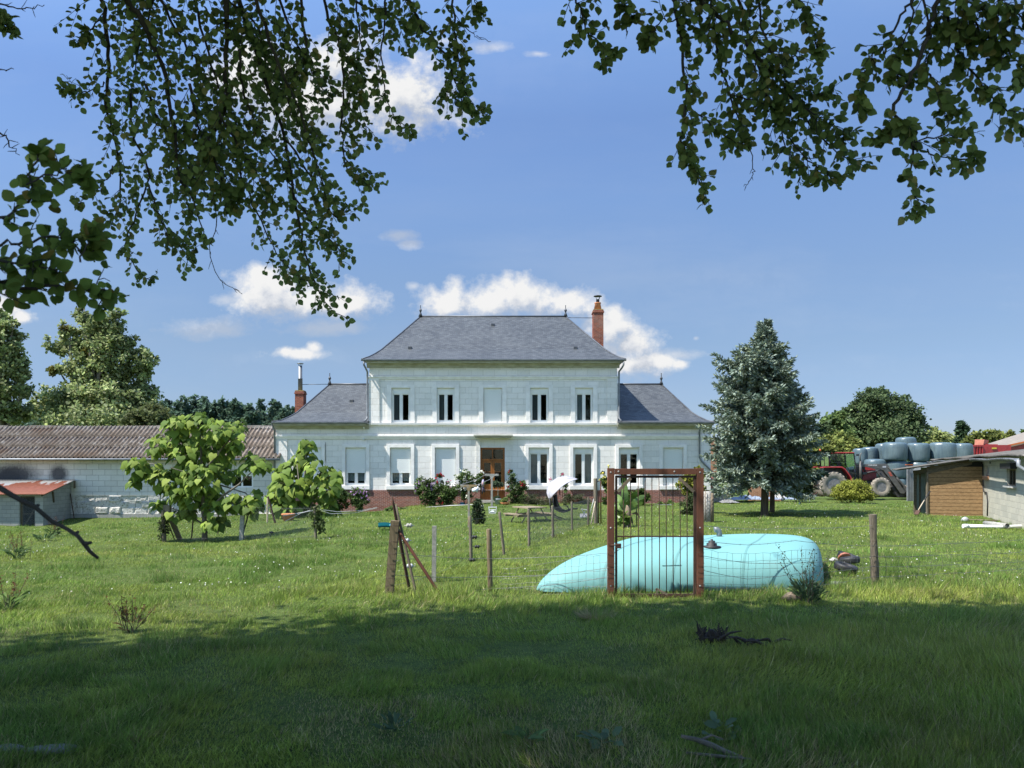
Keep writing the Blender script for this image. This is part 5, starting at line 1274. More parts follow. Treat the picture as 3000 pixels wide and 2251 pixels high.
# left mass
hang([(290,-60),(300,0),(312,108),(317,217),(312,325),(347,450),(352,586),(325,661)], 6.2, 7.2, .020, .004, .1, 1, 34, .55, .95)
hang([(360,-70),(374,0),(434,92),(483,233),(510,380),(520,504),(564,586),(596,700)], 6.0, 6.8, .026, .004, .05, .78, 44, .62, 1.0)
hang([(660,-60),(664,0),(659,163),(662,304),(618,423),(596,493),(570,531)], 6.2, 7.0, .024, .006, .1, 1, 40, .6, 1)
hang([(570,531),(629,600),(632,680),(613,732),(640,813),(680,845),(710,862)], 7.0, 7.1, .005, .002, .2, 1, 14, .14, bare=True, leader=False)
hang([(380,270),(390,380),(428,488),(434,542),(390,650),(369,721),(400,790),(445,830)], 6.8, 7.2, .011, .003, 0, 1, 30, .5, 1)
hang([(434,542),(470,640),(500,690),(540,740),(560,760)], 6.8, 7.1, .008, .003, 0, 1, 20, .45, 1.05)
hang([(500,480),(540,560),(560,640),(570,690)], 6.9, 7.1, .007, .003, 0, 1, 14, .4, 1)
hang([(312,240),(280,260),(240,270),(215,255),(190,262)], 6.6, 6.8, .006, .003, .3, 1, 9, .25, .9, up=.2)
hang([(330,490),(310,520),(280,560),(250,580),(232,600)], 6.8, 6.9, .006, .002, .2, 1, 11, .25, 1)
hang([(300,60),(270,80),(250,100),(240,130)], 6.3, 6.4, .006, .003, .2, 1, 9, .25, 1)
hang([(690,-60),(700,0),(758,173),(800,300),(833,405),(873,636),(890,730),(931,850),(965,900),(1020,940)], 6.4, 7.6, .022, .003, .05, .82, 62, .6, 1.05)
hang([(740,-40),(790,120),(850,260),(900,400),(940,520),(960,590)], 6.2, 6.9, .016, .003, .05, 1, 40, .55, 1.05)
hang([(833,405),(900,500),(950,580),(990,640),(1020,600)], 6.9, 7.1, .010, .003, .05, 1, 22, .42, 1.05)
hang([(860,580),(920,660),(970,700),(1005,750)], 7.0, 7.2, .009, .003, .05, 1, 20, .42, 1.05)
hang([(700,500),(740,600),(790,700),(840,780),(880,830)], 6.9, 7.2, .009, .003, .05, 1, 22, .42, 1.0)
hang([(870,-40),(897,115),(873,202),(850,300),(890,370),(930,400)], 6.4, 6.8, .014, .003, .1, 1, 30, .5, 1.05)
hang([(940,-30),(954,35),(995,145),(1006,260),(1000,376),(1012,480),(1047,532),(1085,530)], 6.4, 7.2, .013, .003, .1, .96, 40, .42, 1.05, side=1)
hang([(1030,-30),(1050,60),(1060,140),(1040,220),(1050,300),(1075,390)], 6.5, 6.9, .009, .003, .1, 1, 24, .36, 1.0)
hang([(1130,-30),(1128,60),(1116,162),(1128,254),(1151,341),(1203,376)], 6.5, 7.0, .009, .003, .25, 1, 22, .42, 1, side=-1)
hang([(1180,-30),(1197,0),(1244,87),(1313,173),(1342,260),(1377,324),(1430,335)], 6.2, 6.8, .013, .003, .05, .97, 34, .42, 1.05)
hang([(1325,-30),(1330,60),(1336,130),(1355,230),(1375,300)], 6.2, 6.6, .010, .003, .05, .9, 26, .34, 1.05)
hang([(1336,60),(1370,85),(1400,110),(1438,122)], 6.4, 6.5, .004, .002, .2, 1, 7, .12, bare=True, leader=False)
hang([(1360,-40),(1390,10),(1405,40)], 6.0, 6.1, .006, .003, .2, 1, 8, .25, 1)
for pts in ([(450,-40),(520,90),(580,200),(610,330),(640,430)], [(560,-40),(600,120),(640,260),(700,380),(730,480)], [(800,-40),(840,60),(880,150),(930,230),(960,290)], [(600,-40),(740,60),(790,190),(830,260)], [(640,330),(700,430),(760,520),(800,600)], [(970,-30),(1080,20),(1160,50),(1230,80)], [(430,250),(470,360),(530,450),(580,540)], [(480,-40),(430,60),(400,170),(390,280)], [(560,250),(580,360),(620,450),(680,560)], [(700,150),(720,290),(780,420),(850,520)],[(600,400),(640,500),(660,560),(690,600)]):
    hang(pts, 6.3, 7.0, .012, .003, 0, 1, 34, .5, 1.05)
# right cluster
kw = dict(leaf=.066)
hang([(1680,-30),(1690,0),(1708,59),(1736,108),(1775,150),(1799,158)], 5.2, 5.6, .008, .003, .05, .9, 18, .26, 1, **kw)
hang([(1790,-40),(1815,0),(1835,30),(1850,50)], 5.2, 5.3, .007, .003, .1, 1, 12, .24, 1, **kw)
hang([(1960,-40),(1971,0),(1993,81),(2002,181),(2011,280),(1998,384),(2007,452),(2039,520),(2060,570)], 5.2, 5.9, .014, .003, .08, .98, 40, .26, 1.0, side=1, **kw)
hang([(1984,59),(1934,70),(1905,100),(1892,125)], 5.3, 5.4, .005, .003, .15, 1, 9, .2, .9, **kw)
hang([(2075,-40),(2088,27),(2097,136),(2133,271),(2165,360),(2195,420)], 5.2, 5.8, .012, .003, .05, .9, 26, .3, 1, **kw)
hang([(2195,420),(2204,470),(2206,506),(2190,530),(2179,547)], 5.8, 5.8, .004, .002, .3, 1, 5, .08, bare=True, leader=False)
hang([(2040,-40),(2052,0),(2129,68),(2219,172),(2278,226),(2323,294),(2391,384),(2459,452),(2535,492)], 5.0, 5.9, .016, .003, .05, .97, 48, .36, 1.0, **kw)
hang([(2150,-40),(2165,0),(2201,136),(2233,226),(2269,330),(2305,434),(2346,515)], 5.2, 5.9, .012, .003, .05, 1, 38, .36, 1.0, **kw)
hang([(2330,-40),(2341,0),(2369,68),(2391,136),(2400,160)], 5.2, 5.5, .009, .003, .05, 1, 20, .24, 1, **kw)
hang([(2210,-40),(2224,0),(2255,149),(2300,172),(2340,150)], 5.1, 5.4, .010, .003, .05, 1, 22, .3, 1, **kw)
hang([(2278,226),(2330,250),(2380,265),(2425,272)], 5.4, 5.5, .006, .003, .1, 1, 14, .26, 1, **kw)
hang([(2323,300),(2380,330),(2440,370),(2480,390)], 5.5, 5.6, .006, .003, .1, 1, 16, .26, 1, **kw)
hang([(2305,400),(2360,460),(2400,500),(2440,520)], 5.7, 5.8, .006, .003, .1, 1, 14, .26, 1, **kw)
hang([(2011,300),(2060,350),(2120,400),(2180,420)], 5.6, 5.7, .006, .003, .1, 1, 14, .22, 1, **kw)
hang([(2133,271),(2190,290),(2250,310),(2290,330)], 5.5, 5.6, .006, .003, .1, 1, 12, .26, 1, **kw)
# far right, nearest cluster
kw = dict(leaf=.066)
hang([(2755,-40),(2746,0),(2721,97),(2687,181),(2654,257),(2620,321),(2645,355),(2662,380),(2675,443),(2666,527),(2687,590),(2694,625)], 4.4, 5.0, .015, .003, .5, .99, 16, .18, .9, **kw)
hang([(2675,413),(2730,405),(2793,392),(2830,388)], 4.8, 4.8, .005, .003, .1, 1, 9, .16, .9, **kw)
hang([(2713,447),(2793,464),(2860,467)], 4.85, 4.85, .005, .003, .05, 1, 9, .16, .95, **kw)
hang([(2650,370),(2603,375),(2552,403)], 4.8, 4.8, .005, .003, .2, 1, 8, .14, .9, **kw)
hang([(2690,-40),(2675,0),(2641,46),(2595,122),(2552,177),(2523,253),(2531,316)], 4.5, 4.9, .009, .003, .4, .98, 14, .2, .85, **kw)
hang([(2665,-20),(2672,50),(2654,105),(2630,169),(2624,224),(2650,240)], 4.5, 4.8, .006, .003, .35, 1, 14, .2, .9, **kw)
hang([(2750,-40),(2770,30),(2793,118),(2835,190),(2898,274),(2960,340),(3008,385)], 4.4, 4.9, .010, .003, .15, 1, 30, .25, .95, **kw)
hang([(2687,186),(2730,236),(2772,295),(2793,335)], 4.7, 4.8, .007, .003, .15, 1, 14, .2, 1, **kw)
hang([(2840,-40),(2856,0),(2919,84),(2974,169),(2990,228)], 4.3, 4.6, .009, .003, .05, 1, 26, .3, 1, **kw)
hang([(2900,-40),(2950,20),(3010,60)], 4.2, 4.4, .008, .003, .05, 1, 18, .3, 1, **kw)
hang([(2780,-40),(2830,30),(2880,110),(2930,170)], 4.4, 4.6, .008, .003, .05, 1, 22, .28, 1, **kw)
hang([(2700,-30),(2720,60),(2740,130),(2700,200)], 4.5, 4.7, .007, .003, .1, 1, 16, .22, 1, **kw)
# near left bough
PAL_N = [(.13,.20,.042),(.16,.24,.055),(.105,.165,.042),(.18,.24,.06),(.125,.175,.042),(.21,.17,.042)]
kw = dict(leaf=.062, pal=PAL_N)
hang([(-160,820),(-60,832),(0,828),(80,840),(200,848),(290,853),(345,868)], 3.1, 3.4, .011, .003, .15, .97, 15, .18, .8, up=.35, droop=.2, **kw)
hang([(-160,700),(-60,690),(0,650),(70,600),(95,560),(90,520),(110,460),(130,432)], 3.1, 3.3, .008, .003, .25, .95, 11, .16, .75, up=.1, droop=.2, **kw)
hang([(-20,720),(60,705),(130,700),(190,705),(240,740),(275,735)], 3.2, 3.4, .006, .003, .1, 1, 12, .15, .85, up=.25, droop=.2, **kw)
hang([(235,755),(262,715),(275,690),(280,665)], 3.3, 3.35, .004, .002, .2, 1, 5, .1, .8, up=.3, droop=.1, **kw)
hang([(90,540),(150,510),(200,500),(245,515)], 3.2, 3.3, .004, .002, .15, 1, 8, .13, .75, up=.1, droop=.2, **kw)
hang([(-30,760),(30,770),(100,790),(170,800)], 3.1, 3.2, .006, .003, .0, 1, 11, .16, .85, up=.2, droop=.2, **kw)
# bare twig ends at the left edge
hang([(-80,0),(0,15),(50,25),(90,28),(130,15)], 5.0, 5.1, .006, .002, .2, 1, 8, .1, bare=True, leader=False, up=.3, droop=.1)
hang([(-60,60),(-10,62),(10,68),(18,75)], 4.2, 4.2, .005, .002, .4, 1, 5, .12, .8)
hang([(-80,350),(0,385),(30,425),(58,455)], 4.4, 4.5, .006, .002, .2, 1, 9, .12, bare=True, leader=False, up=.3, droop=.1)
hang([(-60,205),(0,205),(40,203)], 4.4, 4.4, .004, .002, .2, 1, 3, .06, bare=True, leader=False, up=.3, droop=.1)
# the dead bare bough reaching in at lower left
Yd = 2.3; pts = [(-160,1340),(-60,1395),(0,1430),(34,1451),(68,1470),(101,1485),(125,1505),(152,1528),(194,1549),(228,1571),(250,1598),(263,1616),(287,1636)]
W = [P(x, y, Yd+.02*i) for i, (x, y) in enumerate(pts)]
b = MB(); b.tube(W, [.0095,.009,.0085,.0078,.007,.0072,.0065,.0062,.006,.006,.0065,.006,.0048], 9, jit=.2)
for (x0, y0, x1, y1) in ((101,1485,112,1481),(222,1566,228,1559),(250,1594,266,1590),(245,1590,262,1592)):
    b.tube([P(x0,y0,Yd+.2), P(x1,y1,Yd+.18)], [.006,.005], 7)
b.tube([BB+Vector((.1,.3,2.6)), Vector((-2.8,1.6,2.6)), W[0]+Vector((-.3,-.1,.12)), W[0]], [.06,.035,.014,.0095], 8)
b.build('dead_branch', M['bark_beech'], BT)
b = MB()
for e, s in ((P(-160,820,3.1), 3.2), (P(-160,700,3.1), 3.6)):
    a = BB+Vector((.2,.35,s)); b.tube([a, a.lerp(e,.5)+Vector((0,0,.15)), e], [.06,.035,.012], 7)
b.build('limb', M['bark_beech'], BT)
# ------------------------------------------------------------------ steel gate
gp_ = G(1920, 1753); YG = 12.17
g = thing('steel_gate', 'rusty steel bar gate in a heavy rusted frame standing in front of the pale tank', 'gate', (PX(1921,YG), YG, g1(PX(1921,YG),YG)))
q = lambda x, y, d=0: P(x, y, YG+d)
def pbox(b, x0, y0, x1, y1, d0, d1, Y=YG):
    a = P(x0, y1, Y); c = P(x1, y0, Y); return b.box(a.x, Y+d0, a.z, c.x, Y+d1, c.z)
def gpost(x0, x1, ytop):
    b = MB(); w = .01
    a, c = PX(x0,YG), PX(x1,YG); zt = PZ(ytop,YG); zb = -.35
    b.box(a, YG-.0, zb, c, YG+w, zt); b.box(a, YG+w, zb, a+.012, YG+.11, zt); b.box(c-.012, YG+w, zb, c, YG+.11, zt)
    o = b.build('gate_post', M['rust'], g, bevel=.003)
    h = MB()
    for yy in (ytop+12.5, ytop+175, ytop+345): 
        c_ = P((x0+x1)/2-1, yy, YG); h.lathe([(.0,-.0025),(.0135,-.0025),(.0135,.004)], c_, 12, 'y')
    h.build('bolt_hole', M['letter'] if False else M['rubble'], o)
gpost(1781, 1800, 1372); gpost(2042, 2062, 1372)
b = MB(); a, c = P(1800.4,1391,YG), P(2041.6,1373.5,YG); b.box(a.x, YG+.002, a.z, c.x, YG+.014, c.z); b.box(a.x, YG+.014, c.z-.012, c.x, YG+.1, c.z); b.box(a.x, YG+.014, a.z, c.x, YG+.1, a.z+.012)
o = b.build('lintel_beam', M['rust'], g, bevel=.003)
h = MB()
for xx in (1812, 1976): h.lathe([(0,-.0025),(.0135,-.0025),(.0135,.004)], P(xx,1382,YG+.002), 12, 'y')
h.build('bolt_hole', M['rubble'], o)
b = MB(); dd = (.02, .05)
pbox(b, 1803, 1393.5, 2040.5, 1400.5, *dd); pbox(b, 1803, 1400.6, 1809.3, 1753, *dd); pbox(b, 2033, 1400.6, 2040.5, 1753, *dd)
b.build('gate_leaf_frame', M['rust_dark'], g, bevel=.002)
b = MB(); pbox(b, 1809.4, 1741, 2032.9, 1754, *dd); b.build('bottom_rail', M['rust_dark'], g, bevel=.002)
b = MB(); pbox(b, 1809.4, 1570.5, 2032.9, 1574.5, .018, .03); b.build('middle_rail', M['rust_dark'], g)
for i, x in enumerate((1827.3, 1847, 1869.5, 1890, 1910, 1930.8, 1951.5, 1971.5, 1992.2, 2013.2)):
    dx = rnd.uniform(-1,1); b = MB(); b.tube([q(x,1400,.036), q(x+dx*.8,1490,.036), q(x+dx+.5,1575,.036), q(x+.6+dx,1660,.036), q(x+1.2,1742,.036)], .0068, 6); b.build('bar', M['rust_dark'], g)
for x0, y0, x1, y1 in ((1810,1441,1848,1401), (2033,1441,1989,1401)):
    b = MB(); b.beam(q(x0,y0,.01), q(x1,y1,.01), .045, .012, up=(0,1,0)); b.build('corner_brace', M['rust_wood'], g)
b = MB(); pbox(b, 1803, 1593, 1820, 1607, .0, .018); b.tube([q(1790,1597.5,-.02), q(1820,1597.5,-.02)], .009, 7); b.tube([q(1808,1607,-.01), q(1808,1614,-.02), q(1812,1612,-.02)], .006, 5); b.build('latch', M['rust_dark'], g)
b = MB(); b.beam(q(1922,1725,-.02), q(1955,1742,-.02), .03, .012, up=(0,1,0)); b.beam(q(1922,1725,-.02), q(1926,1742,-.02), .02, .012, up=(0,1,0)); b.build('loose_brace', M['rust_wood'], g)
b = MB()
for x in (1790.5, 2052):
    for yy in (1590, 1620, 1650, 1668, 1688, 1708, 1728):
        yy += rnd.uniform(-4,4); b.tube([q(x-10.5,yy,.03), q(x-10.5,yy,-.012), q(x,yy+rnd.uniform(-1,1),-.014), q(x+11,yy+rnd.uniform(-2,2),-.012), q(x+11,yy,.03)], .0024, 4, False)
b.build('tie_wire', M['wire_rust'], g)

# ------------------------------------------------------------------ flexible water tank (pillow)
def lerp(a, b, t): return a+(b-a)*t
def tank():
    FL, FR, BR, BL = Vector((.10,12.66,0)), Vector((4.95,12.72,0)), Vector((6.55,17.0,0)), Vector((2.50,17.0,0))
    t = thing('water_tank', 'pale turquoise pillow-shaped flexible water tank lying on the grass behind the gate', 'water tank', (3.4,14.8,0))
    def sgn(a, p): return math.copysign(abs(a)**p, a)
    def pt(u, v):
        s = (u-.5)*2; w = (v-.5)*2
        # rounded in plan
        k = (.10 if s > 0 or w < 0 else .05)*(abs(s*w)**6)
        a = FL.lerp(FR, u).lerp(BL.lerp(BR, u), v)
        c = (FL+FR+BR+BL)/4; a = a.lerp(c, k)
        hl = .66 if s > 0 else .66
        ex = 9 if s > 0 else lerp(2.6, 8.5, min(1, v*1.3))
        e = max(0, 1-abs(s)**ex)**(.38 if s > 0 else lerp(.68, .40, min(1, v*1.3))) * max(0, 1-abs(w)**(6 if w < 0 else 9))**.45
        H_ = .66-.10*v+.05*u
        z = g1(a.x, a.y)*.3+H_*e + .012*math.sin(a.x*2.1+a.y)*e
        # sides bulge out over the foot
        return Vector((a.x, a.y, max(z, 0.01) if e > 0 else 0.0))
    def sm(x):   # denser sampling near the edges
        return .5-.5*math.cos(PI*x)
    b = MB(); b.grid(lambda u, v: pt(sm(u), sm(v)), 90, 70, True)
    b.build('bladder', M['tank'], t)
    for us in (.27, .5, .73):
        b = MB(); n = 60; sl = []
        for i in range(n+1):
            v = sm(i/n); p, q = pt(us-.004, v), pt(us+.004, v); nz = Vector((0,-.003,.004)); sl.append((p+nz, q+nz))
        for (a, c), (d, e) in zip(sl[:-1], sl[1:]): b.add([a, c, e, d], [(0,1,2,3)], True)
        b.build('weld_seam', M['tank_seam'], t)
    def top(px, py):
        # march the view ray onto the surface (coarse search over u, v)
        best = None
        for i in range(60):
            for j in range(40):
                p = pt(.03+.94*i/59, .03+.94*j/39); x = CX+p.x/p.y*F; y = CY-(p.z-CH)/p.y*F
                d = (x-px)**2+(y-py)**2
                if best is None or d < best[0]: best = (d, p)
        return best[1]
    c = top(2080,1602); b = MB(); b.lathe([(.0,-.02),(.15,-.02),(.15,.01),(.085,.02),(.085,.06),(.055,.065),(.055,.10),(.02,.105),(.02,.125),(0,.13)], c, 18); b.build('filler_cap', M['black'], t)
    c = top(2106,1572); b = MB(); b.tube([c+Vector((0,0,-.05)), c+Vector((0,0,.06)), c+Vector((-.01,.0,.1)), c+Vector((-.06,.0,.14)), c+Vector((-.10,0,.13))], [.055,.055,.055,.058,.058], 10); b.build('vent_elbow', M['zinc'], t)
    # moulded label frame on the front
    b = MB(); cs = [top(*p) for p in ((1943,1693),(1993,1694),(1992,1709),(1942,1708))]
    b.tube([p+Vector((0,-.006,.006)) for p in cs+[cs[0]]], .004, 4, False); b.build('label_frame', M['tank'], t)
tank()

# ------------------------------------------------------------------ fences
def post(par, x0, y0, x1, y1, wpx, mat='post', Y=None, square=False, name='fence_post', lean_d=0, label=None, pt=False):
    """post from foot pixel (x1, y1) on the ground up to (x0, y0)"""
    f = G(x1, y1) if Y is None else P(x1, y1, Y); r = wpx/F*f.y/2; tp = P(x0, y0, f.y+lean_d); d = (tp-f)
    b = MB()
    if square: b.beam(f-d*.15, tp, 2*r, 2*r*.9, up=(0,1,0))
    else: b.tube([f-d*.15, f, f+d*.3+Vector((r*.1,0,0)), f+d*.65, tp-d*.01, tp], [r*1.03, r, r*.97, r*1.0, r*.94, r*.86 if not pt else r*.1], 9, True, True, .34 if mat == 'post_old' else .14)
    return b.build(name, M[mat], par, label=label), f, tp
def barbed(par, pts, r=.0034, barbs=True, mat='wire', name='barbed_wire', step=.13):
    b = MB(); fine = []
    pts = [Vector(p) for p in pts]
    for i in range(len(pts)-1):
        n = max(2, int((pts[i+1]-pts[i]).length/.25))
        for k in range(n):
            u = k/n; fine.append(pts[i].lerp(pts[i+1], u)+Vector((0, 0, -.012*math.sin(PI*u)*n*.25+rnd.uniform(-.002,.002))))
    fine.append(pts[-1]); b.tube(fine, r, 4, False)
    if barbs:
        for i in range(len(fine)-1):
            a, c = fine[i], fine[i+1]; m = max(1, int((c-a).length/step))
            for k in range(m):
                p = a.lerp(c, (k+.5)/m); d = Vector((rnd.uniform(-.4,.4), rnd.uniform(-1,1), rnd.uniform(.4,1))).normalized()*.017
                b.tube([p-d, p+d], .0018, 3, False)
    return b.build(name, M[mat], par)
# front fence, left stretch (corner post to gate)
f1 = thing('field_fence', 'barbed wire fence between the thick leaning corner post and the left gate post', 'fence', tuple(G(1290,1745)), 'wire fences')
p1, fA, tA = post(f1, 1158, 1526, 1140, 1742, 24, 'post_tan', square=True, name='corner_post', label='thick square leaning corner post')
p2, fB, tB = post(f1, 1432, 1550, 1436, 1731, 15.5, 'post_tan')
YA, YB = fA.y, fB.y
for (ya, yb, yg) in ((1620,1637,1622), (1685,1690,1674), (1738,1725,1700)):
    xa = 1158-18*(ya-1526)/216
    barbed(f1, [P(xa+8,ya,YA-.06), P(1290,(ya+yb)/2+4,(YA+YB)/2), P(1432+4*(yb-1550)/181,yb,YB-.06), P(1600,(yb+yg)/2+3,12.6), P(1782,yg-10 if yg > 1660 else yg-2,YG-.01)])
def net(par, cols, rows, r=.0024, name='stock_net', mat='wire'):
    """stock netting: cols list of top/bottom point pairs, rows count"""
    b = MB(); n = len(cols)
    for a, c in cols: 
        m = a.lerp(c,.5)+Vector((rnd.uniform(-.012,.012),0,0)); b.tube([a, a.lerp(m,.5)+Vector((rnd.uniform(-.008,.008),0,0)), m, c], r, 3, False)
    for k in range(rows): b.tube([a.lerp(c, k/(rows-1))+Vector((0,0,rnd.uniform(-.006,.006))) for a, c in cols], r, 3, False)
    return b.build(name, M[mat], par)
def lerp(a, b, t): return a+(b-a)*t
cols = []
for i in range(16):
    u = i/15; x = lerp(1470, 1780, u); Y_ = lerp(YB, YG, u)
    cols.append((P(x+rnd.uniform(-3,3), lerp(1668, 1622, u)+rnd.uniform(-3,3), Y_), P(x+rnd.uniform(-3,3), 1742, Y_)))
net(f1, cols, 6)
b = MB()
for y in (1538, 1585, 1621, 1651, 1665, 1692, 1714, 1735):
    xa = 1158-18*(y-1526)/216; w = 13
    for k in range(2): b.tube([P(xa-w,y+k*3,YA-.0), P(xa-w,y+k*3,YA-.085), P(xa+w,y+3+k*2,YA-.085), P(xa+w,y+3,YA+.03)], .0028, 4, False)
b.build('tie_wire', M['wire_rust'], p1)
for pts_, lab, nm, r, tp in (([(1168,1556),(1200,1604),(1290,1744)], 'thick rusty pipe propped against the front of the corner post', 'steel_prop', .024, 1), ([(1148,1453),(1200,1731)], 'long pointed rusty iron bar rising above the corner post', 'iron_bar', .026, .25), ([(1160,1480),(1220,1744)], 'dark wooden stake leaning behind the corner post', 'wooden_stake', .020, .6)):
    t = thing(nm, lab, 'bar', tuple(G(*pts_[-1])))
    f = G(*pts_[-1]); n = len(pts_); dY = .18 if nm == 'steel_prop' else .26
    W = [P(x, y, lerp(YA+.10 if nm != 'steel_prop' else YA-.02, f.y, i/(n-1))) for i, (x, y) in enumerate(pts_)]
    d = W[-1]-W[0]; b = MB(); b.tube([W[0], W[0].lerp(W[-1],.08), W[0].lerp(W[-1],.5), W[-1], W[-1]+d*.06], [r*tp, r*.85, r*1.1, r*.9, r*.8], 8, jit=.1)
    b.build('shaft', M['rust_dark' if nm != 'wooden_stake' else 'post_old'] if nm != 'steel_prop' else M['rust'], t)
# front fence, right stretch
f2 = thing('field_fence', 'barbed wire and netting fence running right from the gate past a split old post', 'fence', tuple(G(2400,1742)), 'wire fences')
p3, fC, tC = post(f2, 2557, 1507, 2564, 1718, 21, 'post_old', label='split weathered oak post')
YC = fC.y
for ys in ((1585,1597,1584,1600,1575), (1629,1650,1650,1630,1612), (1672,1697,1682,1660,1640), (1720,1724,1722,1690,1660)):
    barbed(f2, [P(2062,ys[0],YG), P(2190,ys[1],12.4), P(2330,ys[2],12.7), P(2556,ys[3],YC-.08), P(2780,(ys[3]+ys[4])/2+5,YC+.2), P(3060,ys[4],YC+.4)], mat='wire')
barbed(f2, [P(2062,1541,YG+1), P(2330,1548,15), P(2556,1540,YC-.08)], barbs=False)
cols = []
for i in range(24):
    u = i/23; x = lerp(2064, 2552, u); Y_ = lerp(YG, YC, u); yt = 1611+8*math.sin(u*7)+12*u
    cols.append((P(x+rnd.uniform(-4,4), yt+rnd.uniform(-2,2), Y_), P(x+rnd.uniform(-3,3), 1735, Y_)))
net(f2, cols, 6)
cols = []
for i in range(16):
    u = i/15; x = lerp(2566, 3050, u); Y_ = lerp(YC, YC+.4, u); yt = 1632-20*u+8*math.sin(u*9)
    cols.append((P(x+rnd.uniform(-6,6), yt+rnd.uniform(-4,4), Y_), P(x+rnd.uniform(-6,6), yt+rnd.uniform(25,70), Y_)))
net(f2, cols, 4)
b = MB()
for y in (1585, 1630, 1660, 1690):
    xa = 2557+7*(y-1507)/211
    b.tube([P(xa-11,y,YC+.02), P(xa-11,y,YC-.07), P(xa+11,y+2,YC-.07), P(xa+11,y+2,YC+.02)], .003, 4, False)
b.build('tie_wire', M['wire_rust'], p3)
# garden fence receding to the house
f3 = thing('garden_fence', 'wire fence with slim posts running back from the corner post towards the house', 'fence', tuple(G(1480,1630)), 'wire fences')
ps = []
for a in ((1272.5,1541.5,1271,1706,12,'post_concrete',True), (1377,1512,1380,1644,9.8,'post',False), (1463,1501,1476.6,1625,8.5,'post',False), (1548.5,1492,1550,1602,8,'post',False), (1619,1482,1620,1575,8,'post',False), (1675,1470,1676,1556,6.5,'post',False), (1723.5,1456,1723.5,1540,6.5,'post_old',False)):
    ps.append(post(f3, *a[:5], a[5], square=a[6]))
pl, fL, tL = post(f3, 1744, 1402, 1746, 1534, 11.5, 'post', label='tall thick end post of the garden fence', name='end_post')
pts = [(f_, t_) for _, f_, t_ in ps]+[(fL, fL.lerp(tL,.62))]
for h, mt in ((.92,'wire'), (.48,'wire'), (.12,'wire')):
    barbed(f3, [fA.lerp(tA,h*.95)]+[f_.lerp(t_,h)+Vector((-.05,0,0)) for f_, t_ in pts], .0024, False, mt, 'fence_wire')
def panel(par, A, B, step=.09, r=.0022, z0=.03, mat='wire', name='chain_link'):
    (f0, t0), (f1_, t1) = A, B; L_ = (f1_-f0).length; H_ = ((t0-f0).length+(t1-f1_).length)/2*.93
    return mesh_net(0, L_, z0, H_, 0, step, r, name, M[mat], par, fn=lambda x, z: f0.lerp(f1_, x/L_)+Vector((0,0,z)))
for i in range(3, 7): panel(f3, pts[i], pts[i+1] if i < 6 else pts[7], .11, .0026)
for x, y, Y_, c in ((1390,1574,16.85,'black'), (1398,1602,16.85,'black'), (1383,1641,16.85,'black'), (1394,1684,14.9,'sheetwhite'), (1199,1540,14.5,'rubble'), (1190,1584,13.9,'sheetwhite'), (1201,1659,13.2,'sheetwhite')):
    b = MB(); p = P(x, y, Y_); b.lathe([(.0,-.05),(.03,-.05),(.045,-.02),(.02,0),(.045,.02),(.03,.05),(0,.05)], p, 10, 'x'); b.tube([p+Vector((-.09,0,0)), p+Vector((.09,0,0))], .008, 5); b.build('insulator', M[c], f3)
# iron side gate frame at its end, and a leaning prop
t = thing('narrow_gate', 'narrow rusty tubular gate frame beside the tall end post near the rusty gate', 'gate', tuple(G(1760,1533)))
Yi = fL.y; b = MB(); b.tube([P(1748,1412,Yi), P(1760,1409,Yi), P(1760,1440,Yi), P(1760.5,1536,Yi)], .022, 7); b.tube([P(1754,1440,Yi), P(1754,1534,Yi)], .02, 6); b.tube([P(1748,1442,Yi), P(1760,1442,Yi)], .015, 6); b.build('tube_frame', M['rust'], t)
t = thing('wooden_prop', 'thin reddish stick propping the tall end post', 'stick', tuple(G(1731,1538)))
b = MB(); b.tube([P(1744,1470,Yi-.1), G(1731,1538)-Vector((0,0,.05))], .024, 6); b.build('stick', M['straw_wood'], t)
# fence round the paulownia
f4 = thing('meadow_fence', 'sagging chain link fence with mixed posts around the spreading paulownia', 'fence', tuple(G(600,1585)), 'wire fences')
m1 = post(f4, 478, 1495, 481, 1588, 12, 'post_old', name='fence_post'); m2 = post(f4, 712, 1478, 707, 1583, 11, 'post_concrete', square=True)
m3 = post(f4, 568, 1496, 561, 1579, 4, 'rust_dark', name='iron_picket'); m5 = post(f4, 922, 1485, 925, 1580, 9, 'post'); m6 = post(f4, 640, 1498, 638, 1566, 5, 'post_old', name='iron_picket')
post(f4, 784, 1460, 783, 1533, 5, 'straw_wood', name='wooden_picket')
ln = post(f4, 785, 1455, 806, 1533, 6, 'rust_dark', name='iron_picket')
b = MB(); b.beam(G(529,1581)-Vector((0,0,.05)), P(485,1486,m1[1].y+.1), .17, .05, up=(0,1,0)); b.box(*(P(478,1501,m1[1].y-.02)), *(P(503,1480,m1[1].y+.15))) ; b.build('leaning_board', M['post'], f4)
for a in ((485,1512,512,1580), (729,1502,708,1576)):
    b = MB(); b.tube([P(a[0],a[1],m2[1].y), G(a[2],a[3])-Vector((0,0,.04))], .022, 6); b.build('brace_stake', M['rust_wood' if a[0] < 600 else 'black'], f4)
blob_foliage('ivy', [(P(480,1560,m1[1].y),(.10,.10,.22)),(P(479,1525,m1[1].y),(.08,.08,.2))], 500, .07, [(.03,.045,.02),(.06,.075,.03)], f4, clump=.35, hollow=.5)
blob_foliage('creeper', [(P(925,1500,m5[1].y),(.18,.15,.16)),(P(935,1530,m5[1].y),(.14,.12,.3)),(P(945,1545,m5[1].y),(.07,.1,.25))], 650, .08, [(.07,.10,.035),(.10,.13,.045)], f4, clump=.3, hollow=.4)
A_, B_, C_ = (m1[1], m1[2]), (m2[1], m2[2]), (m5[1], m5[2])
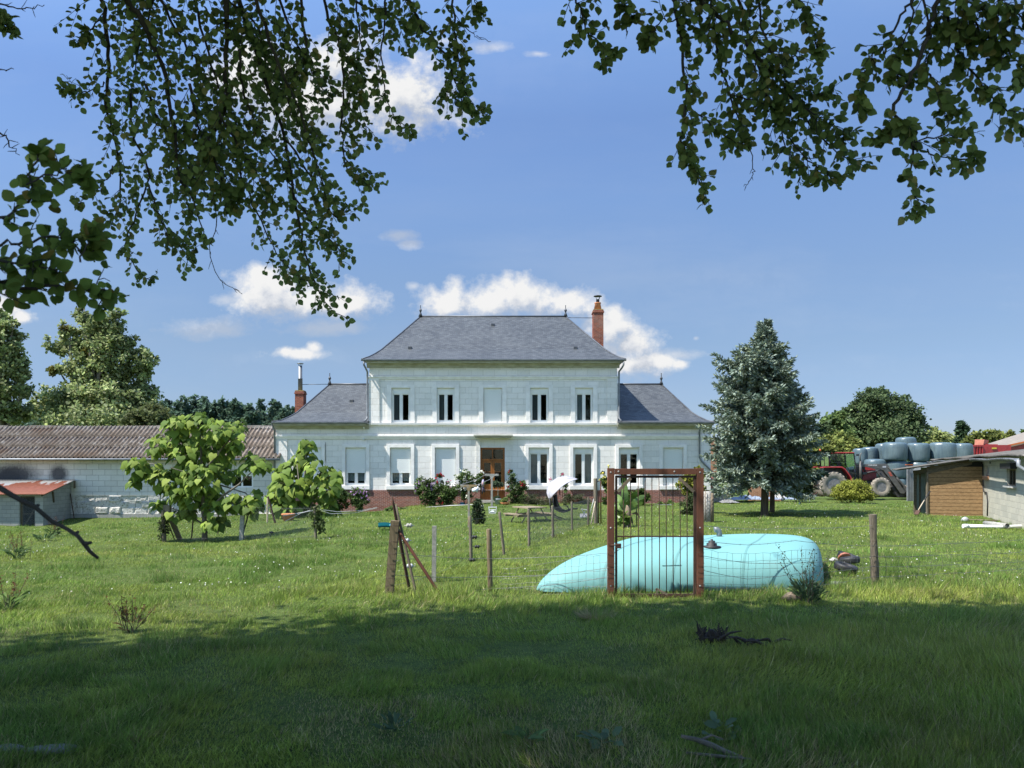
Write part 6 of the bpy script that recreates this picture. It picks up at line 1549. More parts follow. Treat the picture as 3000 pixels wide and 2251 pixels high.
panel(f4, A_, B_, .1, .0022, mat='wire_rust'); panel(f4, B_, C_, .1, .0022, mat='wire')
for k in (.95, .1): barbed(f4, [A_[0].lerp(A_[1],k), B_[0].lerp(B_[1],k), C_[0].lerp(C_[1],k)], .0025, False, 'wire', 'fence_wire')
cp = thing('cord', 'pale cords strung from the creeper post along the house plinth', 'cord', tuple(C_[1]))
b = MB()
for pts_ in ([(926,1492,27),(990,1500,33),(1060,1496,38),(1105,1487,41)], [(926,1492,27),(970,1506,33),(1040,1503,38),(1105,1489,41)], [(926,1490,27),(880,1505,27),(835,1528,27)], [(925,1495,27),(830,1512,27)], [(1243,1487,41),(1300,1483,39.5),(1398,1478,38)], [(1243,1488,41),(1320,1481,39.5),(1390,1479,38)]):
    b.tube([P(x, y, Y_) for x, y, Y_ in pts_], .011, 4, False)
b.build('strand', M['wire_white'], cp)
# rolled fence and grey post by the right gate post
t = thing('wire_roll_post', 'grey trunk wrapped in rusty wire netting right of the rusty gate', 'post', tuple(G(2075,1530)))
gq = G(2075,1530); Yq = gq.y
b = MB(); b.tube([gq-Vector((0,0,.1)), P(2073,1440,Yq)], [.16,.13], 10, jit=.2); b.build('trunk_post', M['post_concrete'], t)
b = MB(); b.tube([P(2086,1445,Yq-.1), P(2086,1532,Yq-.1)], [.05,.08], 8, jit=.3); b.tube([P(2066,1438,Yq-.15), P(2066,1528,Yq-.15)], .015, 5); b.build('netting_roll', M['rust_wood'], t)
b = MB()
for k in range(9):
    for s in (-1, 1):
        b.tube([gq+Vector((math.cos(a*.5*s+k*.7)*.2, math.sin(a*.5*s+k*.7)*.2, a*.105)) for a in range(11)], .004, 3, False)
b.build('wire_mesh', M['wire_rust'], t)

# ------------------------------------------------------------------ things in the garden
def pic():
    """weathered picnic table with attached benches"""
    s = 420/2212; L = lambda x, y, d=0: P(1380+x*s, 1370+y*s, Yt+d)
    f0 = G(1380+840*s, 1370+862*s); Yt = f0.y; t = thing('picnic_table', 'weathered wooden picnic table with attached benches on the lawn', 'picnic table', tuple(f0))
    cx = PX(1380+905*s, Yt+.7); cy = Yt+.75; z = f0.z; th = math.radians(29)
    tx = Vector((math.cos(th), math.sin(th), 0)); ty = Vector((-math.sin(th), math.cos(th), 0)); C0 = Vector((cx, cy, z))
    # long axis runs away from the viewer; benches left and right
    def W(a, b_, h): return C0+tx*a+ty*b_+Vector((0,0,h))
    sc = .82
    def W(a, b_, h): return C0+tx*(a*sc)+ty*(b_*sc)+Vector((0,0,h*(sc if h > 0 else 1)))
    b = MB()
    for i in range(6): b.beam(W(-.42+i*.165,-.72,.5+.17), W(-.42+i*.165,.72,.5+.17), .15, .04)
    b.build('table_top', M['table_wood'], t)
    for sd in (-1, 1):
        b = MB(); 
        for i in range(2): b.beam(W(sd*(.78+i*.13),-.72,.38), W(sd*(.78+i*.13),.72,.38), .12, .04)
        b.build('bench', M['table_wood'], t)
        for yy in (-.5, .5):
            b = MB(); b.beam(W(sd*.28,yy,.64), W(sd*.72,yy,-.03), .045, .11, up=(0,1,0)); b.build('leg', M['table_wood'], t)
    for yy in (-.55, .55):
        b = MB(); b.beam(W(-.98,yy,.33), W(.98,yy,.33), .045, .1); b.build('cross_beam', M['table_wood'], t)
pic()
def lounger():
    s = 420/2212; f0 = P(0,0,1); fp = G(1380+1330*s, 1370+812*s); Y = fp.y; L = lambda x, y, d=0: P(1380+x*s, 1370+y*s, Y+d)
    t = thing('hanging_lounger', 'black hanging garden lounger with a white leaf-shaped sunshade', 'lounger', tuple(fp))
    outer = [(1640,176),(1570,158),(1470,130),(1340,150),(1225,225),(1172,320),(1168,400),(1200,484)]
    inner = [(1642,182),(1560,208),(1470,248),(1395,300),(1320,372),(1270,425),(1240,465),(1226,486)]
    def at(l, u):
        k = u*(len(l)-1); i = min(int(k), len(l)-2); a = k-i; return (l[i][0]*(1-a)+l[i+1][0]*a, l[i][1]*(1-a)+l[i+1][1]*a)
    def fn(u, v):
        o, i = at(outer, u), at(inner, u); x = o[0]*(1-v)+i[0]*v; y = o[1]*(1-v)+i[1]*v
        wd = math.sin(PI*u)*.55
        return L(x, y-18*math.sin(PI*v)*math.sin(PI*u), wd*(.9-1.9*v))
    b = MB(); b.grid(fn, 28, 10, True); o = b.build('sunshade', M['canvas'], t); md = o.modifiers.new('t','SOLIDIFY'); md.thickness = .008
    b = MB()
    for v in (.0, .5, 1): b.tube([fn(i/20, v)+Vector((0,0,.006)) for i in range(21)], .006, 5)
    b.build('shade_rib', M['canvas'], t)
    b = MB(); b.tube([L(1366,250,.1), L(1366,330,.1), L(1370,425,.1)], .018, 6); b.tube([L(1213,486,.3), L(1222,600,.3), L(1240,700,.25), L(1300,770,.1), L(1400,818,-.1)], .026, 8); b.tube([L(1222,600,.3), L(1260,520,.2), L(1275,430,.1)], .02, 6)
    b.tube([L(1240,700,.3), L(1330,760,.5), L(1430,790,.8)], .024, 6)
    b.build('stand', M['black'], t)
    seat = [(1330,420),(1335,500),(1360,580),(1410,640),(1470,655),(1520,640),(1570,628),(1645,628)]
    b = MB(); b.grid(lambda u, v: L(*at(seat, u), -.3+.6*v)+Vector((-.03*abs(v-.5)*2,0,0)), 24, 6, True)
    o = b.build('seat', M['sling'], t); md = o.modifiers.new('t','SOLIDIFY'); md.thickness = .05
    b = MB(); low = [(1270,440),(1268,560),(1290,640),(1360,682),(1430,694),(1500,672),(1560,640),(1648,630)]
    for d in (-.32, .32): b.tube([L(x, y, d) for x, y in low], .02, 6)
    b.grid(lambda u, v: L(at(low,u)[0]*(1-v)+at(seat,u)[0]*v, at(low,u)[1]*(1-v)+at(seat,u)[1]*v, .28), 16, 3)
    b.build('seat_frame', M['sling'], t)
    b = MB()
    for d in (-.33, .33): b.tube([L(1425,580,d), L(1445,570,d), L(1480,590,d), L(1510,640,d)], .02, 7)
    b.build('armrest', M['sling'], t)
lounger()
def folding_chair():
    s = 420/2212; fp = G(1380+1720*s, 1370+800*s); Y = fp.y+.2; L = lambda x, y, d=0: P(1380+x*s, 1370+y*s, Y+d)
    t = thing('folding_chair', 'white folding garden chair tipped back behind the last slim fence post', 'chair', tuple(fp))
    b = MB(); b.grid(lambda u, v: L(lerp(1835,1895,u)-v*0, lerp(720,475,u), -.22+.44*v), 6, 4); b.build('backrest', M['curtain_grey'], t)
    b = MB(); b.grid(lambda u, v: L(lerp(1680,1790,u), lerp(775,768,u)-60*v, -.22+.44*v), 6, 4); b.build('seat', M['curtain_grey'], t)
    b = MB()
    for d in (-.24, .24): b.tube([L(1830,735,d), L(1900,470,d)], .014, 6); b.tube([L(1700,640,d), L(1800,790,d)], .013, 6); b.tube([L(1770,655,d), L(1700,805,d)], .013, 6)
    b.build('chair_frame', M['pvc'], t)
    for d in (-.26, .26):
        b = MB(); b.beam(L(1700,640,d), L(1795,655,d), .05, .03); b.build('armrest', M['pvc'], t)
folding_chair()
def tpost(x, ytop, ybot, w, arm, mat, label, armh=7):
    f0 = G(x, ybot); Y = f0.y; t = thing('washing_line_post', label, 'post', tuple(f0), 'washing line posts')
    k = Y/F; b = MB(); z = PZ(ytop, Y)
    b.prism([(f0.x-w*k/2,f0.z-.2),(f0.x+w*k/2,f0.z-.2),(f0.x+w*k/2*.9,z-armh*2.4*k),(f0.x+w*1.1*k,z-armh*k),(f0.x+arm*k/2,z-armh*k),(f0.x+arm*k/2,z),(f0.x-arm*k/2,z),(f0.x-arm*k/2,z-armh*k),(f0.x-w*1.1*k,z-armh*k),(f0.x-w*k/2*.9,z-armh*2.4*k)], Y-.05, Y+.05)
    b.build('concrete_post', M[mat], t, bevel=.008); return f0, z
w1_, wz1 = tpost(1373.5, 1421, 1545, 6.5, 48, 'concrete_lichen', 'lichen-stained concrete T post of the washing line, the one nearer the camera', 7)
w2_, wz2 = tpost(1441, 1389, 1488, 6.2, 40, 'post_concrete', 'plain grey concrete T post of the washing line in front of the wooden door', 6)
t = thing('washing_line', 'washing line strung between the two concrete T posts', 'line', tuple(w2_))
b = MB()
for s in (-1, 1): b.tube([Vector((w1_.x+s*.3, w1_.y, wz1)), Vector(((w1_.x+w2_.x)/2+s*.26, (w1_.y+w2_.y)/2, (wz1+wz2)/2-.06)), Vector((w2_.x+s*.25, w2_.y, wz2))], .006, 4, False)
b.build('line', M['wire_white'], t)
def cloth(name, label, cat, pts, Y, mat, thick=.02, group=None):
    """hanging laundry: outline in pixels"""
    c = P(sum(p[0] for p in pts)/len(pts), max(p[1] for p in pts), Y); t = thing(name, label, cat, tuple(c), group)
    b = MB(); n = len(pts); cxp = sum(p[0] for p in pts)/n; cyp = sum(p[1] for p in pts)/n
    v0 = [P(x, y, Y+.02*math.sin(i*1.9)) for i, (x, y) in enumerate(pts)]; c0 = P(cxp, cyp, Y-.05)
    b.add(v0+[c0], [(i, (i+1) % n, n) for i in range(n)], True)
    o = b.build('fabric', M[mat], t); md = o.modifiers.new('t','SOLIDIFY'); md.thickness = thick
    return t
ww = lambda lst: [(1380+x*420/2212, 1370+y*420/2212) for x, y in lst]
Yw = (w1_.y+w2_.y)/2
cloth('laundry_shirt', 'small blue and pink shirt hanging on the washing line before the door', 'shirt', ww([(175,190),(195,185),(200,260),(190,300),(165,290),(168,230)]), Yw+1, 'bluecloth', group='laundry on the line')
cloth('laundry_trousers', 'dark leggings hanging under the blue shirt on the washing line', 'trousers', ww([(168,290),(195,295),(215,380),(200,385),(188,320),(178,410),(165,405),(172,340)]), Yw+1.05, 'darkcloth', group='laundry on the line')
cloth('laundry_towel', 'white towel sagging from the washing line left of the blue shirt', 'towel', ww([(22,330),(105,290),(112,330),(100,395),(90,355),(60,370),(35,385),(15,355)]), Yw-.6, 'whitecloth', group='laundry on the line')
def lathe_thing(name, label, cat, px, py, prof, mat, pname, n=20, Y=None):
    f0 = G(px, py) if Y is None else P(px, py, Y); t = thing(name, label, cat, tuple(f0)); b = MB(); b.lathe(prof, f0, n); b.build(pname, M[mat], t); return t, f0
t, f0 = lathe_thing('potted_tree', 'grey planter with a thin little tree standing by the front door', 'potted plant', 1459, 1479, [(.13,0),(.18,.25),(.2,.26),(.2,.31),(.18,.31),(.17,.28),(0,.28)], 'pot_grey', 'planter')
b = MB(); b.tube([f0+Vector((0,0,.3)), P(1459,1440,f0.y), P(1458.5,1420,f0.y)], [.025,.02,.012], 7); b.build('stem', M['straw_wood'], t)
blob_foliage('leaves', [(P(1459,1419,f0.y),(.2,.2,.1)),(P(1452,1421,f0.y),(.12,.12,.07)),(P(1465,1423,f0.y),(.11,.11,.08)),(P(1456,1432,f0.y),(.06,.06,.05)),(P(1455,1459,f0.y),(.12,.12,.07))], 420, .11, [(.07,.11,.06),(.09,.13,.075),(.06,.09,.05)], t, clump=.4, hollow=.3)
t, f0 = lathe_thing('terracotta_bowl', 'low terracotta bowl with a small leafy plant right of the grey planter', 'potted plant', 1480, 1479, [(.18,0),(.25,.10),(.24,.11),(0,.09)], 'terracotta', 'bowl')
blob_foliage('leaves', [(P(1478,1468,f0.y),(.16,.16,.13))], 330, .08, [(.10,.15,.04),(.13,.18,.05)], t, clump=.35, hollow=.2)
t, f0 = lathe_thing('water_can', 'pale blue plastic watering can against the plinth left of the doorstep', 'watering can', 1355, 1486, [(.11,0),(.13,.02),(.12,.2),(.09,.24),(0,.24)], 'lightblue', 'body', Y=41.6)
b = MB(); b.tube([f0+Vector((.1,0,.05)), f0+Vector((.25,0,.22)), f0+Vector((.28,0,.24))], [.025,.018,.03], 7); b.tube([f0+Vector((-.1,0,.05)), f0+Vector((-.2,0,.16)), f0+Vector((-.06,0,.26))], .014, 6); b.build('spout', M['lightblue'], t)
t, f0 = lathe_thing('bucket', 'small white bucket behind the ivy-wrapped post', 'bucket', 1409, 1497, [(.11,0),(.14,.22),(.15,.23),(.13,.23),(.1,.02),(0,.02)], 'sheetwhite', 'body')
b = MB(); b.tube([f0+Vector((.14*math.cos(a), 0, .23+.09*math.sin(a))) for a in np.linspace(0,PI,9)], .006, 5); b.build('handle', M['zinc'], t)
# wire lantern
t = thing('wire_lantern', 'little white cage lantern standing on the lawn under the grey T post', 'lantern', tuple(G(1443,1504)))
f0 = G(1443,1504); b = MB(); w, h_ = .17, .27
for sx_ in (-1,1):
    for sy_ in (-1,1): b.beam(f0+Vector((sx_*w*.85,sy_*w*.85,0)), f0+Vector((sx_*w,sy_*w,h_)), .022)
for z_, k in ((.012,.85),(h_*.55,.93),(h_,1)):
    c_ = [f0+Vector((a*w*k,c*w*k,z_)) for a, c in ((-1,-1),(1,-1),(1,1),(-1,1))]
    for i in range(4): b.beam(c_[i], c_[(i+1) % 4], .02)
b.build('cage', M['pvc'], t); b = MB(); b.lathe([(0,.02),(.1,.03),(.12,.07),(.06,.10),(0,.11)], f0, 12); b.build('candle_dish', M['whitecloth'], t)
b = MB(); b.tube([f0+Vector((w*math.cos(a)*.8,0,h_+.05*math.sin(a))) for a in np.linspace(0,PI,8)], .008, 5); b.build('handle', M['black'], t)
# teal camp bed
f0 = G(1115,1553); Y = f0.y; t = thing('camp_bed', 'low teal and light blue camp bed on the grass left of the corner post', 'camp bed', tuple(f0))
b = MB(); b.grid(lambda u, v: P(lerp(1108,1144,u), lerp(1541,1532,v)-1.5*math.sin(u*PI), Y+lerp(-.3,.3,v)), 10, 4); o = b.build('mesh_bed', M['teal'], t); md = o.modifiers.new('t','SOLIDIFY'); md.thickness = .06
b = MB(); b.grid(lambda u, v: P(lerp(1141,1152,u), lerp(1540,1532,v), Y+lerp(-.3,.3,v)+.02), 4, 4); o = b.build('pillow', M['lightblue'], t); md = o.modifiers.new('t','SOLIDIFY'); md.thickness = .07
for x in (1113, 1125, 1142):
    b = MB(); b.tube([P(x,1540,Y-.25), G(x,1552)], .012, 5); b.build('leg', M['black'], t)
t = thing('watering_nozzle', 'small black sprinkler head lying in the meadow right of the paulownia', 'sprinkler', tuple(G(795,1573)))
f0 = G(795,1573); b = MB(); b.tube([f0, f0+Vector((0,0,.12))], .015, 6); b.lathe([(0,.12),(.06,.12),(.07,.15),(.03,.18),(0,.18)], f0, 10); b.tube([f0+Vector((-.08,0,.16)), f0+Vector((.09,0,.14))], .02, 6); b.build('head', M['black'], t)
# clay pots hiding under the paulownia clump
lathe_thing('clay_pot', 'brown clay pot under the paulownia clump by the house', 'pot', 845, 1527, [(.2,0),(.28,.25),(.3,.27),(.3,.32),(.26,.32),(0,.28)], 'terracotta', 'pot')
# white edging
t = thing('edging_strip', 'white edging strip on the lawn seen through the gate below the plinth', 'edging', tuple(G(1940,1480)))
b = MB(); b.beam(P(1916,1481,40.6), P(1968,1480,40.6), .08, .06); b.build('strip', M['sheetwhite'], t)

# ------------------------------------------------------------------ behind the spruce: stakes, tarps, brick wall, sheet fence
t = thing('low_brick_wall', 'broken low orange brick wall behind the spruce trunks', 'wall', P(2240,1450,47))
b = MB(); x0, x1 = PX(2196,47), PX(2292,47); zt = PZ(1416,47); n = 8
poly = [(x0,-.3),(x1,-.3)]+[(lerp(x1,x0,i/n), zt-.1+.12*rnd.random()-(.25 if i in (0,n) else 0)) for i in range(n+1)]
b.prism(poly, 47, 47.25); b.build('brickwork', M['brick_orange'], t)
t = thing('brick_outbuilding', 'small brick outbuilding with a red tiled roof peeping out behind the right house corner', 'outbuilding', P(2080,1460,50))
b = MB(); b.box(PX(2055,50), 50, -.3, PX(2094,50), 54, PZ(1412,50)); b.build('wall', M['brick_orange'], t)
b = MB(); b.add([P(2070,1412,49.7), P(2086,1412,49.7), P(2095,1392,51), P(2070,1388,51)], [(0,1,2,3)]); o = b.build('roof', M['tile_red'], t); md = o.modifiers.new('t','SOLIDIFY'); md.thickness = .08
t = thing('brick_gable', 'tall narrow orange brick gable behind the right corner of the house', 'gable', P(2085,1440,55))
b = MB(); b.box(PX(2074,55), 55, -.3, PX(2100,55), 58, PZ(1285,55)); b.build('wall', M['brick_orange'], t)
for i, x in enumerate((2081, 2090, 2095, 2100, 2107, 2112, 2118, 2124, 2130, 2139)):
    f0 = G(x, 1472-(i*1.1)); t = thing('fence_stake', 'split pale wooden stake in the row leaning behind the spruce', 'stake', tuple(f0), 'pale stakes in a row')
    b = MB(); tp = P(x+rnd.uniform(-2.5,3), 1434+rnd.uniform(-4,5)+i*1.2, f0.y+.05); b.beam(f0-Vector((0,0,.1)), tp, .09+rnd.random()*.05, .06, up=(0,1,0), taper=.8); b.build('stake', M['straw_wood'], t)
def heap(name, label, cat, x0, x1, ytop, ybot, Y, mat, seed, kind=None):
    r = np.random.default_rng(seed); t = thing(name, label, cat, P((x0+x1)/2, ybot, Y)); b = MB()
    nx = 26; a, c = PX(x0,Y), PX(x1,Y); zt, zb = PZ(ytop,Y), PZ(ybot,Y)
    hh = [[(zt-zb)*(.35+.65*r.random())*math.sin(PI*(i+.3)/(nx+.6))**.5*math.sin(PI*(j+.2)/7.4)**.7 for i in range(nx+1)] for j in range(8)]
    b.grid(lambda u, v: Vector((a+(c-a)*u, Y-.6+1.6*v, zb-.05+hh[min(int(v*7+.01),7)][min(int(u*nx+.01),nx)])), nx, 7, False)
    b.build('heap', M[mat], t); return t
heap('tarpaulin', 'crumpled grey-blue tarpaulin on the ground behind the spruce trunk', 'tarpaulin', 2140, 2245, 1447, 1462, 45, 'tarp', 3)
heap('tarpaulin', 'flatter grey-blue tarpaulin right of the second spruce trunk', 'tarpaulin', 2250, 2330, 1450, 1461, 45.2, 'tarp', 7)
heap('rubble_heap', 'pale rubble heap at the end of the tarpaulins beside the brick wall', 'rubble', 2268, 2300, 1444, 1460, 45.4, 'rubble', 5)
heap('gravel_heap', 'grey gravel mound beside the pale stakes', 'gravel', 2108, 2160, 1460, 1470, 43, 'tile_pale', 9)
t = thing('sheet_fence', 'white ribbed metal sheet fence behind the flowering shrub and tractor wheel', 'fence', P(2370,1450,54))
b = MB(); n = 60; xa, xb = PX(2335,54), PX(2400,54)
b.grid(lambda u, v: Vector((xa+(xb-xa)*u, 54+.03*(1 if int(u*n) % 4 < 2 else -1), -.2+1.75*v)), n, 1, False); o = b.build('sheeting', M['sheetwhite'], t); md = o.modifiers.new('t','SOLIDIFY'); md.thickness = .01
# branch on the lawn left of the spruce trunk is a low bough of the spruce itself

# ------------------------------------------------------------------ tractor
def tractor():
    s = 350/2212; Y = 49.0; gyp = G(2441,1458)
    X0 = PX(2370+450*s, Y); Z0 = PZ(1290+1062*s, Y); u = s*Y/F
    t = thing('tractor', 'old red tractor with a grey front loader and dusty tyres parked before the bales', 'tractor', (X0, Y, Z0))
    def L(x, y, d=0): return Vector((X0+(x-450)*u, Y+d, Z0+(1062-y)*u))
    def LP(poly): return [(X0+(x-450)*u, Z0+(1062-y)*u) for x, y in poly]
    W_ = 1.85          # body depth, near side at d = 0
    def wheel(cx, cy, R, w, rim, d, lugs, name, par=t):
        c = L(cx, cy, d); b = MB(); n = 48
        rr = R*u; ri = rim*u
        b.lathe([(ri,-w*.42),(ri*1.08,-w*.5),(rr*.86,-w*.5),(rr*.94,-w*.45),(rr*.955,-w*.2),(rr*.955,w*.2),(rr*.94,w*.45),(rr*.86,w*.5),(ri*1.08,w*.5),(ri,w*.42)], c, n, 'y')
        for k in range(lugs):
            for sd in (-1, 1):
                a0 = 2*PI*(k+.5*(sd > 0))/lugs; a1 = a0+.20
                def pt(a, r_, y): return c+Vector((math.cos(a)*r_, y, math.sin(a)*r_))
                vs = [pt(a0,rr*.93,sd*w*.52),pt(a0+.09,rr*.93,sd*w*.52),pt(a1+.05,rr*.94,sd*.02),pt(a1-.04,rr*.94,sd*.02),pt(a0,rr*.985,sd*w*.5),pt(a0+.07,rr*.985,sd*w*.5),pt(a1+.03,rr*1.0,sd*.02),pt(a1-.03,rr*1.0,sd*.02)]
                b.add(vs, [(0,1,2,3),(7,6,5,4),(0,4,5,1),(1,5,6,2),(2,6,7,3),(3,7,4,0)])
        whl = b.build(name, M['tyre'], par)
        b = MB(); b.lathe([(ri*1.02,-w*.44),(ri*.96,-w*.36),(ri*.9,-w*.1),(ri*.62,-w*.02),(ri*.6,w*.3)], c, 32, 'y'); b.build('rim', M['rim'], whl)
        b = MB(); b.lathe([(0,-w*.28),(ri*.26,-w*.28),(ri*.34,-w*.2),(ri*.40,-w*.05),(ri*.68,-w*.03),(ri*.7,w*.1)], c, 24, 'y')
        for k in range(8):
            a = 2*PI*k/8; b.lathe([(0,-.03),(.022,-.03),(.022,.0)], c+Vector((math.cos(a)*ri*.5, -w*.05, math.sin(a)*ri*.5)), 6, 'y')
        b.build('hub', M['rimred'], whl)
    wheel(452, 825, 243, .42, 125, .05, 20, 'rear_wheel'); wheel(452, 825, 243, .42, 125, 1.75, 20, 'rear_wheel')
    wheel(1340, 870, 178, .34, 88, .1, 18, 'front_wheel'); wheel(1340, 870, 178, .34, 88, 1.75, 18, 'front_wheel')
    # chassis and hood
    b = MB(); b.prism(LP([(300,760),(900,700),(1240,720),(1460,720),(1460,830),(1250,860),(860,880),(300,900)]), Y+.62, Y+1.22); b.build('chassis', M['loader_dark'], t, bevel=.02)
    b = MB(); b.prism(LP([(900,500),(1060,485),(1200,510),(1300,540),(1330,600),(1320,735),(900,760)]), Y+.52, Y+1.32); b.build('hood', M['red_dark'], t, bevel=.03)
    b = MB(); b.prism(LP([(1060,488),(1290,536),(1290,556),(1090,548)]), Y+.505, Y+.525); b.build('hood_stripe', M['red_paint'], t)
    b = MB(); b.prism(LP([(1085,600),(1215,605),(1222,715),(1060,720)]), Y+.49, Y+.52); b.build('side_panel', M['red_dark'], t)
    b = MB(); b.prism(LP([(905,500),(1030,500),(1030,740),(905,740)]), Y+.3, Y+.5); b.box(*L(1030,640,.25), *L(1110,590,.5)); b.build('hydraulics', M['loader_dark'], t, bevel=.02)
    # cab
    b = MB()
    for d in (.22, 1.62):
        b.tube([L(858,240,d), L(880,400,d), L(905,500,d), L(922,720,d)], .035, 6); b.tube([L(398,245,d), L(404,490,d)], .045, 6); b.tube([L(582,250,d), L(586,490,d)], .022, 6)
        b.tube([L(404,488,d), L(600,488,d), L(700,560,d), L(790,740,d)], .03, 6); b.tube([L(790,742,d), L(925,735,d)], .03, 6); b.tube([L(398,248,d), L(858,245,d)], .035, 6)
    for x, y in ((398,248), (858,245), (404,488), (922,720)): b.tube([L(x,y,.22), L(x,y,1.62)], .035, 6)
    b.tube([L(320,300,.3), L(325,490,.3)], .02, 5)
    b.build('cab_frame', M['black'], t)
    b = MB(); sidep = [(405,256),(852,253),(878,400),(902,500),(918,725),(795,735),(702,560),(602,482),(408,482)]
    for d in (.215, 1.625): b.prism(LP(sidep), Y+d-.003, Y+d+.003)
    b.grid(lambda p, v: L(lerp(866,920,p), lerp(250,720,p), lerp(.25,1.6,v)), 1, 1); b.grid(lambda p, v: L(lerp(398,404,p), lerp(250,485,p), lerp(.25,1.6,v)), 1, 1)
    b.build('cab_glass', M['glass_cab'], t)
    b = MB(); b.prism(LP([(298,240),(300,228),(420,222),(850,222),(862,230),(858,243),(390,245)]), Y+.1, Y+1.75); b.build('cab_roof', M['red_dark'] if False else M['red_faded'] if False else M['red_paint'], t, bevel=.03)
    b = MB(); b.prism(LP([(215,285),(300,252),(385,248),(380,268),(300,285),(240,297)]), Y+.2, Y+1.65); b.build('rear_window', M['curtain'], t)
    b = MB(); b.prism(LP([(640,500),(760,500),(780,700),(640,700)]), Y+.7, Y+1.15); b.prism(LP([(640,380),(680,380),(690,520),(640,520)]), Y+.75, Y+1.1); b.build('driver_seat', M['black'], t, bevel=.03)
    b = MB(); b.tube([L(850,560,.92), L(800,450,.92)], .02, 6); b.lathe([(.17,-.012),(.185,0),(.17,.012),(.155,0)], L(770,450,.92), 20, 'z', close=True); b.build('steering_wheel', M['black'], t)
    # rear mudguards
    for d0, d1 in ((-.16,.32), (1.5,1.98)):
        b = MB(); arc = [(232,500),(300,490),(600,490),(660,530),(720,610),(770,680),(795,760)]; inn = [(232,518),(300,512),(590,512),(645,550),(700,625),(745,690),(770,760)]
        b.prism(LP(arc+inn[::-1]), Y+d0, Y+d1); b.build('mudguard', M['red_paint'], t, bevel=.015)
    b = MB(); b.prism(LP([(300,513),(590,513),(645,551),(700,626),(745,691),(770,760),(700,790),(300,700),(230,560)]), Y+.32, Y+.36); b.build('wheel_arch', M['loader_dark'], t)
    b = MB(); b.prism(LP([(790,745),(905,742),(905,760),(790,765)]), Y+.1, Y+.5); b.prism(LP([(790,800),(880,800),(880,815),(790,815)]), Y+.1, Y+.5); b.build('footstep', M['red_dark'], t)
    b = MB(); b.tube([L(982,770,.2), L(980,385,.2)], .075, 12); b.tube([L(976,385,.2), L(972,300,.2), L(982,262,.2), L(1004,236,.2)], .035, 9); b.build('exhaust', M['loader'], t)
    b = MB(); b.tube([L(862,300,.1), L(920,262,.05)], .02, 6); b.box(*L(872,292,-.06), *L(924,258,.0)); b.build('mirror', M['black'], t, bevel=.01)
    b = MB(); b.lathe([(0,0),(.06,0),(.055,.08),(.03,.12),(0,.12)], L(275,195,.6), 12); b.tube([L(275,195,.6), L(300,240,.6)], .015, 5); b.build('beacon', M['orange'], t)
    # loader
    for d0, d1 in ((.3,.42), (1.4,1.52)):
        b = MB(); b.prism(LP([(920,446),(1470,438),(1515,462),(1545,520),(1850,870),(1868,930),(1800,1000),(1735,985),(1640,850),(1425,565),(1300,520),(1060,495),(920,490)]), Y+d0, Y+d1); b.build('loader_arm', M['loader'], t, bevel=.015)
        b = MB(); b.tube([L(1120,606,(d0+d1)/2), L(1270,578,(d0+d1)/2)], .05, 8); b.tube([L(1270,578,(d0+d1)/2), L(1415,552,(d0+d1)/2)], .03, 8)
        b.tube([L(1510,500,d0-.03), L(1660,690,d0-.03)], .03, 8); b.tube([L(1660,690,d0-.03), L(1780,870,d0-.03)], .045, 8); b.tube([L(1380,610,d1+.03), L(1640,960,d1+.03)], .04, 6); b.build('loader_ram', M['loader_dark'], t)
    b = MB(); b.beam(L(1560,760,.36), L(1560,760,1.46), .12); b.prism(LP([(1570,870),(1680,870),(1760,960),(1860,990),(1850,1050),(1720,1060),(1640,1000)]), Y+.5, Y+1.3); b.build('loader_crossbar', M['loader_dark'], t)
    b = MB()
    for d in (.297,):
        for k, (x, y) in enumerate(((1505,588),(1520,616),(1535,644))): b.prism(LP([(x,y),(x+48,y),(x+58,y+22),(x+12,y+22)]), Y+d-.004, Y+d)
    b.build('decal', M['decal_red'], t)
    b = MB(); b.prism(LP([(1405,480),(1470,478),(1470,508),(1405,510)]), Y+.292, Y+.297); b.build('sticker', M['curtain'], t)
    fc = bpy.data.curves.new('lettering', 'FONT'); fc.body = 'MAILLEUX'; fc.size = .115; fc.extrude = .002; fc.align_x = 'LEFT'
    tmp = bpy.data.objects.new('tmp', fc); me = bpy.data.meshes.new_from_object(tmp); bpy.data.objects.remove(tmp); o = bpy.data.objects.new('lettering', me); COL.objects.link(o); o.parent = t; o.location = L(1140,476,.294)-Vector((X0,Y,Z0)); o.rotation_euler = (PI/2,0,0); me.materials.append(M['letter'])
    b = MB(); bk = [(1865,860),(1960,842),(2060,860),(2100,930),(2110,1040),(2080,1062),(1900,1065),(1868,1010)]
    b.prism(LP(bk), Y+.1, Y+1.8); b.build('bucket', M['rust_wood'], t, bevel=.02)
    b = MB(); b.prism(LP([(1868,880),(1925,880),(1925,1060),(1868,1060)]), Y+.06, Y+.1); b.tube([L(1780,900,.4), L(1800,820,.5), L(1850,840,.6), L(1880,870,.6)], .025, 6); b.tube([L(1790,980,.4), L(1880,830,.5), L(1960,830,.6)], .025, 6); b.build('bucket_bracket', M['loader_dark'], t)
    b = MB(); b.tube([L(150,960,.9), L(180,860,.9), L(300,830,.9)], .03, 6); b.tube([L(60,1010,.5), L(170,1020,.6), L(260,980,.9)], .035, 6); b.tube([L(60,1010,1.3), L(170,1020,1.2), L(260,980,.9)], .035, 6); b.beam(L(40,1015,.4), L(40,1015,1.4), .06); b.build('linkage', M['rust_dark'], t)
    b = MB()
    for k in range(26): b.tube([L(1010+40*rnd.random(),420+60*rnd.random(),.35), L(1020+60*rnd.random(),500+40*rnd.random(),.3), L(1060+40*rnd.random(),560+40*rnd.random(),.35)], .012, 5)
    b.build('hydraulic_hose', M['black'], t)
tractor()

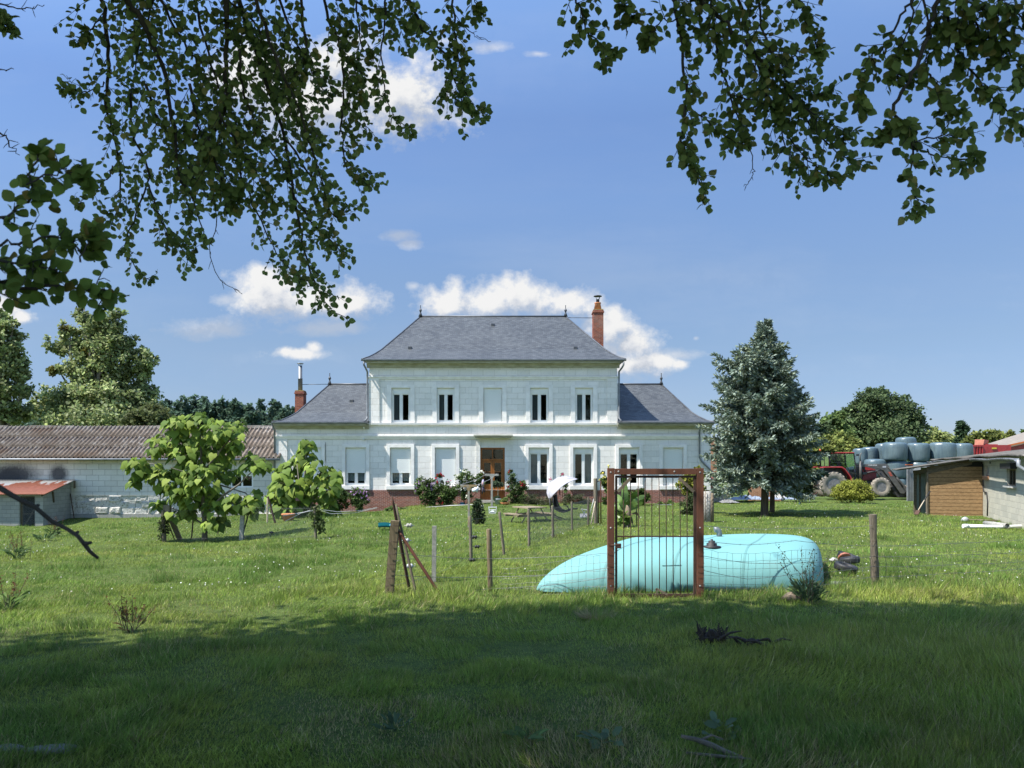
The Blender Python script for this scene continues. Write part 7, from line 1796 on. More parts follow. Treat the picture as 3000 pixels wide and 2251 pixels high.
# ------------------------------------------------------------------ wrapped silage bales
def bale_mesh():
    b = MB(); n = 40; prof = [(0,1.0),(.40,1.0),(.66,.99),(.82,.965),(.92,.92),(.975,.85),(1.0,.72),(1.01,.5),(1.0,.28),(.985,.15),(.955,.06),(.90,.015),(.80,.0),(0,0)]
    for i, (r, h) in enumerate(prof):
        for k in range(n):
            a = 2*PI*k/n; w = 1+.018*math.sin(a*5+h*3)+.014*math.sin(a*11+h*9)+.012*math.sin(a*3-h*11)
            b.v.append((math.cos(a)*r*w, math.sin(a)*r*w, h+.02*math.sin(a*3+1)*r*(1-abs(h-.5)*2)))
    for i in range(len(prof)-1):
        for k in range(n): b.face((i*n+k, i*n+(k+1) % n, (i+1)*n+(k+1) % n, (i+1)*n+k), True)
    return b
protos = bale_mesh().build('silage_bale', M['bale'])
me_bale = protos.data
first = [True]
def bale(x0, x1, yt, yb, Y, label):
    if first[0]: o = protos; first[0] = False
    else: o = protos.copy(); COL.objects.link(o)
    w = (x1-x0)*Y/F/2; p = P((x0+x1)/2, yb, Y); o.location = p; o.scale = (w, w, (yb-yt)*Y/F); o.rotation_euler = (rnd.uniform(-.03,.03), rnd.uniform(-.03,.03), rnd.uniform(0,6))
    tag(o, label, 'silage bale', 'wrapped silage bales in the stack')
bale(2587,2656,1296,1349,54,'biggest grey-blue wrapped bale in the top tier, straight above the loader arm')
bale(2657,2720,1298,1352,54,'wrapped bale with a torn flap in the top tier, directly right of the biggest one')
bale(2722,2797,1297,1352,54,'wide wrapped bale in the top tier above the lean-to roof, second from the right end')
bale(2793,2848,1299,1352,55.5,'wrapped bale at the right end of the top tier beside the red skip')
bale(2566,2618,1299,1352,56,'wrapped bale half hidden behind the left side of the biggest top bale')
bale(2526,2572,1310,1356,56,'wrapped bale set lower, left of the half hidden top bale')
bale(2500,2541,1314,1360,55,'wrapped bale at the left end of the stack just behind the tractor cab')
bale(2627,2683,1281,1330,58,'wrapped bale peeking highest over the stack at the back')
bale(2533,2594,1345,1398,54.2,'wrapped bale behind the loader arm at mid height, touching the tractor hood')
bale(2596,2656,1349,1401,54,'wrapped bale in the middle tier right under the biggest top bale')
bale(2657,2721,1352,1403,54,'wrapped bale in the middle tier behind the white container')
bale(2722,2790,1352,1403,54,'wrapped bale in the middle tier just above the lean-to roof')
bale(2505,2536,1350,1402,55,'narrow visible wrapped bale beside the tractor windscreen')
bale(2597,2657,1400,1453,54,'wrapped bale on the ground behind the loader bucket')
bale(2535,2596,1398,1455,54.2,'wrapped bale on the ground hidden by the tractor front')
bale(2657,2721,1402,1455,54,'wrapped bale on the ground hidden by the white container')
bale(2722,2792,1402,1455,54,'wrapped bale on the ground hidden behind the lean-to')
# container, skip, barn at far right
t = thing('white_container', 'white ribbed steel container between the bales and the lean-to', 'container', P(2700,1455,47.5))
xa, xb, zt = PX(2656,47.5), PX(2760,47.5), PZ(1368,47.5); b = MB(); b.add([(xa,47.5,-.2),(xb,47.1,-.2),(xb+1.2,49.6,-.2),(xa+1.25,50,-.2),(xa,47.5,zt),(xb,47.1,zt),(xb+1.2,49.6,zt),(xa+1.25,50,zt)], [(3,2,1,0),(4,5,6,7),(0,1,5,4),(1,2,6,5),(2,3,7,6),(3,0,4,7)]); b.build('body', M['sheetwhite'], t)
b = MB()
for x in (2657, 2663.5, 2669): b.box(PX(x,47.5), 47.42, -.1, PX(x+3,47.5), 47.5, PZ(1369,47.5))
b.box(PX(2656,47.5), 47.4, PZ(1369,47.5), PX(2760,47.5), 47.5, PZ(1366,47.5)); b.build('door_rod', M['zinc'], t)
b = MB()
for y in (1390, 1402, 1414): b.box(PX(2673,47.5), 47.46, PZ(y+6,47.5), PX(2690,47.5), 47.498, PZ(y,47.5))
b.build('louvre_panel', M['zinc_dark'], t)
b = MB(); b.box(PX(2654,47.2), 47.15, PZ(1363,47.2), PX(2674,47.2), 47.3, PZ(1361,47.2)); b.build('orange_bar', M['orange'], t)
t = thing('red_skip', 'bright red open skip rising behind the block barn roof', 'skip', P(2890,1420,58))
b = MB(); b.box(PX(2850,58), 58, .0, PX(2962,58), 60.4, PZ(1304,58)); b.box(PX(2899,58), 58.4, PZ(1304,58), PX(2933,58), 60, PZ(1302.5,58)+.02)
for x in (2851, 2860, 2868, 2876): b.box(PX(x,58), 57.92, .0, PX(x+2.5,58), 58, PZ(1305.5,58))
b.box(PX(2849,58), 57.9, PZ(1309,58), PX(2878,58), 58, PZ(1305,58)); b.build('body', M['red_paint'], t)
b = MB(); b.add([P(2855,1305,58.2), P(2880,1306,58.2), P(2884,1288,58.6), P(2856,1288,58.6), P(2855,1305,59.8), P(2894,1306,59.8), P(2897,1290,59.6), P(2856,1288,59.6)], [(0,1,2,3),(1,5,6,2),(3,2,6,7),(0,3,7,4)]); b.build('lid', M['red_faded'], t)
b = MB(); b.box(PX(2907,57.95), 57.95, PZ(1316,57.95), PX(2920,57.95), 57.99, PZ(1311.5,57.95)); b.build('warning_plate', M['yellow_sign'], t)
t = thing('red_barn', 'large barn with a pale weathered roof and red boarded gable at the far right', 'barn', P(3000,1400,64))
b = MB(); b.add([(PX(2940,64),64,0),(PX(3080,64),64,0),(PX(3120,76),76,0),(PX(2990,76),76,0),(PX(2940,64),64,PZ(1308,64)),(PX(3080,64),64,PZ(1278,64)),(PX(3120,76),76,PZ(1270,76)),(PX(2990,76),76,PZ(1300,76))], [(3,2,1,0),(4,5,6,7),(0,1,5,4),(1,2,6,5),(2,3,7,6),(3,0,4,7)]); b.build('wall', M['red_paint'], t)
b = MB(); b.add([P(2938,1307,63.5), P(3090,1274,63.5), P(3090,1238,72), P(2893,1301,72)], [(0,1,2,3)]); o = b.build('roof', M['moss_sheet'], t); md = o.modifiers.new('t','SOLIDIFY'); md.thickness = .2
b = MB(); b.beam(P(2938,1309,63.4), P(3090,1276,63.4), .05, .12); b.build('barge_board', M['orange'], t)

# ------------------------------------------------------------------ odds and ends on the right-hand grass
def tyre_at(x, y, label, r=.3, tilt=.25):
    f0 = G(x, y); Mx = Matrix.Rotation(tilt, 3, 'Y') @ Matrix.Rotation(tilt*.6, 3, 'X'); b = MB()
    b.lathe([(r*.58,-.04),(r*.72,-.065),(r*.95,-.06),(r,-.03),(r,.03),(r*.95,.06),(r*.72,.065),(r*.58,.04)], f0+Vector((0,0,.10)), 30, 'z', M=Mx, close=True)
    tag(b.build('old_tyre', M['black']), label, 'tyre', 'old tyres on the grass')
tyre_at(2482, 1645, 'black tyre lying flat on the grass behind the orange-white float', .2, .25); tyre_at(2490, 1656, 'black tyre half sunk in grass under the orange-white float', .19, -.1); tyre_at(2478, 1679, 'single black tyre lying apart, nearest the tank corner', .21, .22)
t = thing('float_disc', 'orange and white disc leaning on the old tyres', 'disc', tuple(G(2470,1652)))
f0 = G(2470,1650); b = MB(); Mx = Matrix.Rotation(-.9, 3, 'X'); b.lathe([(0,.02),(.07,.03),(.12,.015),(.13,-.01),(.12,-.03),(0,-.04)], f0+Vector((0,-.05,.13)), 24, 'z', M=Mx); b.build('disc', M['red_faded'], t); b = MB(); b.lathe([(0,.035),(.06,.038),(.085,.03)], f0+Vector((0,-.05,.132)), 24, 'z', M=Mx); b.build('disc_centre', M['whitecloth'], t)
def rock(name, label, x, y, r, mat, sc=(1,1,.5), seed=1):
    rr = random.Random(seed); f0 = G(x, y); b = MB(); n, m = 12, 7
    for j in range(m+1):
        th = PI*j/m
        for i in range(n):
            k = r*(1+rr.uniform(-.18,.18)); a = 2*PI*i/n; b.v.append((f0.x+math.sin(th)*math.cos(a)*k*sc[0], f0.y+math.sin(th)*math.sin(a)*k*sc[1], f0.z+r*sc[2]*.5+math.cos(th)*k*sc[2]))
    for j in range(m):
        for i in range(n): b.face((j*n+i, j*n+(i+1) % n, (j+1)*n+(i+1) % n, (j+1)*n+i), True)
    return tag(b.build(name, M[mat]), label, 'stone')
rock('pale_stone', 'small pale stone beside the old tyres', 2443, 1644, .09, 'rubble', seed=2)
rock('pale_stone', 'flat pale stone in the grass between the tank corner and the split post', 2452, 1713, .12, 'tile_pale', (1.4,1,.3), 3)
rock('brown_stone', 'brownish stone in the grass at the right front corner of the tank', 2322, 1760, .13, 'rust_wood', (1.2,1,.6), 4)
rock('pale_stone', 'white lump on the grass at the end of the thin rod near the long pipe', 2827, 1528, .13, 'sheetwhite', (1,1,.8), 5)
f0 = G(2832, 1551); t = thing('plastic_pipe', 'long white plastic pipe lying on the grass in front of the block barn', 'pipe', tuple(f0))
b = MB(); z = f0.z+.14; e = G(3060,1548); b.tube([f0+Vector((0,0,.10)), P(2930,1544.5,(f0.y+e.y)/2), P(3080,1540,e.y)], .058, 16)
b.build('tube', M['pvcpipe'], t)
b = MB(); b.tube([f0+Vector((-.12,.0,.095)), f0+Vector((.05,0,.10))], .068, 16); b.build('socket', M['pvcpipe'], t)
f1_ = G(2985,1556); t = thing('drain_pipe', 'short open-ended pipe lying behind the long white pipe', 'pipe', tuple(f1_))
b = MB(); a = f1_+Vector((-.1,.6,.1)); c = f1_+Vector((-.9,1.6,.1)); b.lathe([(.075,0),(.08,0),(.08,1.2),(.075,1.2)], f1_+Vector((-.05,.5,.12)), 18, 'y', close=True); b.build('tube', M['post_concrete'], t)
t = thing('thin_rod', 'thin rusty rod lying on the grass beside the white lump', 'rod', tuple(G(2860,1528)))
b = MB(); b.tube([G(2832,1528)+Vector((0,0,.06)), G(2880,1529)+Vector((0,0,.06)), G(2930,1530)+Vector((0,0,.05))], .022, 6); b.build('rod', M['rust_wood'], t)
# foreground: dead stump, fallen branch, stone
f0 = G(2085,1880); t = thing('root_stump', 'dark upturned root stump in the shaded grass', 'stump', tuple(f0)); b = MB(); r_ = random.Random(4)
for k in range(34):
    a = r_.uniform(-1.2,1.2); L_ = r_.uniform(.05,.17); p0 = f0+Vector((r_.uniform(-.12,.12), r_.uniform(-.08,.08), 0)); p1 = p0+Vector((math.sin(a)*L_*.5, r_.uniform(-.08,.08), L_*.75)); p2 = p1+Vector((r_.uniform(-.1,.1), 0, r_.uniform(-.02,.1)))
    b.tube([p0, p0.lerp(p1,.5)+Vector((r_.uniform(-.03,.03),0,0)), p1, p2], [.035,.025,.014,.005], 6, jit=.3)
b.lathe([(.02,.14),(.06,.10),(.10,.04),(.11,-.05)], f0, 10); b.build('roots', M['deadwood'], t)
f0 = G(2190,1895); t = thing('dead_branch_pile', 'low dark dead branch lying right of the root stump', 'branch', tuple(f0)); b = MB()
for k in range(9):
    p0 = f0+Vector((r_.uniform(-.35,.35), r_.uniform(-.06,.06), r_.uniform(.0,.06))); d = Vector((r_.uniform(.08,.3)*r_.choice((-1,1)), r_.uniform(-.1,.1), r_.uniform(-.02,.12))); b.tube([p0, p0+d*.5+Vector((0,0,.03)), p0+d], [.022,.014,.005], 5, jit=.3)
b.build('twigs', M['deadwood'], t)
f0 = G(2090,2215); t = thing('fallen_branch', 'grey lichened fallen branch in the grass at the bottom of the view', 'branch', tuple(f0)); b = MB()
pts_ = [(1995,2195),(2040,2200),(2085,2212),(2130,2228),(2175,2238)]; b.tube([G(x,y)+Vector((0,0,.09-.012*i)) for i, (x, y) in enumerate(pts_)], [.012,.018,.02,.017,.01], 8, jit=.25)
b.tube([G(2050,2204)+Vector((0,0,.08)), G(2085,2196)+Vector((0,0,.10)), G(2120,2200)+Vector((0,0,.08))], [.01,.008,.004], 6); b.tube([G(2010,2232)+Vector((0,0,.06)), G(2100,2242)+Vector((0,0,.06)), G(2200,2246)+Vector((0,0,.05))], [.009,.012,.006], 7, jit=.2); b.build('bough', M['drift'], t)
rock('flat_stone', 'flat grey stone half buried in the shaded grass at lower left', 150, 2202, .12, 'tile_pale', (1.5,.8,.22), 6)
rock('flat_stone', 'small grey stone at the left edge of the shaded grass', 15, 2200, .10, 'tile_pale', (1.4,.8,.25), 8)
# ------------------------------------------------------------------ grass
def in_any(X, Y):
    m = (Y > 42.75) & (X > -12.9) & (X < 10.9)
    m |= (Y > 42.8) & (X < -12.4)
    m |= (Y > 40.3) & (X > -27.8) & (X < -23.5)
    # block barn and lean-to
    u = (X-RO.x)*dW.x+(Y-RO.y)*dW.y; v = (X-RO.x)*dN.x+(Y-RO.y)*dN.y
    m |= (v > 0) & (v < 7) & (u < 9) & (u > -10)
    m |= (v > -2.1) & (v <= 0) & (u < -.02) & (u > -3)
    # under the tank
    t = np.clip((Y-12.7)/4.3, 0, 1); m |= (Y > 13.0) & (Y < 16.8) & (X > .5+2.2*t) & (X < 4.7+1.5*t)
    return m
def grass_field(N, y0, y1, power, margin, templ, hfun, wid, name, seed, label=None):
    r = np.random.default_rng(seed)
    u = r.random(N)
    if abs(power-1) < 1e-6: Y = y0*(y1/y0)**u
    else: e = 1-power; Y = (y0**e+u*(y1**e-y0**e))**(1/e)
    X = (r.random(N)*2-1)*(.66*Y+margin)
    k = ~in_any(X, Y); X, Y = X[k], Y[k]
    h, keep, dry, lush = hfun(X, Y, r)
    X, Y, h, dry, lush = X[keep], Y[keep], h[keep], dry[keep], lush[keep]; n = len(X)
    Z = gz(X, Y); C = np.stack([X, Y, Z-.01], 1)
    wind = np.stack([fbm(X*.8, Y*.8, 2)-.5, fbm(X*.8+40, Y*.8+9, 2)-.5], 1)*1.6
    U = np.stack([r.normal(size=n)*.38+wind[:,0]+.10, r.normal(size=n)*.38+wind[:,1], np.ones(n)], 1)
    Nn = rdir(n)*np.array([1,1,.2])
    base = np.array([.18,.265,.043]); yel = np.array([.28,.315,.060]); drk = np.array([.10,.19,.038]); straw = np.array([.38,.32,.16])
    a = np.clip(fbm(X*.45+3, Y*.45, 3)*1.9-.45+r.normal(size=n)*.22, 0, 1)[:, None]
    col = base*(1-a)+yel*a
    col = col*(1-lush[:, None]*.75)+drk*lush[:, None]*.75
    dm = (r.random(n) < dry)[:, None]
    col = np.where(dm, straw*(.6+.6*r.random((n,1))), col)*(1+.28*r.normal(size=(n,1)))*(.72+.56*fbm(X*2.2+31, Y*2.2+4, 3))[:, None]
    wd = wid*np.maximum(1, Y/9)*(.6+.8*r.random(n))
    o = scatter_mesh(name, C, U, Nn, h, wd, np.clip(col, .006, .6), M['grassblade'], None, templ)
    o['kind'] = 'stuff'; return o
def tall_zone(X, Y):
    """0..1: rank grass along the fence line and in the lower right foreground"""
    f = np.exp(-((Y-(12.15+.05*X))/.75)**2)*np.clip((X+2.4)/1.2, 0, 1)
    f2 = np.clip((X-1.0)/3.5, 0, 1)*np.clip((11.5-Y)/2, 0, 1)*.75
    f3 = np.exp(-((Y-12.6)/.5)**2-((X+1.8)/.8)**2)*.7
    return np.clip(np.maximum(np.maximum(f, f2), f3), 0, 1)
def h_main(X, Y, r):
    n = len(X); t = tall_zone(X, Y); pat = fbm(X*.9, Y*.9, 3); big = fbm(X*.25+7, Y*.25, 2)
    tuft = np.clip((fbm(X*1.7+5, Y*1.7+3, 2)-.52)*5, 0, 1)
    near = np.clip((11-Y)/3, 0, 1)*np.clip((2.2-X)/2, 0, 1); rag = np.clip((fbm(X*2.6+15, Y*2.6+11, 3)-.5)*4, 0, 1)
    h = np.where(Y > 8.5, .70, .80)*(.032+.052*pat*(1-.45*near)+.11*tuft*np.clip((Y-2)/8, .45, 1)+.05*rag)*(.5+.95*r.random(n)) + t*np.where((Y > 10.9) & (X > -.6) & (X < 5.2), .03, .12)*(.4+.9*r.random(n))
    h *= np.where((Y > 30) & (X > -3), .75, 1)
    bare = np.clip((fbm(X*.8+21, Y*.8+8, 4)-.54)*6, 0, 1)*np.where(Y < 10.5, 1, .3)*(1-.8*tuft)
    keep = r.random(n) > bare*.62
    dry = .06+.55*bare+.12*np.clip((8-Y)/4, 0, 1)*np.clip((X-1.5)/2, 0, 1)+.05*t
    lush = np.clip((tuft*.95+(big-.5)*1.4), 0, 1)
    return h, keep, dry, lush
g1_ = grass_field(600000, 3.6, 15, 1.25, 2.0, 'blade', h_main, .0044, 'grass', 31)
def h_far(X, Y, r):
    h, keep, dry, lush = h_main(X, Y, r); return h*1.05, keep, dry*.8, lush
g2_ = grass_field(430000, 14.5, 47, 1.3, 3, 'tri', h_far, .0050, 'grass', 32)
def h_tall(X, Y, r):
    n = len(X); t = tall_zone(X, Y); keep = r.random(n) < t*.9
    fr_ = (Y > 10.9) & (X > -.6) & (X < 5.2); keep &= ~fr_ | (r.random(n) < .28)
    return (.13+.24*r.random(n)**1.5)*(.5+.55*t)*np.where(fr_, .72, 1), keep, np.full(n, .16), np.clip(fbm(X*2, Y*2, 2)*1.4-.4, 0, 1)
g3_ = grass_field(46000, 4.0, 14.2, 1.0, 1.5, 'blade', h_tall, .0042, 'tall_grass', 33)
# clover flowers and daisies: tiny white heads in the sunny meadow
n = 1500; r = np.random.default_rng(8); Y = 13*(42/13)**r.random(n); X = (r.random(n)*2-1)*.66*Y
k = ~in_any(X, Y) & (fbm(X*.4, Y*.4, 2)+.25*(X > 3) > .56); X, Y = X[k], Y[k]; n = len(X); Z = gz(X, Y)+.07+.03*r.random(n)
o = scatter_mesh('clover_flowers', np.stack([X,Y,Z],1), rdir(n), np.tile([0,-.6,.8],(n,1))+rdir(n)*.3, .022+.010*r.random(n)*Y/20, .022+.01*r.random(n)*Y/20, mixcols(n, [(.6,.6,.52),(.5,.42,.42),(.62,.62,.58)]), M['petal'], None, 'leaf'); o['kind'] = 'stuff'

# weeds that stand out
def weed(name, label, x, y, n, L_, W_, pal, hgt, spread, mat='leaf', templ='leaf', stalks=0, spal=None, up=.8, wire_mat='bark'):
    f0 = G(x, y); t = thing(name, label, 'weed', tuple(f0)); r = np.random.default_rng(int(x+y))
    a = r.random(n)*2*PI; rad = spread*r.random(n)**.6
    C = np.stack([f0.x+np.cos(a)*rad*.35, f0.y+np.sin(a)*rad*.35, f0.z+hgt*.35*r.random(n)], 1)
    U = np.stack([np.cos(a), np.sin(a), up*(.3+r.random(n))], 1)
    scatter_mesh('leaves', C, U, np.tile([0,-.3,1.0],(n,1))+rdir(n)*.5, L_*(.6+.6*r.random(n)), W_*(.6+.6*r.random(n)), mixcols(n, pal), M[mat], t, templ)
    if stalks:
        b = MB(); cs = []
        for k in range(stalks):
            p0 = f0+Vector((r.normal()*spread*.2, r.normal()*spread*.2, 0)); e = p0+Vector((r.normal()*spread*.35, r.normal()*spread*.2, hgt*(.6+.5*r.random()))); b.tube([p0, p0.lerp(e,.5)+Vector((r.normal()*.02,0,0)), e], [.005,.004,.002], 4, False)
            for q_ in range(26): cs.append(np.array(p0.lerp(e, .45+.55*r.random()))+r.normal(size=3)*.012)
        b.build('stalks', M[wire_mat], t); cs = np.array(cs); m = len(cs)
        scatter_mesh('seed_heads', cs, rdir(m)+np.array([0,0,.8]), rdir(m), .03*(.6+.8*r.random(m)), .016, mixcols(m, spal or [(.16,.075,.035),(.12,.055,.03)]), M['leaf'], t, 'diamond')['kind'] = 'stuff'
    return t
DK = [(.05,.095,.03),(.07,.12,.04),(.10,.16,.07)]
weed('dock_weed', 'reddish seeding dock plant in the meadow at the left edge', 45, 1640, 40, .22, .05, DK, .75, .45, stalks=9)
weed('dock_weed', 'brown dock stalks in front of the block hut', 158, 1572, 40, .25, .05, DK, .7, .4, stalks=14)
weed('dock_weed', 'broad dock plant beside the brown stalks before the block hut', 130, 1585, 40, .28, .05, DK, .3, .5)
weed('dock_weed', 'pale dock in the sunny grass at the left edge, just above the shadow', 25, 1790, 30, .2, .055, [(.09,.15,.04),(.12,.18,.05)], .5, .35, stalks=5)
weed('dried_dock', 'dry brown dock stalks standing at the edge of the shadow on the left', 385, 1850, 14, .14, .03, [(.13,.09,.04),(.10,.11,.04)], .42, .35, stalks=10)
weed('thistle_weed', 'dark tall bushy weed at the right front corner of the tank', 2365, 1765, 260, .13, .03, [(.06,.10,.045),(.08,.13,.06)], .75, .55, stalks=12, spal=[(.05,.08,.03),(.07,.06,.03)], up=1.2)
weed('burdock_weed', 'burdock with wide pale leaves at the bottom edge left of the fallen branch', 1775, 2185, 16, .11, .07, [(.13,.20,.11),(.11,.17,.09)], .16, .3, up=.5)
weed('burdock_weed', 'burdock leaves in the shaded grass under the gate side, near the bottom edge', 2110, 2150, 16, .11, .07, [(.13,.20,.11),(.11,.17,.09)], .16, .35, up=.5)
weed('dock_weed', 'leafy dock at the bottom left corner of the shaded grass, right of centre', 1540, 2180, 18, .13, .045, [(.11,.18,.06),(.12,.2,.07)], .2, .3, up=.7)
weed('thistle_weed', 'small pale thistle in the shaded grass left of centre bottom', 1160, 2140, 20, .11, .035, [(.08,.13,.07)], .2, .25, up=.8)
weed('dry_tuft', 'tuft of dry straw-coloured grass in the shade left of the gate', 1745, 1815, 420, .22, .006, [(.34,.27,.12),(.26,.21,.09)], .04, .35, 'grassblade', 'blade', up=.25)
weed('dry_tuft', 'small tuft of dead brown grass in the shaded lower left meadow', 405, 2165, 200, .14, .005, [(.26,.19,.09),(.2,.15,.07)], .03, .2, 'grassblade', 'blade', up=.2)
weed('nettle_clump', 'nettles and creepers growing at the lean-to doorway', 2705, 1495, 300, .11, .05, [(.06,.10,.035),(.08,.125,.045)], .8, .7, up=.6)

# ------------------------------------------------------------------ sky with clouds
SUN = Vector((-1.4, -.55, 2.35)).normalized()
el = math.asin(SUN.z); az = math.atan2(SUN.x, SUN.y)
w = bpy.data.worlds.new('World'); SC.world = w; w.use_nodes = True; nt = w.node_tree; nt.nodes.clear()
def wn(ty, **kw):
    nd = nt.nodes.new(ty)
    for k, v in kw.items(): setattr(nd, k, v)
    return nd
def wm(op, a, b=0.0, c=None, clamp=False):
    nd = wn('ShaderNodeMath', operation=op, use_clamp=clamp)
    for i, v in enumerate((a, b) if c is None else (a, b, c)):
        if hasattr(v, 'is_linked'): nt.links.new(v, nd.inputs[i])
        else: nd.inputs[i].default_value = v
    return nd.outputs[0]
sky = wn('ShaderNodeTexSky', sky_type='NISHITA'); sky.sun_disc = False; sky.sun_elevation = el; sky.sun_rotation = az % (2*PI)
sky.altitude = 100; sky.air_density = 1.0; sky.dust_density = .1; sky.ozone_density = 3.5
tc = wn('ShaderNodeTexCoord'); sx = wn('ShaderNodeSeparateXYZ'); nt.links.new(tc.outputs['Generated'], sx.inputs[0])
yy = wm('MAXIMUM', sx.outputs[1], .02)
U_ = wm('DIVIDE', sx.outputs[0], yy); V_ = wm('DIVIDE', sx.outputs[2], yy)
def uvvec(ou=0.0, ov=0.0, sv=1.0):
    cb = wn('ShaderNodeCombineXYZ'); nt.links.new(wm('ADD', U_, ou), cb.inputs[0]); nt.links.new(wm('MULTIPLY', wm('ADD', V_, ov), sv), cb.inputs[1]); return cb.outputs[0]
def wnoise(vec, sc, det=6, ro=.55):
    nd = wn('ShaderNodeTexNoise'); nd.inputs['Scale'].default_value = sc; nd.inputs['Detail'].default_value = det; nd.inputs['Roughness'].default_value = ro
    nt.links.new(vec, nd.inputs['Vector']); return nd.outputs['Fac']
def wramp(f, st):
    nd = wn('ShaderNodeValToRGB'); e = nd.color_ramp.elements
    while len(e) < len(st): e.new(.5)
    for i, (p, c) in enumerate(st): e[i].position = p; e[i].color = (*c, 1) if hasattr(c, '__len__') else (c, c, c, 1)
    nt.links.new(f, nd.inputs[0]); return nd.outputs[0]
CL = [(1010,190,170,95),(1150,290,220,125),(900,300,220,130),(1240,310,130,95),(760,250,190,140),
      (800,850,130,90),(900,880,200,62),(1020,885,110,66),(770,805,60,40),
      (1310,890,90,52),(1420,888,130,62),(1520,862,125,66),(1640,885,130,58),(1330,860,45,46),
      (1790,960,85,66),(1860,1010,105,64),(1930,1060,85,46),(1850,1065,120,44),(1990,1068,40,24),
      (875,1036,92,22),(920,1020,30,22),(840,1030,36,20),(10,905,75,55),(60,930,45,28)]
def dens(ou, ov):
    """soft union of ellipses, ragged by noise"""
    n1 = wnoise(uvvec(ou, ov, 1.25), 13.0, 8, .62); n2 = wnoise(uvvec(ou+3, ov+1), 48.0, 6, .62)
    m = None
    for x, y, rx, ry in CL:
        u0, v0 = (x-CX)/F, (CY-y)/F
        a = wm('DIVIDE', wm('ADD', U_, ou-u0), rx/F); b_ = wm('DIVIDE', wm('ADD', V_, ov-v0), ry/F)
        d = wm('SUBTRACT', 1.0, wm('SQRT', wm('ADD', wm('MULTIPLY', a, a), wm('MULTIPLY', b_, b_))))
        m = d if m is None else wm('SMOOTH_MAX', m, d, .25)
    k = wm('ADD', wm('MULTIPLY', wm('SUBTRACT', n1, .5), 2.0), wm('MULTIPLY', wm('SUBTRACT', n2, .5), 1.25))
    return wm('ADD', m, k)
D0 = dens(0, 0); D1 = dens(-.012, .026)
alpha = wramp(wm('ADD', D0, .10), [(0.0, 0.0), (.28, .30), (.72, 1.0)])
relief = wm('SUBTRACT', D0, D1)
vb = wramp(wm('ADD', wm('MULTIPLY', relief, .9), .5), [(.25, (.60,.65,.74)), (.55, (.80,.83,.89)), (.85, (.97,.975,.98)), (1.0, (1.0,1.0,1.0))])
# thin wisps
wis = None
for x, y, rx, ry in ((1165,690,75,24),(1200,715,45,18),(1440,140,75,22),(1575,158,60,16),(1212,838,34,20),(2040,992,18,12),(1300,120,60,20),(620,960,200,40),(1000,960,170,30),(1330,930,160,30),(1700,900,120,28),(1990,1040,130,26),(690,880,110,26),(1350,330,110,26),(1300,250,80,30)):
    u0, v0 = (x-CX)/F, (CY-y)/F
    a = wm('DIVIDE', wm('SUBTRACT', U_, u0), rx/F); b_ = wm('DIVIDE', wm('SUBTRACT', V_, v0), ry/F)
    d = wm('SUBTRACT', 1.0, wm('SQRT', wm('ADD', wm('MULTIPLY', a, a), wm('MULTIPLY', b_, b_))))
    wis = d if wis is None else wm('MAXIMUM', wis, d)
wn_ = wnoise(uvvec(1.3, .7, 1.6), 14.0, 6, .65)
wa = wramp(wm('ADD', wis, wm('MULTIPLY', wm('SUBTRACT', wn_, .5), 2.4)), [(.1, 0.0), (.9, .55)])
cir = wramp(wnoise(uvvec(.2, .4, 4.0), 2.2, 6, .6), [(.45, 0.0), (.85, .22)])
ca = wm('MAXIMUM', wm('MAXIMUM', alpha, wa), wm('MULTIPLY', cir, wramp(V_, [(0.0, 1.0), (.45, .35)])))
ca = wm('MULTIPLY', ca, wm('GREATER_THAN', sx.outputs[1], .03))
EXPO = 1.05; STR = .15
mx = wn('ShaderNodeMix', data_type='RGBA'); nt.links.new(ca, mx.inputs[0])
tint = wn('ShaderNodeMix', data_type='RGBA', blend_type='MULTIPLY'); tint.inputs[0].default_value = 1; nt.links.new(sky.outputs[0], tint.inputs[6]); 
# deep, even summer blue: the horizon band held back, the zenith brightened as added fill light
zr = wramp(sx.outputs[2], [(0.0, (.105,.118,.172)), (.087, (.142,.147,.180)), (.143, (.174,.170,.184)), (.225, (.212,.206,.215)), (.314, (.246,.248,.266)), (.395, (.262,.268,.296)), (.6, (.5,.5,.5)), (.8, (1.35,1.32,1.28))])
sc4 = wn('ShaderNodeMix', data_type='RGBA', blend_type='MULTIPLY'); sc4.inputs[0].default_value = 1; nt.links.new(zr, sc4.inputs[6]); sc4.inputs[7].default_value = (2,2,2,1)
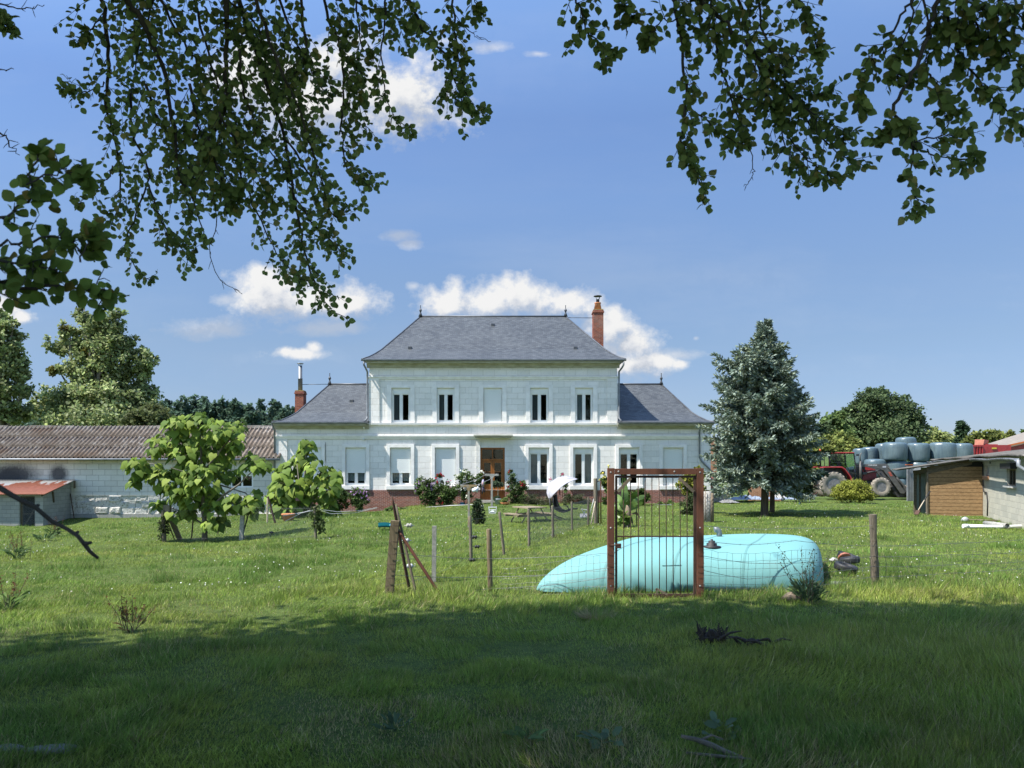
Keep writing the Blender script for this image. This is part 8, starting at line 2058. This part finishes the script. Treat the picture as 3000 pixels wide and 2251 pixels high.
# the sun's half of the sky (behind the viewer) keeps its glare
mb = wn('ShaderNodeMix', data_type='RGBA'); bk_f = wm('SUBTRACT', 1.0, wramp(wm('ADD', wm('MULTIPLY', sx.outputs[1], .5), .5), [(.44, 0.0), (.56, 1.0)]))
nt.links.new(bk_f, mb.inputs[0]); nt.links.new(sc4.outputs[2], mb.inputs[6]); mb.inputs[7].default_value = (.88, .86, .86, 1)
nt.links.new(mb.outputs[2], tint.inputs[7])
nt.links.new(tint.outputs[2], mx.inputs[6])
cs = wn('ShaderNodeMix', data_type='RGBA', blend_type='MULTIPLY'); cs.inputs[0].default_value = 1; nt.links.new(vb, cs.inputs[6]); CLB = .90/STR/2**EXPO; cs.inputs[7].default_value = (CLB, CLB, CLB, 1)
nt.links.new(cs.outputs[2], mx.inputs[7])
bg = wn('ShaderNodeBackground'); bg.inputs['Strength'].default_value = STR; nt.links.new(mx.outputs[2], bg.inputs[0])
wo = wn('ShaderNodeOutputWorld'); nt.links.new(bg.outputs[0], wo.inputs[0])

ld = bpy.data.lights.new('sun', 'SUN'); ld.energy = 5.0; ld.angle = math.radians(.53); ld.color = (1, .955, .88)
lo_ = bpy.data.objects.new('sun', ld); COL.objects.link(lo_); lo_.location = (-40, -16, 70)
lo_.rotation_euler = (-SUN).to_track_quat('-Z', 'Y').to_euler()

cd = bpy.data.cameras.new('camera'); cam = bpy.data.objects.new('camera', cd); COL.objects.link(cam); SC.camera = cam
cam.location = (0, 0, CH); cam.rotation_euler = (PI/2, 0, 0)
cd.sensor_width = 36; cd.sensor_fit = 'HORIZONTAL'; cd.lens = 36*F/3000; cd.shift_x = 0; cd.shift_y = (CY-1125.5)/3000
cd.clip_start = .05; cd.clip_end = 5000
cd.dof.use_dof = True; cd.dof.focus_distance = 25; cd.dof.aperture_fstop = 5.6
SC.view_settings.view_transform = 'Standard'; SC.view_settings.look = 'None'; SC.view_settings.gamma = 1; SC.view_settings.exposure = EXPO; SC.view_settings.use_curve_mapping = False
SC.cycles.max_bounces = 8; SC.cycles.transparent_max_bounces = 12; SC.cycles.transmission_bounces = 4; SC.cycles.caustics_reflective = False; SC.cycles.caustics_refractive = False
SC.cycles.use_denoising = True
